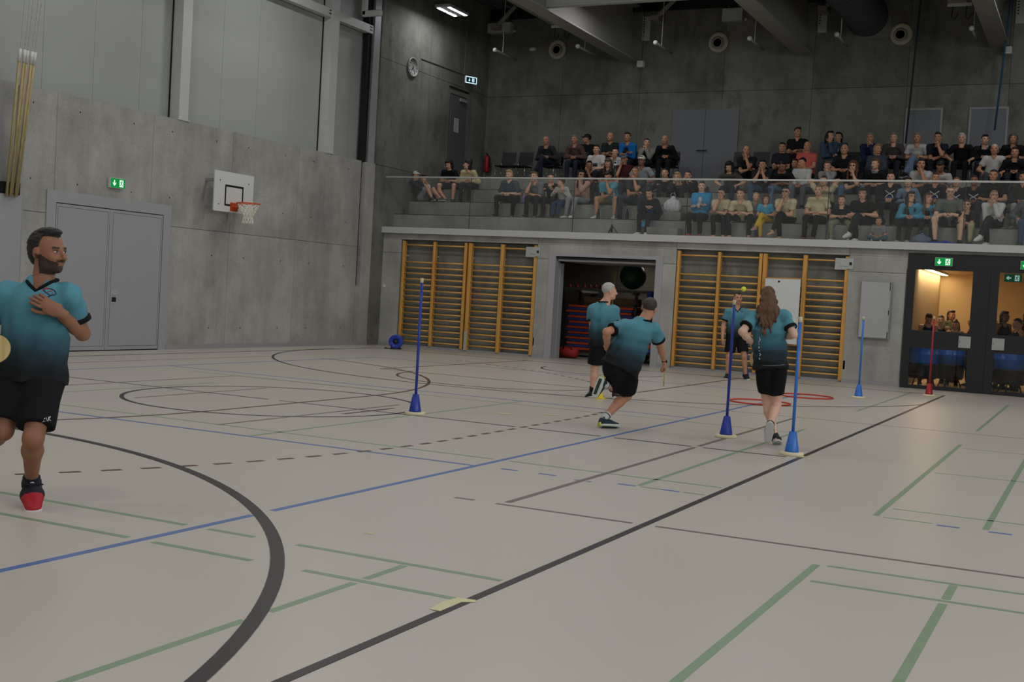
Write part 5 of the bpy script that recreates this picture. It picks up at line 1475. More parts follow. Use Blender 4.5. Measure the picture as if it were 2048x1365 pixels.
# ------------------------------------------------------------------ spectators on the gallery
from mathutils.bvhtree import BVHTree
def small_person(t, J, s, look, h=0.0235, hs=1.0):
    """Adds body and clothes (as the dictionary LOOK says) to the Empty T."""
    sk = skin(look['skin'])
    Rh = head_frame(J['hf'], J.get('hu', (0, 0, 1)))
    sc = s ** 0.6 * hs
    hv = J['head'] + (HEAD_LO[0] * sc) @ Rh.T
    ev = J['head'] + (EYES_LO[0] * sc) @ Rh.T
    bv, bq = body_blob(J, h, s, look.get('bulk', 1.0)).net()
    parts = [(bv, bq, 0), (hv, HEAD_LO[1], HEAD_LO_M), (ev, EYES_LO[1], 2)]
    for i in (0, 1):
        v, q = HAND_LO[look.get('hand', 'relax')]
        parts.append((place_hand(v, J['wr'][i], J['fin'][i], J['palm'][i], i == 0, s * 0.95), q if i == 0 else q[:, ::-1], 0))
    v, q, m = join(parts)
    m = np.where(m == 1, 1, m)
    link('body', fast_mesh('body', v, q, True, m), [sk, LIPS, EYE_DARK], t)
    bulk = look.get('bulk', 1.0)
    sv, sq = v, q = shirt_blob(J, h, s, bulk, look['sleeve'], look.get('loose', 0.016), look.get('drop', 0.02), look.get('vneck', 0.0), 0.0022, int(s * 1000) + len(look['label'])).net()
    link('jacket' if look.get('jacket') else 'shirt', fast_mesh('shirt', v, q, True), cloth(look['top']), t)
    v, q = trouser_blob(J, h, s, bulk, look.get('leg_len', 1.0), 0.012, 0.04, 0.0016, 5).net()
    link('shorts' if look.get('leg_len', 1.0) <= 0.5 else 'trousers', fast_mesh('trousers', v, q, True), cloth(look['legs']), t)
    if look.get('shoes'):
        for i in (0, 1):
            R = frame_of(J['ankle'][i], J['knee'][i], J['toe'][i])
            o = put(link('shoe', SHOE_LO_ME, cloth(look['shoes']), t), J['ankle'][i], R, s)
            link('sole', SOLE_LO_ME, cloth(look.get('sole', (190, 188, 182))), o)
    if look['hair'][0]:
        o = link('cap' if look['hair'][0] == 'cap' else 'beanie' if look['hair'][0] == 'beanie' else 'hair', hair_mesh(look['hair'][0]), plain('hair_%d_%d_%d' % look['hair'][1], look['hair'][1], 0.6, 0, 0.15, 40.0), t)
        put(o, J['head'], Matrix(Rh.tolist()), sc)
        if look['hair'][0] in ('cap', 'beanie') and len(look['hair']) > 2:
            put(link('hair', hair_mesh(look['hair'][2]), plain('hair_%d_%d_%d' % look['hair'][3], look['hair'][3], 0.6, 0, 0.15, 40.0), t), J['head'], Matrix(Rh.tolist()), sc * 0.985)
    fwv = J['fw']; up = unit(J['neck'] - J['chest']); sd = unit(J['sh'][0] - J['sh'][1]); fr = unit(np.cross(sd, up)); fr = fr if fr @ fwv > 0 else -fr
    c0 = J['chest']
    tree = BVHTree.FromPolygons([tuple(a_) for a_ in sv], [tuple(int(i_) for i_ in f_) for f_ in sq]) if look.get('extra') else None
    def strip(nm, a, b, r, mat, flat=0.3):
        P = []
        for k_ in range(5):
            u_ = k_ / 4; p_ = c0 + sd * (a[0] + (b[0] - a[0]) * u_) * s + up * (a[1] + (b[1] - a[1]) * u_) * s
            hit = tree.ray_cast(Vector(p_ + fr * 0.4), Vector(-fr))[0]
            if hit is not None: P.append(tuple(hit + Vector(fr) * r * (flat - 0.55)))
        if len(P) > 1:
            m_ = MB(); m_.tube(P, r, 6); m_.build(nm, mat, t)
    for ex in look.get('extra', ()):
        if ex == 'cheer':
            wht, blu = cloth((196, 198, 204)), cloth((36, 60, 150))
            strip('cross_stripe', (-0.10, 0.06, -0.02), (0.10, -0.06, -0.02), 0.011, wht); strip('cross_stripe', (0.10, 0.06, -0.02), (-0.10, -0.06, -0.02), 0.011, wht)
            strip('blue_insert', (-0.07, -0.10, -0.03), (0.07, -0.10, -0.03), 0.035, blu)
        elif ex == 'lanyard':
            g = plain('lanyard_green', (150, 200, 40), 0.5); strip('lanyard', (-0.05, 0.10, -0.035), (0.0, -0.10, -0.005), 0.006, cloth((40, 40, 44))); strip('badge', (0.0, -0.11, 0.0), (0.005, -0.16, 0.0), 0.014, g)
        elif ex == 'print':
            strip('shirt_print', (-0.05, -0.04, -0.012), (0.05, -0.04, -0.012), 0.05, cloth((60, 58, 60)))
        elif ex == 'vest':
            strip('vest_front', (-0.02, 0.08, -0.04), (-0.02, -0.14, -0.02), 0.06, cloth((26, 28, 36)))
        elif ex == 'inner':
            strip('white_top', (0.0, 0.08, -0.05), (0.0, -0.14, -0.02), 0.045, cloth((190, 186, 180)))
        elif ex == 'scarf':
            m_ = MB(); n0 = J['neck'] - up * 0.015
            m_.tube([tuple(n0 + (sd * math.cos(a) * 0.085 + fr * math.sin(a) * 0.085) * s) for a in [i * math.pi / 6 for i in range(13)]], 0.032 * s, 7, False); m_.build('scarf', cloth((96, 112, 122)), t)
        elif ex in ('glasses', 'sunglasses'):
            m_ = MB(); H = J['head']; X, Y, Z = Rh[:, 0], Rh[:, 1], Rh[:, 2]
            for sx in (-1, 1):
                m_.tube([tuple(H + (X * (sx * 0.032 + 0.018 * math.cos(a)) - Y * 0.104 + Z * (0.004 + 0.014 * math.sin(a))) * sc) for a in [i * math.pi / 4 for i in range(9)]], 0.004, 4, False)
                m_.tube([tuple(H + (X * sx * 0.05 - Y * 0.102 + Z * 0.008) * sc), tuple(H + (X * sx * 0.082 + Z * 0.008) * sc)], 0.003, 4)
                if ex == 'sunglasses': m_.ball(tuple(H + (X * sx * 0.032 - Y * 0.100 + Z * 0.004) * sc), 0.017, 8, 5)
            m_.build('glasses', BLACK, t)
        elif ex == 'headglasses':
            m_ = MB(); H = J['head']; X, Y, Z = Rh[:, 0], Rh[:, 1], Rh[:, 2]
            for sx in (-1, 1): m_.ball(tuple(H + (X * sx * 0.032 - Y * 0.075 + Z * 0.115) * sc), (0.022, 0.012, 0.016), 8, 5)
            m_.build('sunglasses', BLACK, t)
        elif ex == 'orange_collar':
            m_ = MB(); n0 = J['neck'] - up * 0.02
            m_.tube([tuple(n0 + (sd * math.cos(a) * 0.07 + fr * math.sin(a) * 0.08) * s) for a in [i * math.pi / 6 - 0.3 for i in range(8)]], 0.026 * s, 6); m_.build('hood_lining', cloth((214, 84, 30)), t)

def seated(row, x, head, s, label, hair, skn, top, sleeve, legs, shoes, arms='lap', pose='n', yaw=0, nod=0, turn=0, **kw):
    """One spectator. HEAD is the world position of the head centre; the hips rest on the step of ROW."""
    seat = (TOP + (TOP[3] + 0.455, WALK))[row - 1] if row <= 5 else WALK
    ye = (EDGE + (29.12, 25.62))[row - 1]
    rise = {1: TOP[0] - WALK, 2: TOP[1] - TOP[0], 3: TOP[2] - TOP[1], 4: TOP[3] - TOP[2], 5: 0.455, 6: 0.0}[row]
    hip_y = ye + kw.pop('back', 0.19)
    T = np.array([x, hip_y, seat]); t = thing('person', label, 'person', (x, hip_y, seat - rise), 0, 'spectators on the gallery')
    dz = V3(0, 0, rise)
    a = math.radians(turn); Rz = np.array([[math.cos(a), -math.sin(a), 0], [math.sin(a), math.cos(a), 0], [0, 0, 1]])
    J = {}
    hd = np.asarray(head, float) - T
    hd = Rz.T @ hd
    J['pelvis'] = V3(0, 0, 0.105 * s); J['head'] = hd
    u = unit(hd - J['pelvis']); hu0 = unit(u * 0.55 + V3(0, 0, 0.45))
    J['neck'] = hd - hu0 * 0.145 * s + V3(0, 0.028, 0) * s
    J['chest'] = J['pelvis'] + (J['neck'] - J['pelvis']) * 0.66 + V3(0, 0.025 * s, 0)
    sp = 0.168 * s * kw.get('broad', 1.0)
    J['sh'] = [J['neck'] + V3(sp, 0.0, -0.065 * s), J['neck'] + V3(-sp, 0.0, -0.065 * s)]
    J['hip'] = [J['pelvis'] + V3(0.088 * s, 0, -0.015), J['pelvis'] + V3(-0.088 * s, 0, -0.015)]
    l1, l2 = 0.425 * s, 0.405 * s
    fz = -rise + 0.088 * s
    ank = {'n': [(0.12, -0.44), (-0.12, -0.44)], 'apart': [(0.22, -0.40), (-0.22, -0.40)], 'ext': [(0.10, -0.62), (-0.10, -0.62)], 'tuck': [(0.09, -0.30), (-0.09, -0.30)], 'slantR': [(-0.02, -0.46), (-0.22, -0.42)], 'slantL': [(0.24, -0.42), (0.02, -0.46)],
           'cross': [(0.0, 0.0), (-0.08, -0.42)], 'crossR': [(0.08, -0.42), (0, 0)], 'along': [(0.10, -0.66), (-0.10, -0.50)], 'indian': [(-0.12, -0.30), (0.12, -0.22)]}[pose]
    J['knee'], J['ankle'], J['toe'] = [], [], []
    for i in (0, 1):
        sg = 1 if i == 0 else -1
        if (pose == 'cross' and i == 0) or (pose == 'crossR' and i == 1):
            tgt = V3(-0.20 * sg, -0.50, 0.105 / s - 0.30) * s; pole = V3(0.1 * sg, -0.4, 1.0)
            kn, an = ik(J['hip'][i] + V3(0, 0, 0.03), tgt, l1, l2 * 0.98, pole); toe = an + unit(V3(-0.5 * sg, -0.8, -0.25)) * 0.15 * s
        else:
            tgt = V3(ank[i][0] * s, ank[i][1] * s * (0.80 if row == 1 else 1.0), fz if row != 6 and pose not in ('along', 'indian') else 0.075 * s)
            if pose in ('along', 'indian'): tgt[2] = 0.085 * s
            kn, an = ik(J['hip'][i], tgt, l1, l2, V3(0.25 * sg if pose in ('apart',) else (1.2 * sg if pose == 'indian' else 0.05 * sg), -0.6, 0.8 if pose != 'indian' else 0.35)); toe = an + V3(0.05 * sg, -0.15, 0.0) * s
        J['knee'].append(kn); J['ankle'].append(an); J['toe'].append(toe)
    hl = head
    u1, u2 = 0.285 * s, 0.255 * s
    kn0, kn1 = J['knee']
    tg = {'lap': (V3(0.05, -0.30, 0.22), V3(-0.05, -0.30, 0.22)), 'phone': (V3(0.055, -0.30, 0.30), V3(-0.055, -0.30, 0.30)), 'down': (V3(0.25, 0.02, 0.13), V3(-0.25, 0.02, 0.13))}
    H = J['head'] / s; Cc = J['chest'] / s
    knee_w = (V3(0.12, 0, 0.08) + kn0 / s * np.array([0.6, 0.85, 1]), V3(-0.12, 0, 0.08) + kn1 / s * np.array([0.6, 0.85, 1]))
    chin = lambda sg: H + V3(0.025 * sg, -0.115, -0.165)
    across = lambda sg: V3(-0.10 * sg, Cc[1] - 0.20, Cc[2] - 0.16)
    tg['knees'] = knee_w
    tg['clasp'] = ((kn0 + kn1) / 2 / s + V3(0.045, -0.02, 0.10), (kn0 + kn1) / 2 / s + V3(-0.045, -0.02, 0.10))
    tg['cross'] = (V3(-0.05, Cc[1] - 0.19, Cc[2] - 0.13), V3(0.05, Cc[1] - 0.22, Cc[2] - 0.10))
    tg['chinL'] = (chin(1), across(-1)); tg['chinR'] = (across(1), chin(-1))
    tg['face2'] = (H + V3(0.085, -0.095, -0.155), H + V3(-0.085, -0.095, -0.155))
    tg['mouth'] = (H + V3(0.03, -0.13, -0.16), H + V3(-0.03, -0.13, -0.16))
    tg['behind'] = (H + V3(0.10, 0.09, 0.0), H + V3(-0.10, 0.09, 0.0))
    tg['point'] = (V3(0.10, -0.30, 0.34), V3(-0.20, -0.34, 0.34))
    wr = [q * s for q in tg[arms]]
    J['el'], J['wr'], J['fin'], J['palm'] = [], [], [], []
    for i in (0, 1):
        sg = 1 if i == 0 else -1
        pole = V3(0.7 * sg, 0.35, -0.75)
        if arms == 'behind': pole = V3(1.0 * sg, -0.4, 0.1)
        if arms in ('mouth', 'face2') or (arms == 'chinL' and i == 0) or (arms == 'chinR' and i == 1): pole = V3(0.35 * sg, -0.1, -1.0)
        e, w = ik(J['sh'][i], wr[i], u1, u2, pole)
        J['el'].append(e); J['wr'].append(w)
        d = unit(w - e)
        if arms in ('lap', 'clasp', 'phone'): d = unit(d + V3(-0.9 * sg, -0.5, -0.3))
        elif arms in ('face2', 'mouth', 'chinL', 'chinR') and w[2] > J['neck'][2] - 0.12: d = unit(V3(-0.2 * sg, 0.25, 1.0))
        elif arms == 'cross': d = unit(V3(-1.0 * sg, 0.1, 0.25))
        elif arms == 'behind': d = unit(V3(-1.0 * sg, 0.2, 0.2))
        elif arms == 'knees': d = unit(d + V3(-0.2 * sg, -0.3, -0.5))
        J['fin'].append(w + d * 0.1)
        J['palm'].append(unit(V3(-0.4 * sg, 0.3, -0.8)) if abs(d[2]) < 0.7 else unit(V3(-0.5 * sg, 0.8, 0.0)))
    ya = math.radians(yaw); nd = math.radians(nod)
    J['hf'] = V3(math.sin(ya) * math.cos(nd), -math.cos(ya) * math.cos(nd), -math.sin(nd))
    J['hu'] = V3(0, 0, 1); J['fw'] = V3(0, -1, 0)
    for k, v in list(J.items()):
        if k in ('hf', 'hu', 'fw'): J[k] = Rz @ v
        elif k == 'palm': J[k] = [Rz @ p for p in v]
        elif isinstance(v, list): J[k] = [Rz @ p + dz for p in v]
        else: J[k] = Rz @ v + dz
    look = dict(label=label, hair=hair, skin=skn, top=top, sleeve=sleeve, legs=legs, shoes=shoes); look.update(kw)
    small_person(t, J, s, look)
    if row == 5: chair(x, hip_y - 0.03, 'black chair under the ' + label)
    return t

def standing(x, y, hz, label, hair, skn, top, sleeve, legs, yaw=0, nod=0, group=None, arms='down', **kw):
    """Someone standing on the foyer floor; HZ is the height of the head centre."""
    s = hz / 1.60
    t = thing('person', label, 'person', (x, y, 0), 0, group)
    a = math.radians(yaw); Rz = np.array([[math.cos(a), -math.sin(a), 0], [math.sin(a), math.cos(a), 0], [0, 0, 1]])
    J = dict(pelvis=V3(0, 0, 0.93), chest=V3(0, 0.02, 1.27), neck=V3(0, 0.02, 1.455), head=V3(0, -0.01, 1.60), sh=[V3(0.17, 0.02, 1.40), V3(-0.17, 0.02, 1.40)], hip=[V3(0.088, 0, 0.91), V3(-0.088, 0, 0.91)],
             knee=[V3(0.10, -0.02, 0.50), V3(-0.10, -0.02, 0.50)], ankle=[V3(0.11, 0.02, 0.088), V3(-0.11, 0.02, 0.088)], toe=[V3(0.13, -0.13, 0.088), V3(-0.13, -0.13, 0.088)])
    J = {k: ([p * s for p in v] if isinstance(v, list) else v * s) for k, v in J.items()}
    J['el'], J['wr'], J['fin'], J['palm'] = [], [], [], []
    for i in (0, 1):
        sg = 1 if i == 0 else -1
        w = {'down': V3(0.24 * sg, -0.04, 0.88), 'hip': V3(0.17 * sg, -0.10, 1.02), 'front': V3(0.06 * sg, -0.26, 1.08)}[arms] * s
        e, w = ik(J['sh'][i], w, 0.285 * s, 0.255 * s, V3(0.6 * sg, 0.5, -0.3)); J['el'].append(e); J['wr'].append(w)
        J['fin'].append(w + unit(w - e) * 0.1); J['palm'].append(V3(-sg, 0.2, 0))
    nd = math.radians(nod); J['hf'] = V3(0, -math.cos(nd), -math.sin(nd)); J['hu'] = V3(0, 0, 1); J['fw'] = V3(0, -1, 0)
    for k, v in list(J.items()): J[k] = [Rz @ p for p in v] if isinstance(v, list) else Rz @ v
    look = dict(label=label, hair=hair, skin=skn, top=top, sleeve=sleeve, legs=legs, shoes=(40, 40, 44), drop=0.05); look.update(kw)
    small_person(t, J, s, look)
    return t

# placed one by one: row, x, head centre, size, look
seated(2, -15.99, (-16.13, 26.52, 4.38), 0.88, 'boy in white cap and dark hoodie sitting against the flank wall', ('cap', (190, 190, 186), 'short', (34, 26, 22)), 'b', (34, 36, 46), 1.5, (120, 124, 126), (60, 62, 66), leg_len=0.5, turn=75, arms='lap', pose='along', yaw=0, back=0.12)
seated(2, -15.98, (-16.12, 26.88, 4.34), 0.84, 'boy with black hair holding his face beside white cap boy', ('short', (34, 26, 22)), 'b', (190, 188, 184), 0.62, (70, 72, 76), (60, 62, 66), leg_len=0.5, turn=70, arms='face2', pose='along', yaw=0, back=0.5)
seated(3, -15.53, (-15.53, 27.13, 4.75), 0.95, 'young person with dark mop of hair in black t-shirt and shorts', ('curly', (34, 26, 22)), 'a', (20, 20, 22), 0.62, (40, 40, 42), (50, 50, 54), leg_len=0.5, arms='lap', pose='apart', nod=25)
seated(3, -14.95, (-14.95, 27.10, 4.74), 0.95, 'woman in cream sweater and black beanie looking left', ('beanie', (22, 22, 24), 'bob', (34, 26, 22)), 'a', (196, 184, 140), 1.5, (30, 31, 36), (40, 40, 44), arms='lap', pose='n', yaw=-55)
seated(2, -13.41, (-13.41, 26.46, 4.42), 1.00, 'short-haired blonde woman in blue-grey top with hands in lap', ('bob', (176, 144, 98)), 'p', (62, 72, 84), 0.9, (24, 24, 27), (26, 26, 29), arms='lap', pose='apart', bulk=1.16, nod=12, vneck=0.06)
seated(2, -12.67, (-12.67, 26.36, 4.37), 1.00, 'person in patterned grey shirt with chin in hand beside lilac bag', ('short', (110, 90, 70)), 'a', (116, 118, 120), 0.8, (24, 25, 28), (26, 26, 29), arms='chinR', pose='n')
seated(2, -12.30, (-12.30, 26.53, 4.35), 0.97, 'woman in black jacket leaning towards the child in jeans', ('tied', (60, 40, 28)), 'a', (24, 24, 27), 1.5, (26, 27, 32), (26, 26, 29), arms='point', pose='n', yaw=20, jacket=1, back=0.34)
seated(2, -11.96, (-11.96, 26.42, 4.23), 0.74, 'small child in white patterned sweater and jeans', ('short', (60, 40, 28)), 'a', (170, 168, 160), 1.5, (52, 70, 100), (110, 74, 48), arms='point', pose='slantR', yaw=-60, back=0.1)
seated(2, -11.48, (-11.48, 26.54, 4.43), 0.97, 'girl with long black hair in pink sweater and grey sweatpants', ('long', (18, 16, 16)), 'b', (176, 134, 122), 1.5, (134, 138, 142), (205, 205, 202), arms='chinL', pose='slantR', extra=('sunglasses',), turn=-10)
seated(5, -13.61, (-13.61, 28.92, 5.61), 1.02, 'bald man in dark grey sweater on the leftmost occupied chair', ('ring', (128, 124, 118)), 'b', (50, 52, 54), 1.5, (36, 42, 54), (26, 26, 29), arms='lap', pose='cross')
seated(5, -12.81, (-12.81, 28.98, 5.64), 1.00, 'man in brown-pink shirt with lanyard on a gallery chair', ('short', (128, 124, 118)), 'b', (96, 72, 68), 1.5, (40, 46, 60), (26, 26, 29), arms='lap', pose='n', extra=('lanyard',))
seated(5, -12.82, (-12.82, 29.85, 5.78), 1.02, 'man in black cap and dark jacket looking left', ('cap', (20, 20, 22), 'short', (34, 26, 22)), 'b', (24, 25, 30), 1.5, (30, 31, 36), (26, 26, 29), arms='lap', pose='n', yaw=-60, extra=('lanyard',), jacket=1, back=0.75)
seated(4, -11.77, (-11.77, 28.04, 5.25), 1.00, 'young man in white t-shirt with dark chest print and black hair', ('short', (34, 26, 22)), 'a', (196, 196, 194), 0.62, (40, 42, 50), (26, 26, 29), arms='lap', pose='n', extra=('print',), yaw=10)
seated(3, -11.51, (-11.51, 27.03, 4.72), 1.00, 'black-haired man in dark shirt with hand on chin below white print shirt', ('short', (22, 18, 16)), 'c', (26, 26, 29), 0.62, (36, 38, 46), (26, 26, 29), arms='chinL', pose='n', yaw=25)
seated(5, -11.84, (-11.84, 29.08, 5.72), 1.05, 'bald man in dark green polo with folded arms', ('ring', (128, 124, 118)), 'b', (34, 46, 44), 0.62, (30, 32, 36), (26, 26, 29), arms='cross', pose='n', bulk=1.1)
seated(5, -11.33, (-11.33, 29.02, 5.70), 1.05, 'man in dark vest with bright blue sleeves and folded arms', ('short', (44, 36, 30)), 'b', (28, 104, 172), 1.5, (34, 36, 44), (26, 26, 29), arms='cross', pose='n', extra=('vest',), bulk=1.1)
seated(5, -10.74, (-10.74, 28.90, 5.53), 0.98, 'woman in pale grey hoodie with raised hands on a chair', ('tied', (60, 40, 28)), 'a', (128, 126, 118), 1.5, (60, 66, 74), (26, 26, 29), arms='mouth', pose='cross', yaw=25)
seated(5, -10.25, (-10.25, 28.87, 5.60), 1.05, 'bald man in black jacket on the chair beside the double door', ('ring', (128, 124, 118)), 'b', (20, 20, 22), 1.5, (26, 26, 30), (26, 26, 29), arms='lap', pose='n', bulk=1.12, extra=('lanyard',))
seated(4, -11.22, (-11.22, 27.96, 5.17), 0.94, 'dark-haired boy in white t-shirt resting chin on his hand', ('short', (34, 26, 22)), 'a', (176, 176, 176), 0.62, (44, 46, 54), (26, 26, 29), arms='chinR', pose='n', yaw=10)
seated(3, -10.76, (-10.76, 27.43, 4.93), 1.04, 'man in grey cap and maroon t-shirt with hand at face', ('cap', (84, 90, 98), 'short', (60, 40, 28)), 'b', (66, 26, 30), 0.62, (50, 60, 76), (26, 26, 29), arms='chinR', pose='n', extra=('lanyard',), bulk=1.1, nod=12)
seated(3, -11.10, (-11.10, 27.23, 4.81), 0.96, 'woman with long brown hair and grey cap behind the turquoise shirt', ('cap', (78, 76, 72), 'long', (84, 60, 40)), 'a', (44, 42, 40), 0.62, (40, 44, 54), (26, 26, 29), arms='lap', pose='n')
seated(2, -10.73, (-10.73, 26.36, 4.39), 1.02, 'man in turquoise t-shirt and khaki shorts with bowed head', ('short', (34, 26, 22)), 'b', (70, 150, 170), 0.62, (146, 126, 84), (205, 205, 202), leg_len=0.5, arms='chinL', pose='apart', nod=35)
seated(3, -10.21, (-10.21, 27.18, 4.85), 1.04, 'man in white cap and light grey shirt', ('cap', (206, 202, 186), 'short', (60, 40, 28)), 'c', (140, 144, 148), 0.62, (96, 108, 124), (26, 26, 29), arms='knees', pose='n')
seated(2, -10.10, (-10.10, 26.51, 4.51), 1.08, 'heavy man in dark grey t-shirt with tattooed arm and hand at mouth', ('buzz', (90, 66, 54)), 'b', (54, 56, 58), 0.62, (52, 60, 74), (50, 50, 52), arms='chinL', pose='apart', bulk=1.22, broad=1.1, extra=('lanyard',))
seated(3, -9.55, (-9.55, 27.05, 4.55), 0.95, 'young woman with tied hair in black and white top hugging her knees', ('tied', (34, 26, 22)), 'a', (24, 24, 28), 1.5, (28, 28, 32), (205, 205, 202), arms='knees', pose='n', yaw=10)
seated(3, -9.21, (-9.21, 26.97, 4.45), 0.92, 'blonde girl with hand at her face above the white bag', ('long', (176, 144, 98)), 'a', (28, 28, 32), 1.5, (28, 28, 32), (205, 205, 202), arms='chinR', pose='n', nod=10, back=0.1)
seated(3, -9.03, (-9.03, 27.21, 4.51), 0.94, 'girl in black top holding both cheeks with her hands', ('tied', (60, 40, 28)), 'a', (26, 26, 32), 1.5, (26, 26, 30), (60, 60, 64), arms='face2', pose='n', yaw=10, back=0.34)
seated(1, -9.38, (-9.38, 25.58, 3.93), 0.94, 'cheerleader in black and blue top looking at her phone on stairs', ('bob', (34, 26, 22)), 'a', (28, 28, 34), 1.5, (26, 26, 29), (205, 205, 202), arms='phone', pose='slantR', nod=30, extra=('cheer',), back=0.12)
seated(1, -8.28, (-8.28, 25.99, 4.13), 1.00, 'smiling woman in bright blue jacket and black leggings', ('tied', (60, 40, 28)), 'p', (58, 140, 186), 1.5, (28, 28, 30), (150, 74, 62), arms='cross', pose='n', yaw=12, extra=('inner',), jacket=1)
seated(1, -7.74, (-7.74, 25.72, 3.95), 0.92, 'boy in beige t-shirt with hand at mouth, right of blue jacket woman', ('short', (34, 26, 22)), 'a', (196, 186, 150), 0.62, (30, 30, 33), None, arms='chinR', pose='n')
seated(1, -7.27, (-7.27, 25.59, 3.93), 1.00, 'woman in beige t-shirt leaning on her knees in the front row', ('tied', (60, 40, 28)), 'a', (196, 186, 150), 0.62, (28, 28, 31), None, arms='clasp', pose='apart', bulk=1.05)
seated(1, -7.00, (-7.00, 25.91, 3.90), 0.78, 'blonde girl in grey t-shirt and grey leggings in front row', ('pony', (176, 144, 98)), 'a', (132, 136, 136), 0.62, (74, 76, 80), (150, 134, 122), arms='knees', pose='n', yaw=30, back=0.26)
seated(1, -6.74, (-6.74, 25.76, 3.84), 0.72, 'little girl in blue t-shirt and yellow leggings', ('curly', (110, 70, 44)), 'a', (70, 160, 196), 0.62, (206, 168, 44), (186, 130, 134), arms='lap', pose='cross', yaw=20, back=0.12)
seated(1, -6.29, (-6.29, 25.66, 3.99), 1.00, 'woman with glasses in beige t-shirt, legs crossed, hand at mouth', ('tied', (34, 26, 22)), 'a', (196, 186, 150), 0.62, (26, 26, 29), None, arms='chinR', pose='cross', extra=('glasses',))
seated(3, -8.00, (-8.00, 27.07, 4.70), 0.94, 'woman with dark curls in grey t-shirt looking down', ('curly_long', (26, 20, 18)), 'a', (70, 70, 66), 0.62, (40, 44, 54), (26, 26, 29), arms='knees', pose='n', nod=25)
seated(4, -7.82, (-7.82, 27.82, 5.18), 1.04, 'bald man in dark shirt propping his chin before black chair backs', ('ring', (70, 60, 54)), 'b', (34, 36, 40), 0.62, (46, 52, 64), (26, 26, 29), arms='chinL', pose='apart', yaw=20)
seated(3, -7.21, (-7.21, 27.06, 4.75), 1.00, 'black-haired man in dark t-shirt with clasped hands at mouth', ('short', (18, 16, 16)), 'b', (40, 42, 46), 0.62, (62, 82, 108), (26, 26, 29), arms='mouth', pose='apart')
seated(3, -6.74, (-6.74, 27.03, 4.72), 1.00, 'man in black t-shirt and light jeans looking down to his left', ('short', (22, 18, 16)), 'c', (24, 24, 27), 0.62, (98, 118, 142), (26, 26, 29), arms='lap', pose='apart', yaw=40, nod=25)
seated(4, -7.06, (-7.06, 28.18, 5.30), 1.02, 'dark-haired man in black polo with white lanyard and crossed arms', ('short', (34, 26, 22)), 'b', (28, 30, 38), 0.62, (36, 38, 46), (26, 26, 29), arms='cross', pose='n', yaw=10)
seated(5, -6.98, (-6.98, 29.29, 5.82), 1.10, 'tallest man in the back row, black v-neck shirt, folded arms', ('short', (44, 34, 28)), 'b', (20, 20, 22), 0.62, (30, 32, 38), (26, 26, 29), arms='cross', pose='n', yaw=35, vneck=0.07)
seated(4, -6.47, (-6.47, 28.18, 5.32), 1.04, 'bald man in salmon red shirt', ('ring', (128, 124, 118)), 'b', (186, 88, 78), 0.62, (40, 42, 50), (26, 26, 29), arms='lap', pose='n', bulk=1.1)
seated(3, -6.61, (-6.61, 27.66, 4.86), 0.84, 'dark-haired boy in black beside woman in white long sleeves', ('short', (34, 26, 22)), 'b', (24, 24, 27), 0.62, (60, 70, 84), (26, 26, 29), arms='lap', pose='n', yaw=-15, back=0.42)
seated(3, -6.36, (-6.36, 27.28, 4.83), 0.97, 'black-haired woman in white long-sleeved top leaning left', ('tied', (20, 17, 16)), 'b', (182, 182, 180), 1.5, (92, 96, 102), (26, 26, 29), arms='clasp', pose='n', yaw=-35, nod=10)
seated(5, -6.16, (-6.16, 29.14, 5.70), 1.00, 'woman with long dark hair in denim jacket turning right', ('long', (30, 23, 20)), 'a', (62, 80, 104), 1.5, (84, 86, 90), (26, 26, 29), arms='chinL', pose='n', yaw=55, jacket=1)
seated(5, -6.09, (-6.09, 29.80, 5.77), 0.98, 'woman in denim jacket and white top beside turning woman', ('bob', (28, 22, 20)), 'a', (60, 78, 102), 1.5, (60, 66, 76), (26, 26, 29), arms='lap', pose='n', yaw=-15, extra=('inner',), jacket=1, back=0.7)
seated(4, -5.55, (-5.55, 27.88, 5.21), 1.03, 'bald bearded man in black polo below the denim jackets', ('ring', (110, 100, 92)), 'b', (26, 28, 34), 0.62, (40, 44, 52), (26, 26, 29), arms='lap', pose='apart', bulk=1.1)
seated(3, -5.78, (-5.78, 27.26, 4.76), 0.88, 'boy in grey and white hoodie with hand on his face', ('short', (92, 66, 46)), 'a', (138, 138, 138), 1.5, (50, 54, 64), (26, 26, 29), arms='chinL', pose='n', nod=15)
seated(3, -5.17, (-5.17, 27.03, 4.72), 1.00, 'woman with long wavy hair and glasses in black top, hand at mouth', ('curly_long', (88, 58, 38)), 'a', (24, 24, 27), 0.62, (84, 106, 136), (26, 26, 29), arms='chinL', pose='apart', extra=('glasses',))
seated(5, -5.18, (-5.18, 28.93, 5.62), 1.02, 'man in navy jacket with orange lining and hand at chin', ('short', (128, 124, 118)), 'b', (36, 42, 78), 1.5, (34, 38, 48), (26, 26, 29), arms='chinL', pose='n', extra=('orange_collar',), jacket=1)
seated(4, -4.86, (-4.86, 28.18, 5.25), 0.97, 'light-haired woman in dark denim below the navy jacket man', ('bob', (150, 112, 76)), 'b', (56, 64, 74), 1.5, (44, 50, 62), (26, 26, 29), arms='lap', pose='n', yaw=35)
seated(3, -4.71, (-4.71, 27.14, 4.79), 0.98, 'woman in black with blue-grey scarf looking left', ('bob', (86, 62, 42)), 'a', (26, 26, 30), 0.9, (34, 36, 42), (26, 26, 29), arms='lap', pose='n', yaw=-30, nod=10, extra=('scarf',))
seated(5, -4.65, (-4.65, 28.96, 5.62), 1.00, 'grey-haired woman in dull brown top in the back row', ('bob', (120, 112, 102)), 'a', (74, 66, 66), 1.5, (40, 42, 48), (26, 26, 29), arms='lap', pose='n')
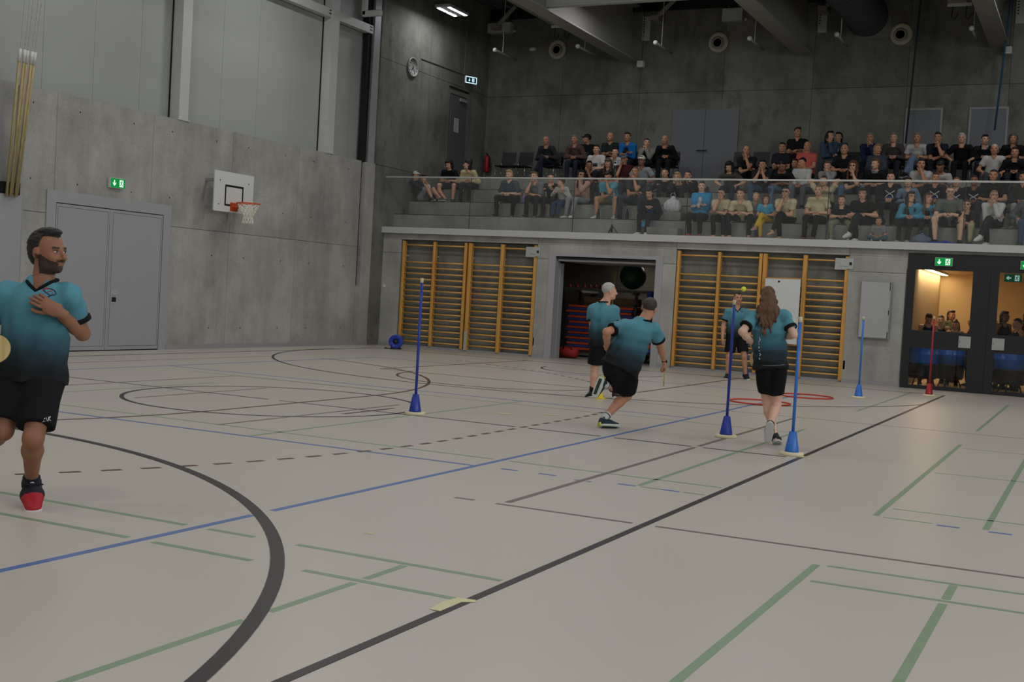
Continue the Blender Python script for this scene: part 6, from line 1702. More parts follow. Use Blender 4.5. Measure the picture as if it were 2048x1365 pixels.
seated(2, -5.64, (-5.64, 26.32, 4.31), 0.97, 'woman in beige t-shirt with both hands raised to her head', ('tied', (60, 40, 28)), 'a', (196, 186, 150), 0.62, (30, 30, 33), (26, 26, 29), arms='behind', pose='n')
seated(1, -5.62, (-5.62, 25.79, 4.05), 1.00, 'woman in pale beige t-shirt with black leggings and folded hands', ('tied', (120, 92, 62)), 'a', (200, 190, 152), 0.62, (28, 28, 31), (120, 84, 70), arms='lap', pose='slantR')
seated(1, -5.10, (-5.10, 25.70, 3.84), 0.80, 'boy in navy t-shirt and khaki trousers in the front row', ('short', (70, 48, 34)), 'a', (32, 36, 50), 0.62, (134, 134, 108), (205, 205, 202), arms='lap', pose='apart')
seated(1, -4.67, (-4.67, 25.65, 3.98), 1.00, 'dark-haired woman in black t-shirt with hands in lap, front row', ('bob', (34, 26, 22)), 'a', (24, 24, 26), 0.62, (34, 36, 40), (205, 205, 202), arms='lap', pose='cross', bulk=1.16, nod=8)
seated(6, -4.29, (-4.29, 25.57, 3.40), 0.62, 'toddler in grey shirt sitting on the walkway behind the glass', ('short', (96, 70, 48)), 'b', (118, 120, 118), 0.62, (70, 90, 98), (80, 80, 84), arms='lap', pose='indian', back=0.06)
seated(2, -4.26, (-4.26, 26.51, 4.42), 0.96, 'cheerleader in black and blue top above the toddler', ('tied', (60, 40, 28)), 'a', (26, 26, 34), 1.5, (26, 26, 30), (26, 26, 29), arms='lap', pose='n', extra=('cheer',), vneck=0.06)
seated(5, -4.12, (-4.12, 28.95, 5.61), 1.00, 'grey-haired woman in white t-shirt and jeans with crossed legs', ('bob', (132, 118, 98)), 'b', (184, 184, 180), 0.62, (104, 122, 150), (26, 26, 29), arms='lap', pose='cross')
seated(5, -3.66, (-3.66, 28.89, 5.61), 1.04, 'dark-haired man in navy t-shirt resting chin on hand, back row', ('short', (40, 34, 30)), 'b', (32, 36, 46), 0.62, (28, 30, 38), (26, 26, 29), arms='chinL', pose='n')
seated(5, -3.14, (-3.14, 28.92, 5.59), 1.00, 'white-haired woman in black top before the narrow doors', ('bob', (190, 186, 176)), 'a', (24, 24, 26), 0.62, (26, 26, 30), (26, 26, 29), arms='knees', pose='n')
seated(3, -3.73, (-3.73, 27.06, 4.77), 1.02, 'man in white t-shirt with hand at mouth, left of the pair', ('short', (48, 34, 26)), 'b', (172, 172, 168), 0.62, (54, 60, 72), (26, 26, 29), arms='chinL', pose='apart', yaw=15)
seated(3, -3.33, (-3.33, 27.02, 4.72), 1.02, 'man in white t-shirt looking down, right of the pair', ('short', (34, 26, 22)), 'c', (172, 170, 164), 0.62, (52, 56, 66), (26, 26, 29), arms='clasp', pose='apart', nod=40)
seated(2, -3.88, (-3.88, 26.44, 4.31), 0.88, 'child in pale blue denim shirt between two cheerleaders', ('short', (60, 42, 32)), 'a', (104, 126, 148), 1.5, (84, 80, 78), (26, 26, 29), arms='lap', pose='n')
seated(2, -3.35, (-3.35, 26.54, 4.42), 0.96, 'cheerleader in black and blue top before the white t-shirts', ('tied', (60, 40, 28)), 'b', (26, 26, 34), 1.5, (26, 26, 30), (26, 26, 29), arms='lap', pose='n', yaw=15, extra=('cheer',), vneck=0.06)
seated(1, -3.70, (-3.70, 25.71, 3.93), 0.90, 'girl with long dark hair in light blue jacket looking right', ('long', (50, 36, 28)), 'a', (72, 150, 180), 1.5, (26, 26, 29), (160, 150, 150), arms='lap', pose='slantR', yaw=40, jacket=1)
seated(1, -3.35, (-3.35, 25.70, 3.91), 0.88, 'girl with long brown hair in blue jacket left of grey t-shirt man', ('long', (92, 64, 40)), 'a', (64, 138, 168), 1.5, (26, 26, 29), (70, 70, 74), arms='lap', pose='n', yaw=30, extra=('vest',), jacket=1)
seated(1, -2.93, (-2.93, 25.65, 4.05), 1.08, 'big man in grey t-shirt and shorts with sunglasses on his head', ('buzz', (120, 100, 84)), 'p', (100, 106, 100), 0.62, (44, 46, 52), (34, 36, 42), leg_len=0.5, arms='clasp', pose='apart', bulk=1.15, nod=15, yaw=10, extra=('headglasses',), broad=1.08)
seated(2, -2.92, (-2.92, 26.49, 4.33), 0.86, 'girl half hidden behind the man with sunglasses on his head', ('tied', (110, 70, 46)), 'a', (28, 28, 36), 1.5, (28, 28, 32), (26, 26, 29), arms='lap', pose='n', extra=('cheer',))
seated(2, -2.57, (-2.57, 26.45, 4.36), 0.93, 'rightmost cheerleader in black and blue top', ('tied', (34, 26, 22)), 'c', (26, 26, 34), 1.5, (26, 26, 30), (26, 26, 29), arms='lap', pose='n', extra=('cheer',))
seated(1, -2.60, (-2.60, 25.66, 3.78), 0.84, 'boy with glasses in dark t-shirt and beige trousers, chin in hand', ('short', (84, 54, 36)), 'a', (38, 40, 42), 0.62, (164, 158, 122), (44, 60, 90), arms='chinR', pose='n', extra=('glasses',))
seated(5, -2.64, (-2.64, 28.90, 5.55), 0.98, 'black-haired woman with grey scarf in dark jacket, back row', ('short', (16, 14, 14)), 'a', (28, 30, 36), 1.5, (36, 38, 46), (26, 26, 29), arms='lap', pose='n', yaw=20, extra=('scarf',), jacket=1)
seated(4, -2.35, (-2.35, 27.97, 5.21), 0.98, 'short grey-haired woman in white scoop-neck t-shirt', ('buzz', (190, 186, 176)), 'b', (186, 184, 178), 0.62, (64, 66, 70), (26, 26, 29), arms='knees', pose='n', vneck=0.06)
seated(5, -2.05, (-2.05, 28.89, 5.57), 1.00, 'woman with grey-brown curls in black at the back right', ('curly', (96, 88, 78)), 'b', (22, 22, 24), 0.62, (34, 34, 40), (26, 26, 29), arms='lap', pose='n')
seated(4, -1.92, (-1.92, 27.81, 5.12), 0.98, 'brown-haired woman in open dark jacket at right edge', ('bob', (56, 38, 30)), 'b', (24, 25, 30), 1.5, (44, 46, 52), (26, 26, 29), arms='lap', pose='n', jacket=1)
seated(2, -2.21, (-2.21, 26.51, 4.48), 1.05, 'broad dark-haired man in black behind the white sweater woman', ('buzz', (34, 28, 24)), 'b', (22, 22, 25), 0.62, (42, 46, 56), (60, 60, 64), arms='lap', pose='apart', bulk=1.15, nod=5)
seated(1, -2.10, (-2.10, 25.67, 3.97), 0.97, 'woman in white sweater with hand at chin in the front row', ('tied', (136, 106, 70)), 'a', (188, 188, 186), 1.5, (30, 31, 37), (205, 205, 202), arms='chinL', pose='cross', yaw=15)
seated(2, -1.64, (-1.64, 26.54, 4.44), 0.98, 'dark-haired woman at the right edge in pale grey trousers', ('bob', (34, 26, 22)), 'b', (44, 44, 42), 1.5, (150, 152, 154), (170, 170, 168), arms='lap', pose='n')
seated(1, -1.43, (-1.43, 25.73, 4.02), 1.00, 'person in jeans cut off by the right picture edge, front row', ('short', (34, 26, 22)), 'a', (90, 94, 96), 1.5, (58, 76, 104), (60, 60, 64), arms='knees', pose='n')

# joints of the five players, in metres from the floor point each stands over (left side first)
RUNNER = dict(root=(-5.665, 5.116, 0.0), pelvis=(-0.07, 0.002, 0.83), chest=(-0.08, 0.034, 1.179), neck=(-0.042, 0.039, 1.374), head=(-0.008, 0.041, 1.549), sh=[(0.085, 0.121, 1.298), (-0.247, -0.033, 1.283)], el=[(0.1, 0.23, 1.063), (-0.368, -0.113, 1.07)], wr=[(0.137, -0.014, 1.205), (-0.261, -0.312, 0.93)], fin=[(0.072, -0.088, 1.263), (-0.132, -0.336, 0.955)], hip=[(0.011, 0.04, 0.79), (-0.142, -0.036, 0.774)], knee=[(0.128, -0.14, 0.451), (-0.098, -0.161, 0.477)], ankle=[(-0.079, 0.047, 0.167), (-0.517, 0.025, 0.286)], toe=[(0.039, -0.043, 0.098), (-0.522, -0.004, 0.194)], fw=(0.61, -0.792, 0.0), hf=(0.999, 0.052, 0.0), hu=(-0.027, -0.013, 1.0), palm0=(-0.688, 0.695, -0.206), palm1=(0.321, 0.947, 0.0))
SPRINTER = dict(root=(-4.958, 12.485, 0.0), pelvis=(0.138, 0.1, 0.739), chest=(0.226, 0.225, 1.073), neck=(0.294, 0.288, 1.242), head=(0.337, 0.361, 1.382), sh=[(0.141, 0.098, 1.169), (0.404, 0.384, 1.152)], el=[(0.025, -0.13, 1.095), (0.436, 0.536, 0.946)], wr=[(-0.026, 0.059, 0.892), (0.44, 0.697, 0.769)], fin=[(-0.011, 0.142, 0.818), (0.442, 0.74, 0.698)], hip=[(0.076, 0.034, 0.68), (0.198, 0.172, 0.685)], knee=[(0.031, 0.347, 0.429), (0.126, 0.368, 0.361)], ankle=[(-0.029, 0.008, 0.502), (-0.009, 0.022, 0.1)], toe=[(-0.058, -0.035, 0.366), (0.063, 0.102, 0.096)], fw=(0.005, 0.913, -0.408), hf=(-0.087, 0.991, -0.103), hu=(0.174, 0.193, 0.966), palm0=(0.321, 0.947, 0.0), palm1=(-0.966, -0.258, 0.0))
GREYMAN = dict(root=(-6.487, 16.304, 0.0), pelvis=(-0.072, 0.002, 0.867), chest=(-0.095, 0.005, 1.198), neck=(-0.103, 0.011, 1.412), head=(-0.035, 0.052, 1.579), sh=[(-0.234, -0.081, 1.307), (0.039, 0.11, 1.311)], el=[(-0.238, -0.05, 1.049), (0.087, 0.111, 1.047)], wr=[(-0.226, 0.057, 0.804), (0.033, 0.208, 0.806)], fin=[(-0.219, 0.091, 0.715), (0.021, 0.231, 0.715)], hip=[(-0.141, -0.034, 0.804), (-0.003, 0.056, 0.812)], knee=[(-0.174, -0.011, 0.431), (0.041, 0.106, 0.436)], ankle=[(-0.172, -0.059, 0.077), (0.14, 0.073, 0.09)], toe=[(-0.241, -0.005, 0.061), (0.144, 0.186, 0.077)], fw=(-0.305, 0.952, 0.0), hf=(0.722, 0.692, 0.0), hu=(0.0, 0.0, 1.0), palm0=(0.684, 0.729, 0.0), palm1=(-0.995, -0.1, 0.0))
KEEPER = dict(root=(-6.501, 23.501, 0.0), pelvis=(-0.072, 0.005, 0.925), chest=(-0.099, 0.028, 1.247), neck=(-0.099, 0.014, 1.449), head=(-0.087, 0.006, 1.632), sh=[(0.079, 0.099, 1.37), (-0.255, -0.067, 1.349)], el=[(0.152, 0.157, 1.111), (-0.327, -0.081, 1.081)], wr=[(0.189, 0.042, 0.862), (-0.301, -0.18, 0.82)], fin=[(0.183, 0.012, 0.771), (-0.283, -0.22, 0.721)], hip=[(0.013, 0.044, 0.87), (-0.149, -0.036, 0.86)], knee=[(0.114, -0.001, 0.474), (-0.156, -0.135, 0.457)], ankle=[(0.148, 0.077, 0.09), (-0.178, -0.084, 0.08)], toe=[(0.216, -0.023, 0.089), (-0.161, -0.21, 0.075)], fw=(0.443, -0.897, 0.0), hf=(0.487, -0.873, 0.0), hu=(0.0, 0.0, 1.0), palm0=(-0.977, -0.212, 0.0), palm1=(0.762, 0.647, 0.0))
WOMAN = dict(root=(-3.014, 12.656, 0.0), pelvis=(-0.127, -0.024, 0.877), chest=(-0.172, 0.002, 1.217), neck=(-0.199, 0.009, 1.431), head=(-0.221, 0.038, 1.576), sh=[(-0.324, -0.078, 1.358), (-0.044, 0.095, 1.387)], el=[(-0.395, -0.255, 1.193), (0.096, 0.01, 1.192)], wr=[(-0.308, 0.005, 1.036), (-0.061, 0.187, 1.148)], fin=[(-0.254, 0.097, 1.006), (-0.14, 0.203, 1.121)], hip=[(-0.196, -0.061, 0.835), (-0.048, 0.013, 0.844)], knee=[(-0.187, 0.173, 0.441), (-0.079, 0.146, 0.409)], ankle=[(-0.036, -0.013, 0.11), (-0.033, -0.229, 0.234)], toe=[(-0.044, 0.115, 0.077), (-0.049, -0.198, 0.103)], fw=(-0.442, 0.896, -0.05), hf=(-0.351, 0.935, -0.05), hu=(0.0, 0.0, 1.0), palm0=(0.258, 0.127, -0.958), palm1=(-0.258, -0.127, -0.958))

# ------------------------------------------------------------------ the five players
from mathutils.bvhtree import BVHTree
HEAD_HI = build_head(0.0049)
def gradient_cloth(name, p0, p1, stops):
    """Printed colour run from p0 to p1 (object space), with a faint knit grain."""
    m, nt, b = new_mat(name); N, L = nt.nodes, nt.links
    tc = N.new('ShaderNodeTexCoord'); p0, p1 = np.asarray(p0, float), np.asarray(p1, float); ax = (p1 - p0) / ((p1 - p0) @ (p1 - p0))
    dot = N.new('ShaderNodeVectorMath'); dot.operation = 'DOT_PRODUCT'; dot.inputs[1].default_value = ax
    L.new(tc.outputs['Object'], dot.inputs[0])
    nz = N.new('ShaderNodeTexNoise'); nz.inputs['Scale'].default_value = 9; L.new(tc.outputs['Object'], nz.inputs['Vector'])
    ad = N.new('ShaderNodeMath'); ad.operation = 'SUBTRACT'; ad.inputs[1].default_value = float(p0 @ ax); L.new(dot.outputs['Value'], ad.inputs[0])
    a2 = N.new('ShaderNodeMath'); a2.operation = 'MULTIPLY_ADD'; a2.inputs[1].default_value = 0.12; L.new(nz.outputs['Fac'], a2.inputs[0]); L.new(ad.outputs[0], a2.inputs[2])
    r = N.new('ShaderNodeValToRGB'); cr = r.color_ramp
    cr.elements[0].position, cr.elements[0].color = stops[0][0], srgb(*stops[0][1])
    cr.elements[1].position, cr.elements[1].color = stops[-1][0], srgb(*stops[-1][1])
    for ps, c in stops[1:-1]:
        e = cr.elements.new(ps); e.color = srgb(*c)
    L.new(a2.outputs[0], r.inputs[0]); L.new(r.outputs[0], b.inputs['Base Color'])
    b.inputs['Roughness'].default_value = 0.75; b.inputs['Specular IOR Level'].default_value = 0.25
    n2 = N.new('ShaderNodeTexNoise'); n2.inputs['Scale'].default_value = 16; n2.inputs['Detail'].default_value = 3; L.new(tc.outputs['Object'], n2.inputs['Vector'])
    bp = N.new('ShaderNodeBump'); bp.inputs['Strength'].default_value = 0.35; bp.inputs['Distance'].default_value = 0.02
    L.new(n2.outputs['Fac'], bp.inputs['Height']); L.new(bp.outputs['Normal'], b.inputs['Normal'])
    return m
TEAL = [(0.16, (20, 22, 25)), (0.36, (36, 58, 66)), (0.60, (64, 110, 124)), (0.95, (84, 142, 158))]
KIT_BLACK = cloth((20, 20, 23))

def player(J, label, s, skn, look, h, bulk=1.0):
    J = {k: ([np.array(p) for p in v] if isinstance(v, list) else np.array(v)) for k, v in J.items()}
    t = thing('person', label, 'person', tuple(J['root']), 0, 'players on the court')
    J['palm'] = [J['palm0'], J['palm1']]
    Rh = head_frame(J['hf'], J['hu']); hs = look.get('head', 1.0)
    hv = J['head'] + (HEAD_HI[0] * hs) @ Rh.T
    hm = head_regions(*HEAD_HI, beard=look.get('beard', False))
    parts = [(*body_blob(J, h, s, bulk).net(), 0), (hv, HEAD_HI[1], hm)]
    for sx in (-1, 1):
        for c, r, mi in (((sx * 0.031, -0.0815, 0.002), (0.0135, 0.0085, 0.0062), 3), ((sx * 0.031, -0.0872, 0.002), (0.0060, 0.0040, 0.0060), 4), ((sx * 0.031, -0.0850, 0.0085), (0.0150, 0.0070, 0.0026), 2)):
            v, q = ball_mesh(c, r, 12, 8); parts.append((J['head'] + (v * hs) @ Rh.T, q, mi))
    for i in (0, 1):
        c, sp, th = look['hands'][i]
        v, q = hand_hi(c, sp, th, 0.0042 if h < 0.01 else 0.0052)
        parts.append((place_hand(v, J['wr'][i], J['fin'][i], J['palm'][i], i == 0, s), q if i == 0 else q[:, ::-1], 0))
    v, q, m = join(parts)
    link('body', fast_mesh('body', v, q, True, m), [skin(skn), LIPS, plain('brow_%d' % look['haircol'][0], look.get('beardcol', look['haircol']), 0.8), plain('eye_white', (206, 202, 196), 0.3), EYE_DARK], t)
    bk = look.get('bulk', 1.0) * bulk
    sv, sq = shirt_blob(J, h, s, bk, 0.66, 0.018, look.get('drop', 0.06), look.get('vneck', 0.0), 0.0035, look.get('seed', 1), look.get('fly', 0.0), look.get('hemratio', 1.58)).net()
    waist = J['pelvis'] * 0.5 + J['chest'] * 0.5; dn = unit(J['pelvis'] - waist)
    mat = gradient_cloth('kit_' + str(look.get('seed', 1)), J['pelvis'] + dn * look.get('drop', 0.06), J['neck'], TEAL)
    so = link('shirt', fast_mesh('shirt', sv, sq, True), mat, t)
    tv, tq = trouser_blob(J, h, s, bk, look.get('leg_len', 0.47), look.get('loose', 0.020), look.get('blend', 0.04), 0.003, 7, (J['pelvis'] + dn * (look.get('drop', 0.06) - 0.02), -dn)).net()
    sh_o = link('shorts', fast_mesh('shorts', tv, tq, True), KIT_BLACK, t)
    bvh = BVHTree.FromPolygons([tuple(a) for a in sv], [tuple(int(i) for i in f) for f in sq])
    bvs = BVHTree.FromPolygons([tuple(a) for a in tv], [tuple(int(i) for i in f) for f in tq])
    side = unit(J['sh'][0] - J['sh'][1]); up = unit(J['neck'] - J['chest'])
    fr = unit(np.cross(side, up)); fr = fr if fr @ J['fw'] > 0 else -fr
    # sleeve cuffs
    for i in (0, 1):
        a = J['sh'][i] + (J['el'][i] - J['sh'][i]) * 0.66; d = unit(J['el'][i] - J['sh'][i])
        m_ = MB(); r0 = 0.056 * s + 0.021
        m_.tube([tuple(a - d * 0.022), tuple(a - d * 0.018), tuple(a + d * 0.006), tuple(a + d * 0.009)], [r0 - 0.004, r0, r0, r0 - 0.006], 22); m_.build('sleeve_cuff', KIT_BLACK, so)
    # collar
    def drape(p, off, d0, tree=bvh):
        hit = tree.ray_cast(Vector(p) + Vector(d0) * 0.35, -Vector(d0))[0]
        return (Vector(hit) if hit is not None else Vector(p)) + Vector(d0) * off
    pts = []
    nk = J['neck'] + up * 0.004
    for a in [i * math.pi / 14 for i in range(29)]:
        ca, sa = math.cos(a), math.sin(a)
        if sa >= 0:      # front half dips to the V
            dip = look.get('vdip', 0.075) * (1 - abs(ca)) ** 1.0
            p = nk + side * 0.078 * s * ca * (1 - 0.0 * sa) - up * dip
            pts.append(drape(p, 0.001, fr) if sa > 0.25 else Vector(p + fr * 0.06 * sa))
        else: pts.append(Vector(nk + side * 0.078 * s * ca + fr * 0.078 * s * sa))
    m_ = MB(); m_.tube([tuple(p) for p in pts], 0.0105, 7, False); m_.build('collar', KIT_BLACK, so)
    def stroke(nm, P, r, mat_, tree=bvh, d0=None, base=None, parent=so, ax=None):
        d0 = fr if d0 is None else d0; base = J['chest'] if base is None else base; A, B = ax or (side, up)
        q_ = [drape(base + A * x + B * z, r * 0.3, d0, tree) for x, z in P]
        m2 = MB(); m2.tube([tuple(p) for p in q_], r, 5); m2.build(nm, mat_, parent)
    if look.get('logo'):
        red, nav = plain('print_red', (170, 40, 52), 0.6), plain('print_navy', (20, 34, 74), 0.6)
        k = 0.0030 * look['logo']; ox, oz = 0.098, 0.128
        f = lambda L_: [((x - 18) * k + ox, (9 - z) * k + oz) for x, z in L_]
        # crest on the left chest, drawn as in the photograph
        stroke('crest_stroke', f([(1, 4), (2, 1), (5, -1), (9, 0)]), 0.0045, red)
        stroke('crest_stroke', f([(9, 0), (14, 1), (19, 4), (23, 8), (25, 11), (22, 13), (17, 14), (12, 17)]), 0.0028, nav)
        stroke('crest_stroke', f([(3, 4), (6, 7), (12, 11), (17, 14), (15, 16), (12, 17)]), 0.0033, nav)
        stroke('crest_stroke', f([(9, 7), (13, 6), (16, 3)]), 0.0025, red); stroke('crest_stroke', f([(17, 9), (19, 12)]), 0.0025, red)
        stroke('crest_dot', f([(3, 11), (4, 11.3)]), 0.004, nav)
    for i in (0, 1):
        sm = look['shoe'][i] if isinstance(look['shoe'], list) else look['shoe']
        R = frame_of(J['ankle'][i], J['knee'][i], J['toe'][i])
        (v1, q1), (v2, q2) = look['shoemesh']
        me = fast_mesh('shoe', v1, q1, True, look['shoeidx']) if 'shoeidx' in look else fast_mesh('shoe', v1, q1, True)
        o = put(link('shoe', me, sm, t), J['ankle'][i], R, s * look.get('shoescale', 1.0))
        link('sole', fast_mesh('sole', v2, q2, True), look['solemat'], o)
        m_ = MB()
        for z_, y_ in ((-0.004, -0.052), (-0.014, -0.068), (-0.024, -0.086), (-0.030, -0.102)):
            m_.tube([(-0.022, y_ + 0.008, z_ - 0.006), (0, y_, z_ + 0.002), (0.022, y_ + 0.008, z_ - 0.006)], 0.0032, 5)
        m_.tube([(0.0, -0.05, 0.0), (0.035, -0.055, 0.012), (0.05, -0.045, -0.004), (0.02, -0.048, -0.004)], 0.0028, 5); m_.tube([(0.0, -0.05, 0.0), (-0.035, -0.055, 0.010), (-0.046, -0.045, -0.008), (-0.02, -0.048, -0.004)], 0.0028, 5)
        m_.build('laces', look['lacemat'], o)
        if look.get('sock'):
            a, d = J['ankle'][i], unit(J['knee'][i] - J['ankle'][i])
            m_ = MB(); m_.tube([tuple(a - d * 0.02), tuple(a + d * look['sock']), tuple(a + d * (look['sock'] + 0.006))], [0.041 * s, 0.043 * s, 0.040 * s], 18); sk_o = m_.build('sock', look['sockmat'], t)
            if look.get('sockband'):
                m_ = MB(); m_.tube([tuple(a + d * (look['sock'] - 0.03)), tuple(a + d * (look['sock'] - 0.018))], 0.0435 * s, 18); m_.build('sock_band', KIT_BLACK, sk_o)
    return t, J, Rh, (stroke, bvh, bvs, side, up, fr, so, sh_o, drape)

def hair_obj(t, blob, J, Rh, hs, col):
    v, q = blob.net()
    o = link('hair', fast_mesh('hair', v, q, True), plain('hairhi_%d_%d_%d' % col, col, 0.55, 0, 0.25, 60.0, bump=0.6), t)
    return put(o, J['head'], Matrix(Rh.tolist()), hs)

SHOE_HI = shoe_net(0.006)
def shoe_idx(f):
    c = SHOE_HI[0][0][SHOE_HI[0][1]].mean(1); return f(c)
PADW = wood('paddle_wood', (188, 160, 104), (214, 190, 134), 'Z', 0.5)
def paddle(loc, blade, normal, label, length=0.20, width=0.17, grip=0.12):
    """Round wooden bat: blade direction and face normal in world axes, held at LOC."""
    t = thing('paddle_bat', label, 'paddle', tuple(loc))
    b, n = unit(blade), np.asarray(normal, float); n = unit(n - b * (n @ b)); w = np.cross(b, n)
    m = MB(); th = 0.006; N_ = 28
    ring = [(b * (0.05 + length / 2 + length / 2 * math.cos(2 * math.pi * i / N_)) + w * (width / 2) * math.sin(2 * math.pi * i / N_)) for i in range(N_)]
    for sg in (-1, 1): m.v += [tuple(p + n * th * sg) for p in ring]
    m.f += [tuple(range(N_))[::-1], tuple(range(N_, 2 * N_))] + [(i, (i + 1) % N_, N_ + (i + 1) % N_, N_ + i) for i in range(N_)]; m.sm += [False] * (N_ + 2)
    m.build('blade', PADW, t)
    m = MB(); m.tube([tuple(-b * grip * 0.55), tuple(b * 0.07)], [0.015, 0.013], 10); m.build('grip', plain('grip_wood', (170, 140, 92), 0.6), t)
    return t

# 1 - the man in front, running towards the camera, looking over his left shoulder
lookA = dict(haircol=(22, 19, 18), beard=True, beardcol=(62, 47, 37), hands=[(0.55, 0.03, 0.6), (1.45, 0.0, 1.0)], head=1.10, vneck=0.05, vdip=0.065, logo=1.0, seed=1, drop=0.065, shoescale=1.2,
             shoe=[[plain('shoe_navy', (22, 24, 36), 0.7), plain('shoe_red', (168, 24, 36), 0.6)]] * 2, shoemesh=SHOE_HI, shoeidx=shoe_idx(lambda c: (c[:, 1] + 0.25 * c[:, 2] < -0.095).astype(int)),
             solemat=plain('sole_white', (206, 206, 206), 0.6), lacemat=plain('lace_dark', (26, 26, 34), 0.8), fly=0.004)
t, J, Rh, ST = player(RUNNER, 'bearded man in teal and black kit running in the left foreground', 1.06, 'c', lookA, 0.0092, 0.98)
b = Blob((-0.12, -0.14, -0.14), (0.12, 0.16, 0.16), 0.0055)
b.ell((0, 0.026, 0.034), (0.083, 0.102, 0.094), 0); b.keep(lambda X, Y, Z: np.minimum(0.079 - Z + 0.35 * (np.abs(X) - 0.02) + 0 * Y, 0.004 - Y - 0.25 * (Z - 0.02) + 0 * X)); b.cut((0, 0.05, -0.058), (0, -0.3, -0.95))
b.ell((0, -0.012, 0.110), (0.056, 0.062, 0.022), 0.02); b.ell((0, 0.075, -0.02), (0.055, 0.040, 0.060), 0.03); b.wrinkle(0.0009, 130, 5)
hair_obj(t, b, J, Rh, 1.10, (20, 18, 17))
stroke, bvh, bvs, side, up, fr, so, sho, drape = ST
wht = plain('print_white', (196, 200, 200), 0.6)
kb = J['knee'][0] + (J['hip'][0] - J['knee'][0]) * 0.30
for i, P in enumerate(([(0.0, 0.0), (0.010, 0.006), (0.013, 0.026)], [(0.016, 0.004), (0.022, 0.028), (0.029, 0.005)], [(0.034, 0.006), (0.036, 0.030)], [(0.046, 0.030), (0.036, 0.017), (0.048, 0.006)])):
    stroke('hem_print', [(x + 0.022, z) for x, z in P], 0.003, wht, bvs, unit(fr + side * 0.5), kb, sho, (unit(side - fr * 0.5), V3(0, 0, 1)))
sj = [o for o in t.children if o.name.startswith('shoe')][0]
m = MB(); m.tube([(0.045 * math.cos(a) * 0.0 + 0.046, 0.0 + 0.022 * math.cos(a), -0.035 + 0.026 * math.sin(a)) for a in [i * math.pi / 8 for i in range(17)]], 0.0035, 5, False); m.build('round_emblem', wht, sj)
m = MB(); m.tube([(-0.008, -0.045, 0.010), (0.0, -0.047, 0.014), (0.008, -0.045, 0.009)], 0.003, 5); m.build('tongue_mark', wht, sj)
paddle(J['root'] + J['wr'][1] + unit(J['fin'][1] - J['wr'][1]) * 0.05, V3(0.62, 0.30, 0.12), V3(0.75, -0.55, 0.15), 'round wooden paddle held by the man at the left picture edge', 0.19, 0.17)

# 2 - the man bending forward in mid-stride, seen from behind
shoeB = [[plain('shoe_petrol', (24, 46, 58), 0.7)]] * 2
lookB = dict(haircol=(44, 36, 32), hands=[(0.9, 0.02, 0.6), (1.4, 0.0, 1.0)], head=1.02, seed=2, drop=0.08, shoe=shoeB, shoemesh=SHOE_HI, solemat=plain('sole_pale', (196, 198, 188), 0.6), lacemat=plain('lace_green', (90, 106, 70), 0.8), leg_len=0.5,
             sock=0.09, sockmat=plain('sock_white', (202, 202, 200), 0.9), sockband=True, fly=0.012)
t, J, Rh, ST = player(SPRINTER, 'man in teal and black kit bending forward in mid-stride, seen from behind', 1.05, 'b', lookB, 0.0118, 1.12)
b = Blob((-0.11, -0.13, -0.12), (0.11, 0.14, 0.14), 0.007); b.ell((0, 0.018, 0.036), (0.078, 0.098, 0.088), 0); b.keep(lambda X, Y, Z: np.minimum(0.070 - Z + 0 * X, -0.008 - Y + 0 * X) + 0 * Z); b.cut((0, 0.05, -0.060), (0, -0.3, -0.95))
hair_obj(t, b, J, Rh, 1.02, (58, 48, 42))
for o in [o for o in t.children if o.name.startswith('shoe')]:
    bx('heel_accent', (-0.030, 0.030, 0.050, 0.066, -0.082, -0.045), plain('accent_yellow', (196, 190, 60), 0.6), o); bx('sole_groove', (-0.02, 0.02, -0.15, 0.03, -0.0895, -0.0875), plain('groove_dark', (40, 58, 56), 0.7), o)
a, d = J['wr'][1], unit(J['el'][1] - J['wr'][1])
m = MB(); m.tube([tuple(a - d * 0.01), tuple(a + d * 0.03)], [0.031, 0.032], 16); m.build('wrist_strap', KIT_BLACK, t)
paddle(J['root'] + J['wr'][1] + unit(J['fin'][1] - J['wr'][1]) * 0.06, V3(-0.04, 0.05, -1), V3(0.9, 0.35, 0.05), 'wooden paddle held low by the bending man', 0.19, 0.17, 0.10)

# 3 - the grey-haired man standing behind him
lookC = dict(haircol=(150, 148, 144), hands=[(0.7, 0.02, 0.5), (0.7, 0.02, 0.5)], head=1.04, seed=3, drop=0.10, shoe=[[plain('shoe_black', (24, 24, 28), 0.7)]] * 2, shoemesh=SHOE_HI, solemat=plain('sole_white', (206, 206, 206), 0.6), lacemat=plain('lace_dark', (26, 26, 34), 0.8), leg_len=0.49,
             sock=0.08, sockmat=plain('sock_black', (24, 24, 27), 0.9))
t, J, Rh, ST = player(GREYMAN, 'grey-haired man in teal and black kit standing before the equipment room', 1.02, 'a', lookC, 0.0125, 1.03)
b = Blob((-0.11, -0.13, -0.12), (0.11, 0.14, 0.14), 0.007); b.ell((0, 0.018, 0.038), (0.079, 0.099, 0.090), 0); b.keep(lambda X, Y, Z: np.minimum(0.068 - Z + 0 * X, -0.006 - Y + 0 * X) + 0 * Z); b.cut((0, 0.05, -0.062), (0, -0.3, -0.95)); b.wrinkle(0.0008, 120, 2)
hair_obj(t, b, J, Rh, 1.04, (172, 170, 164))

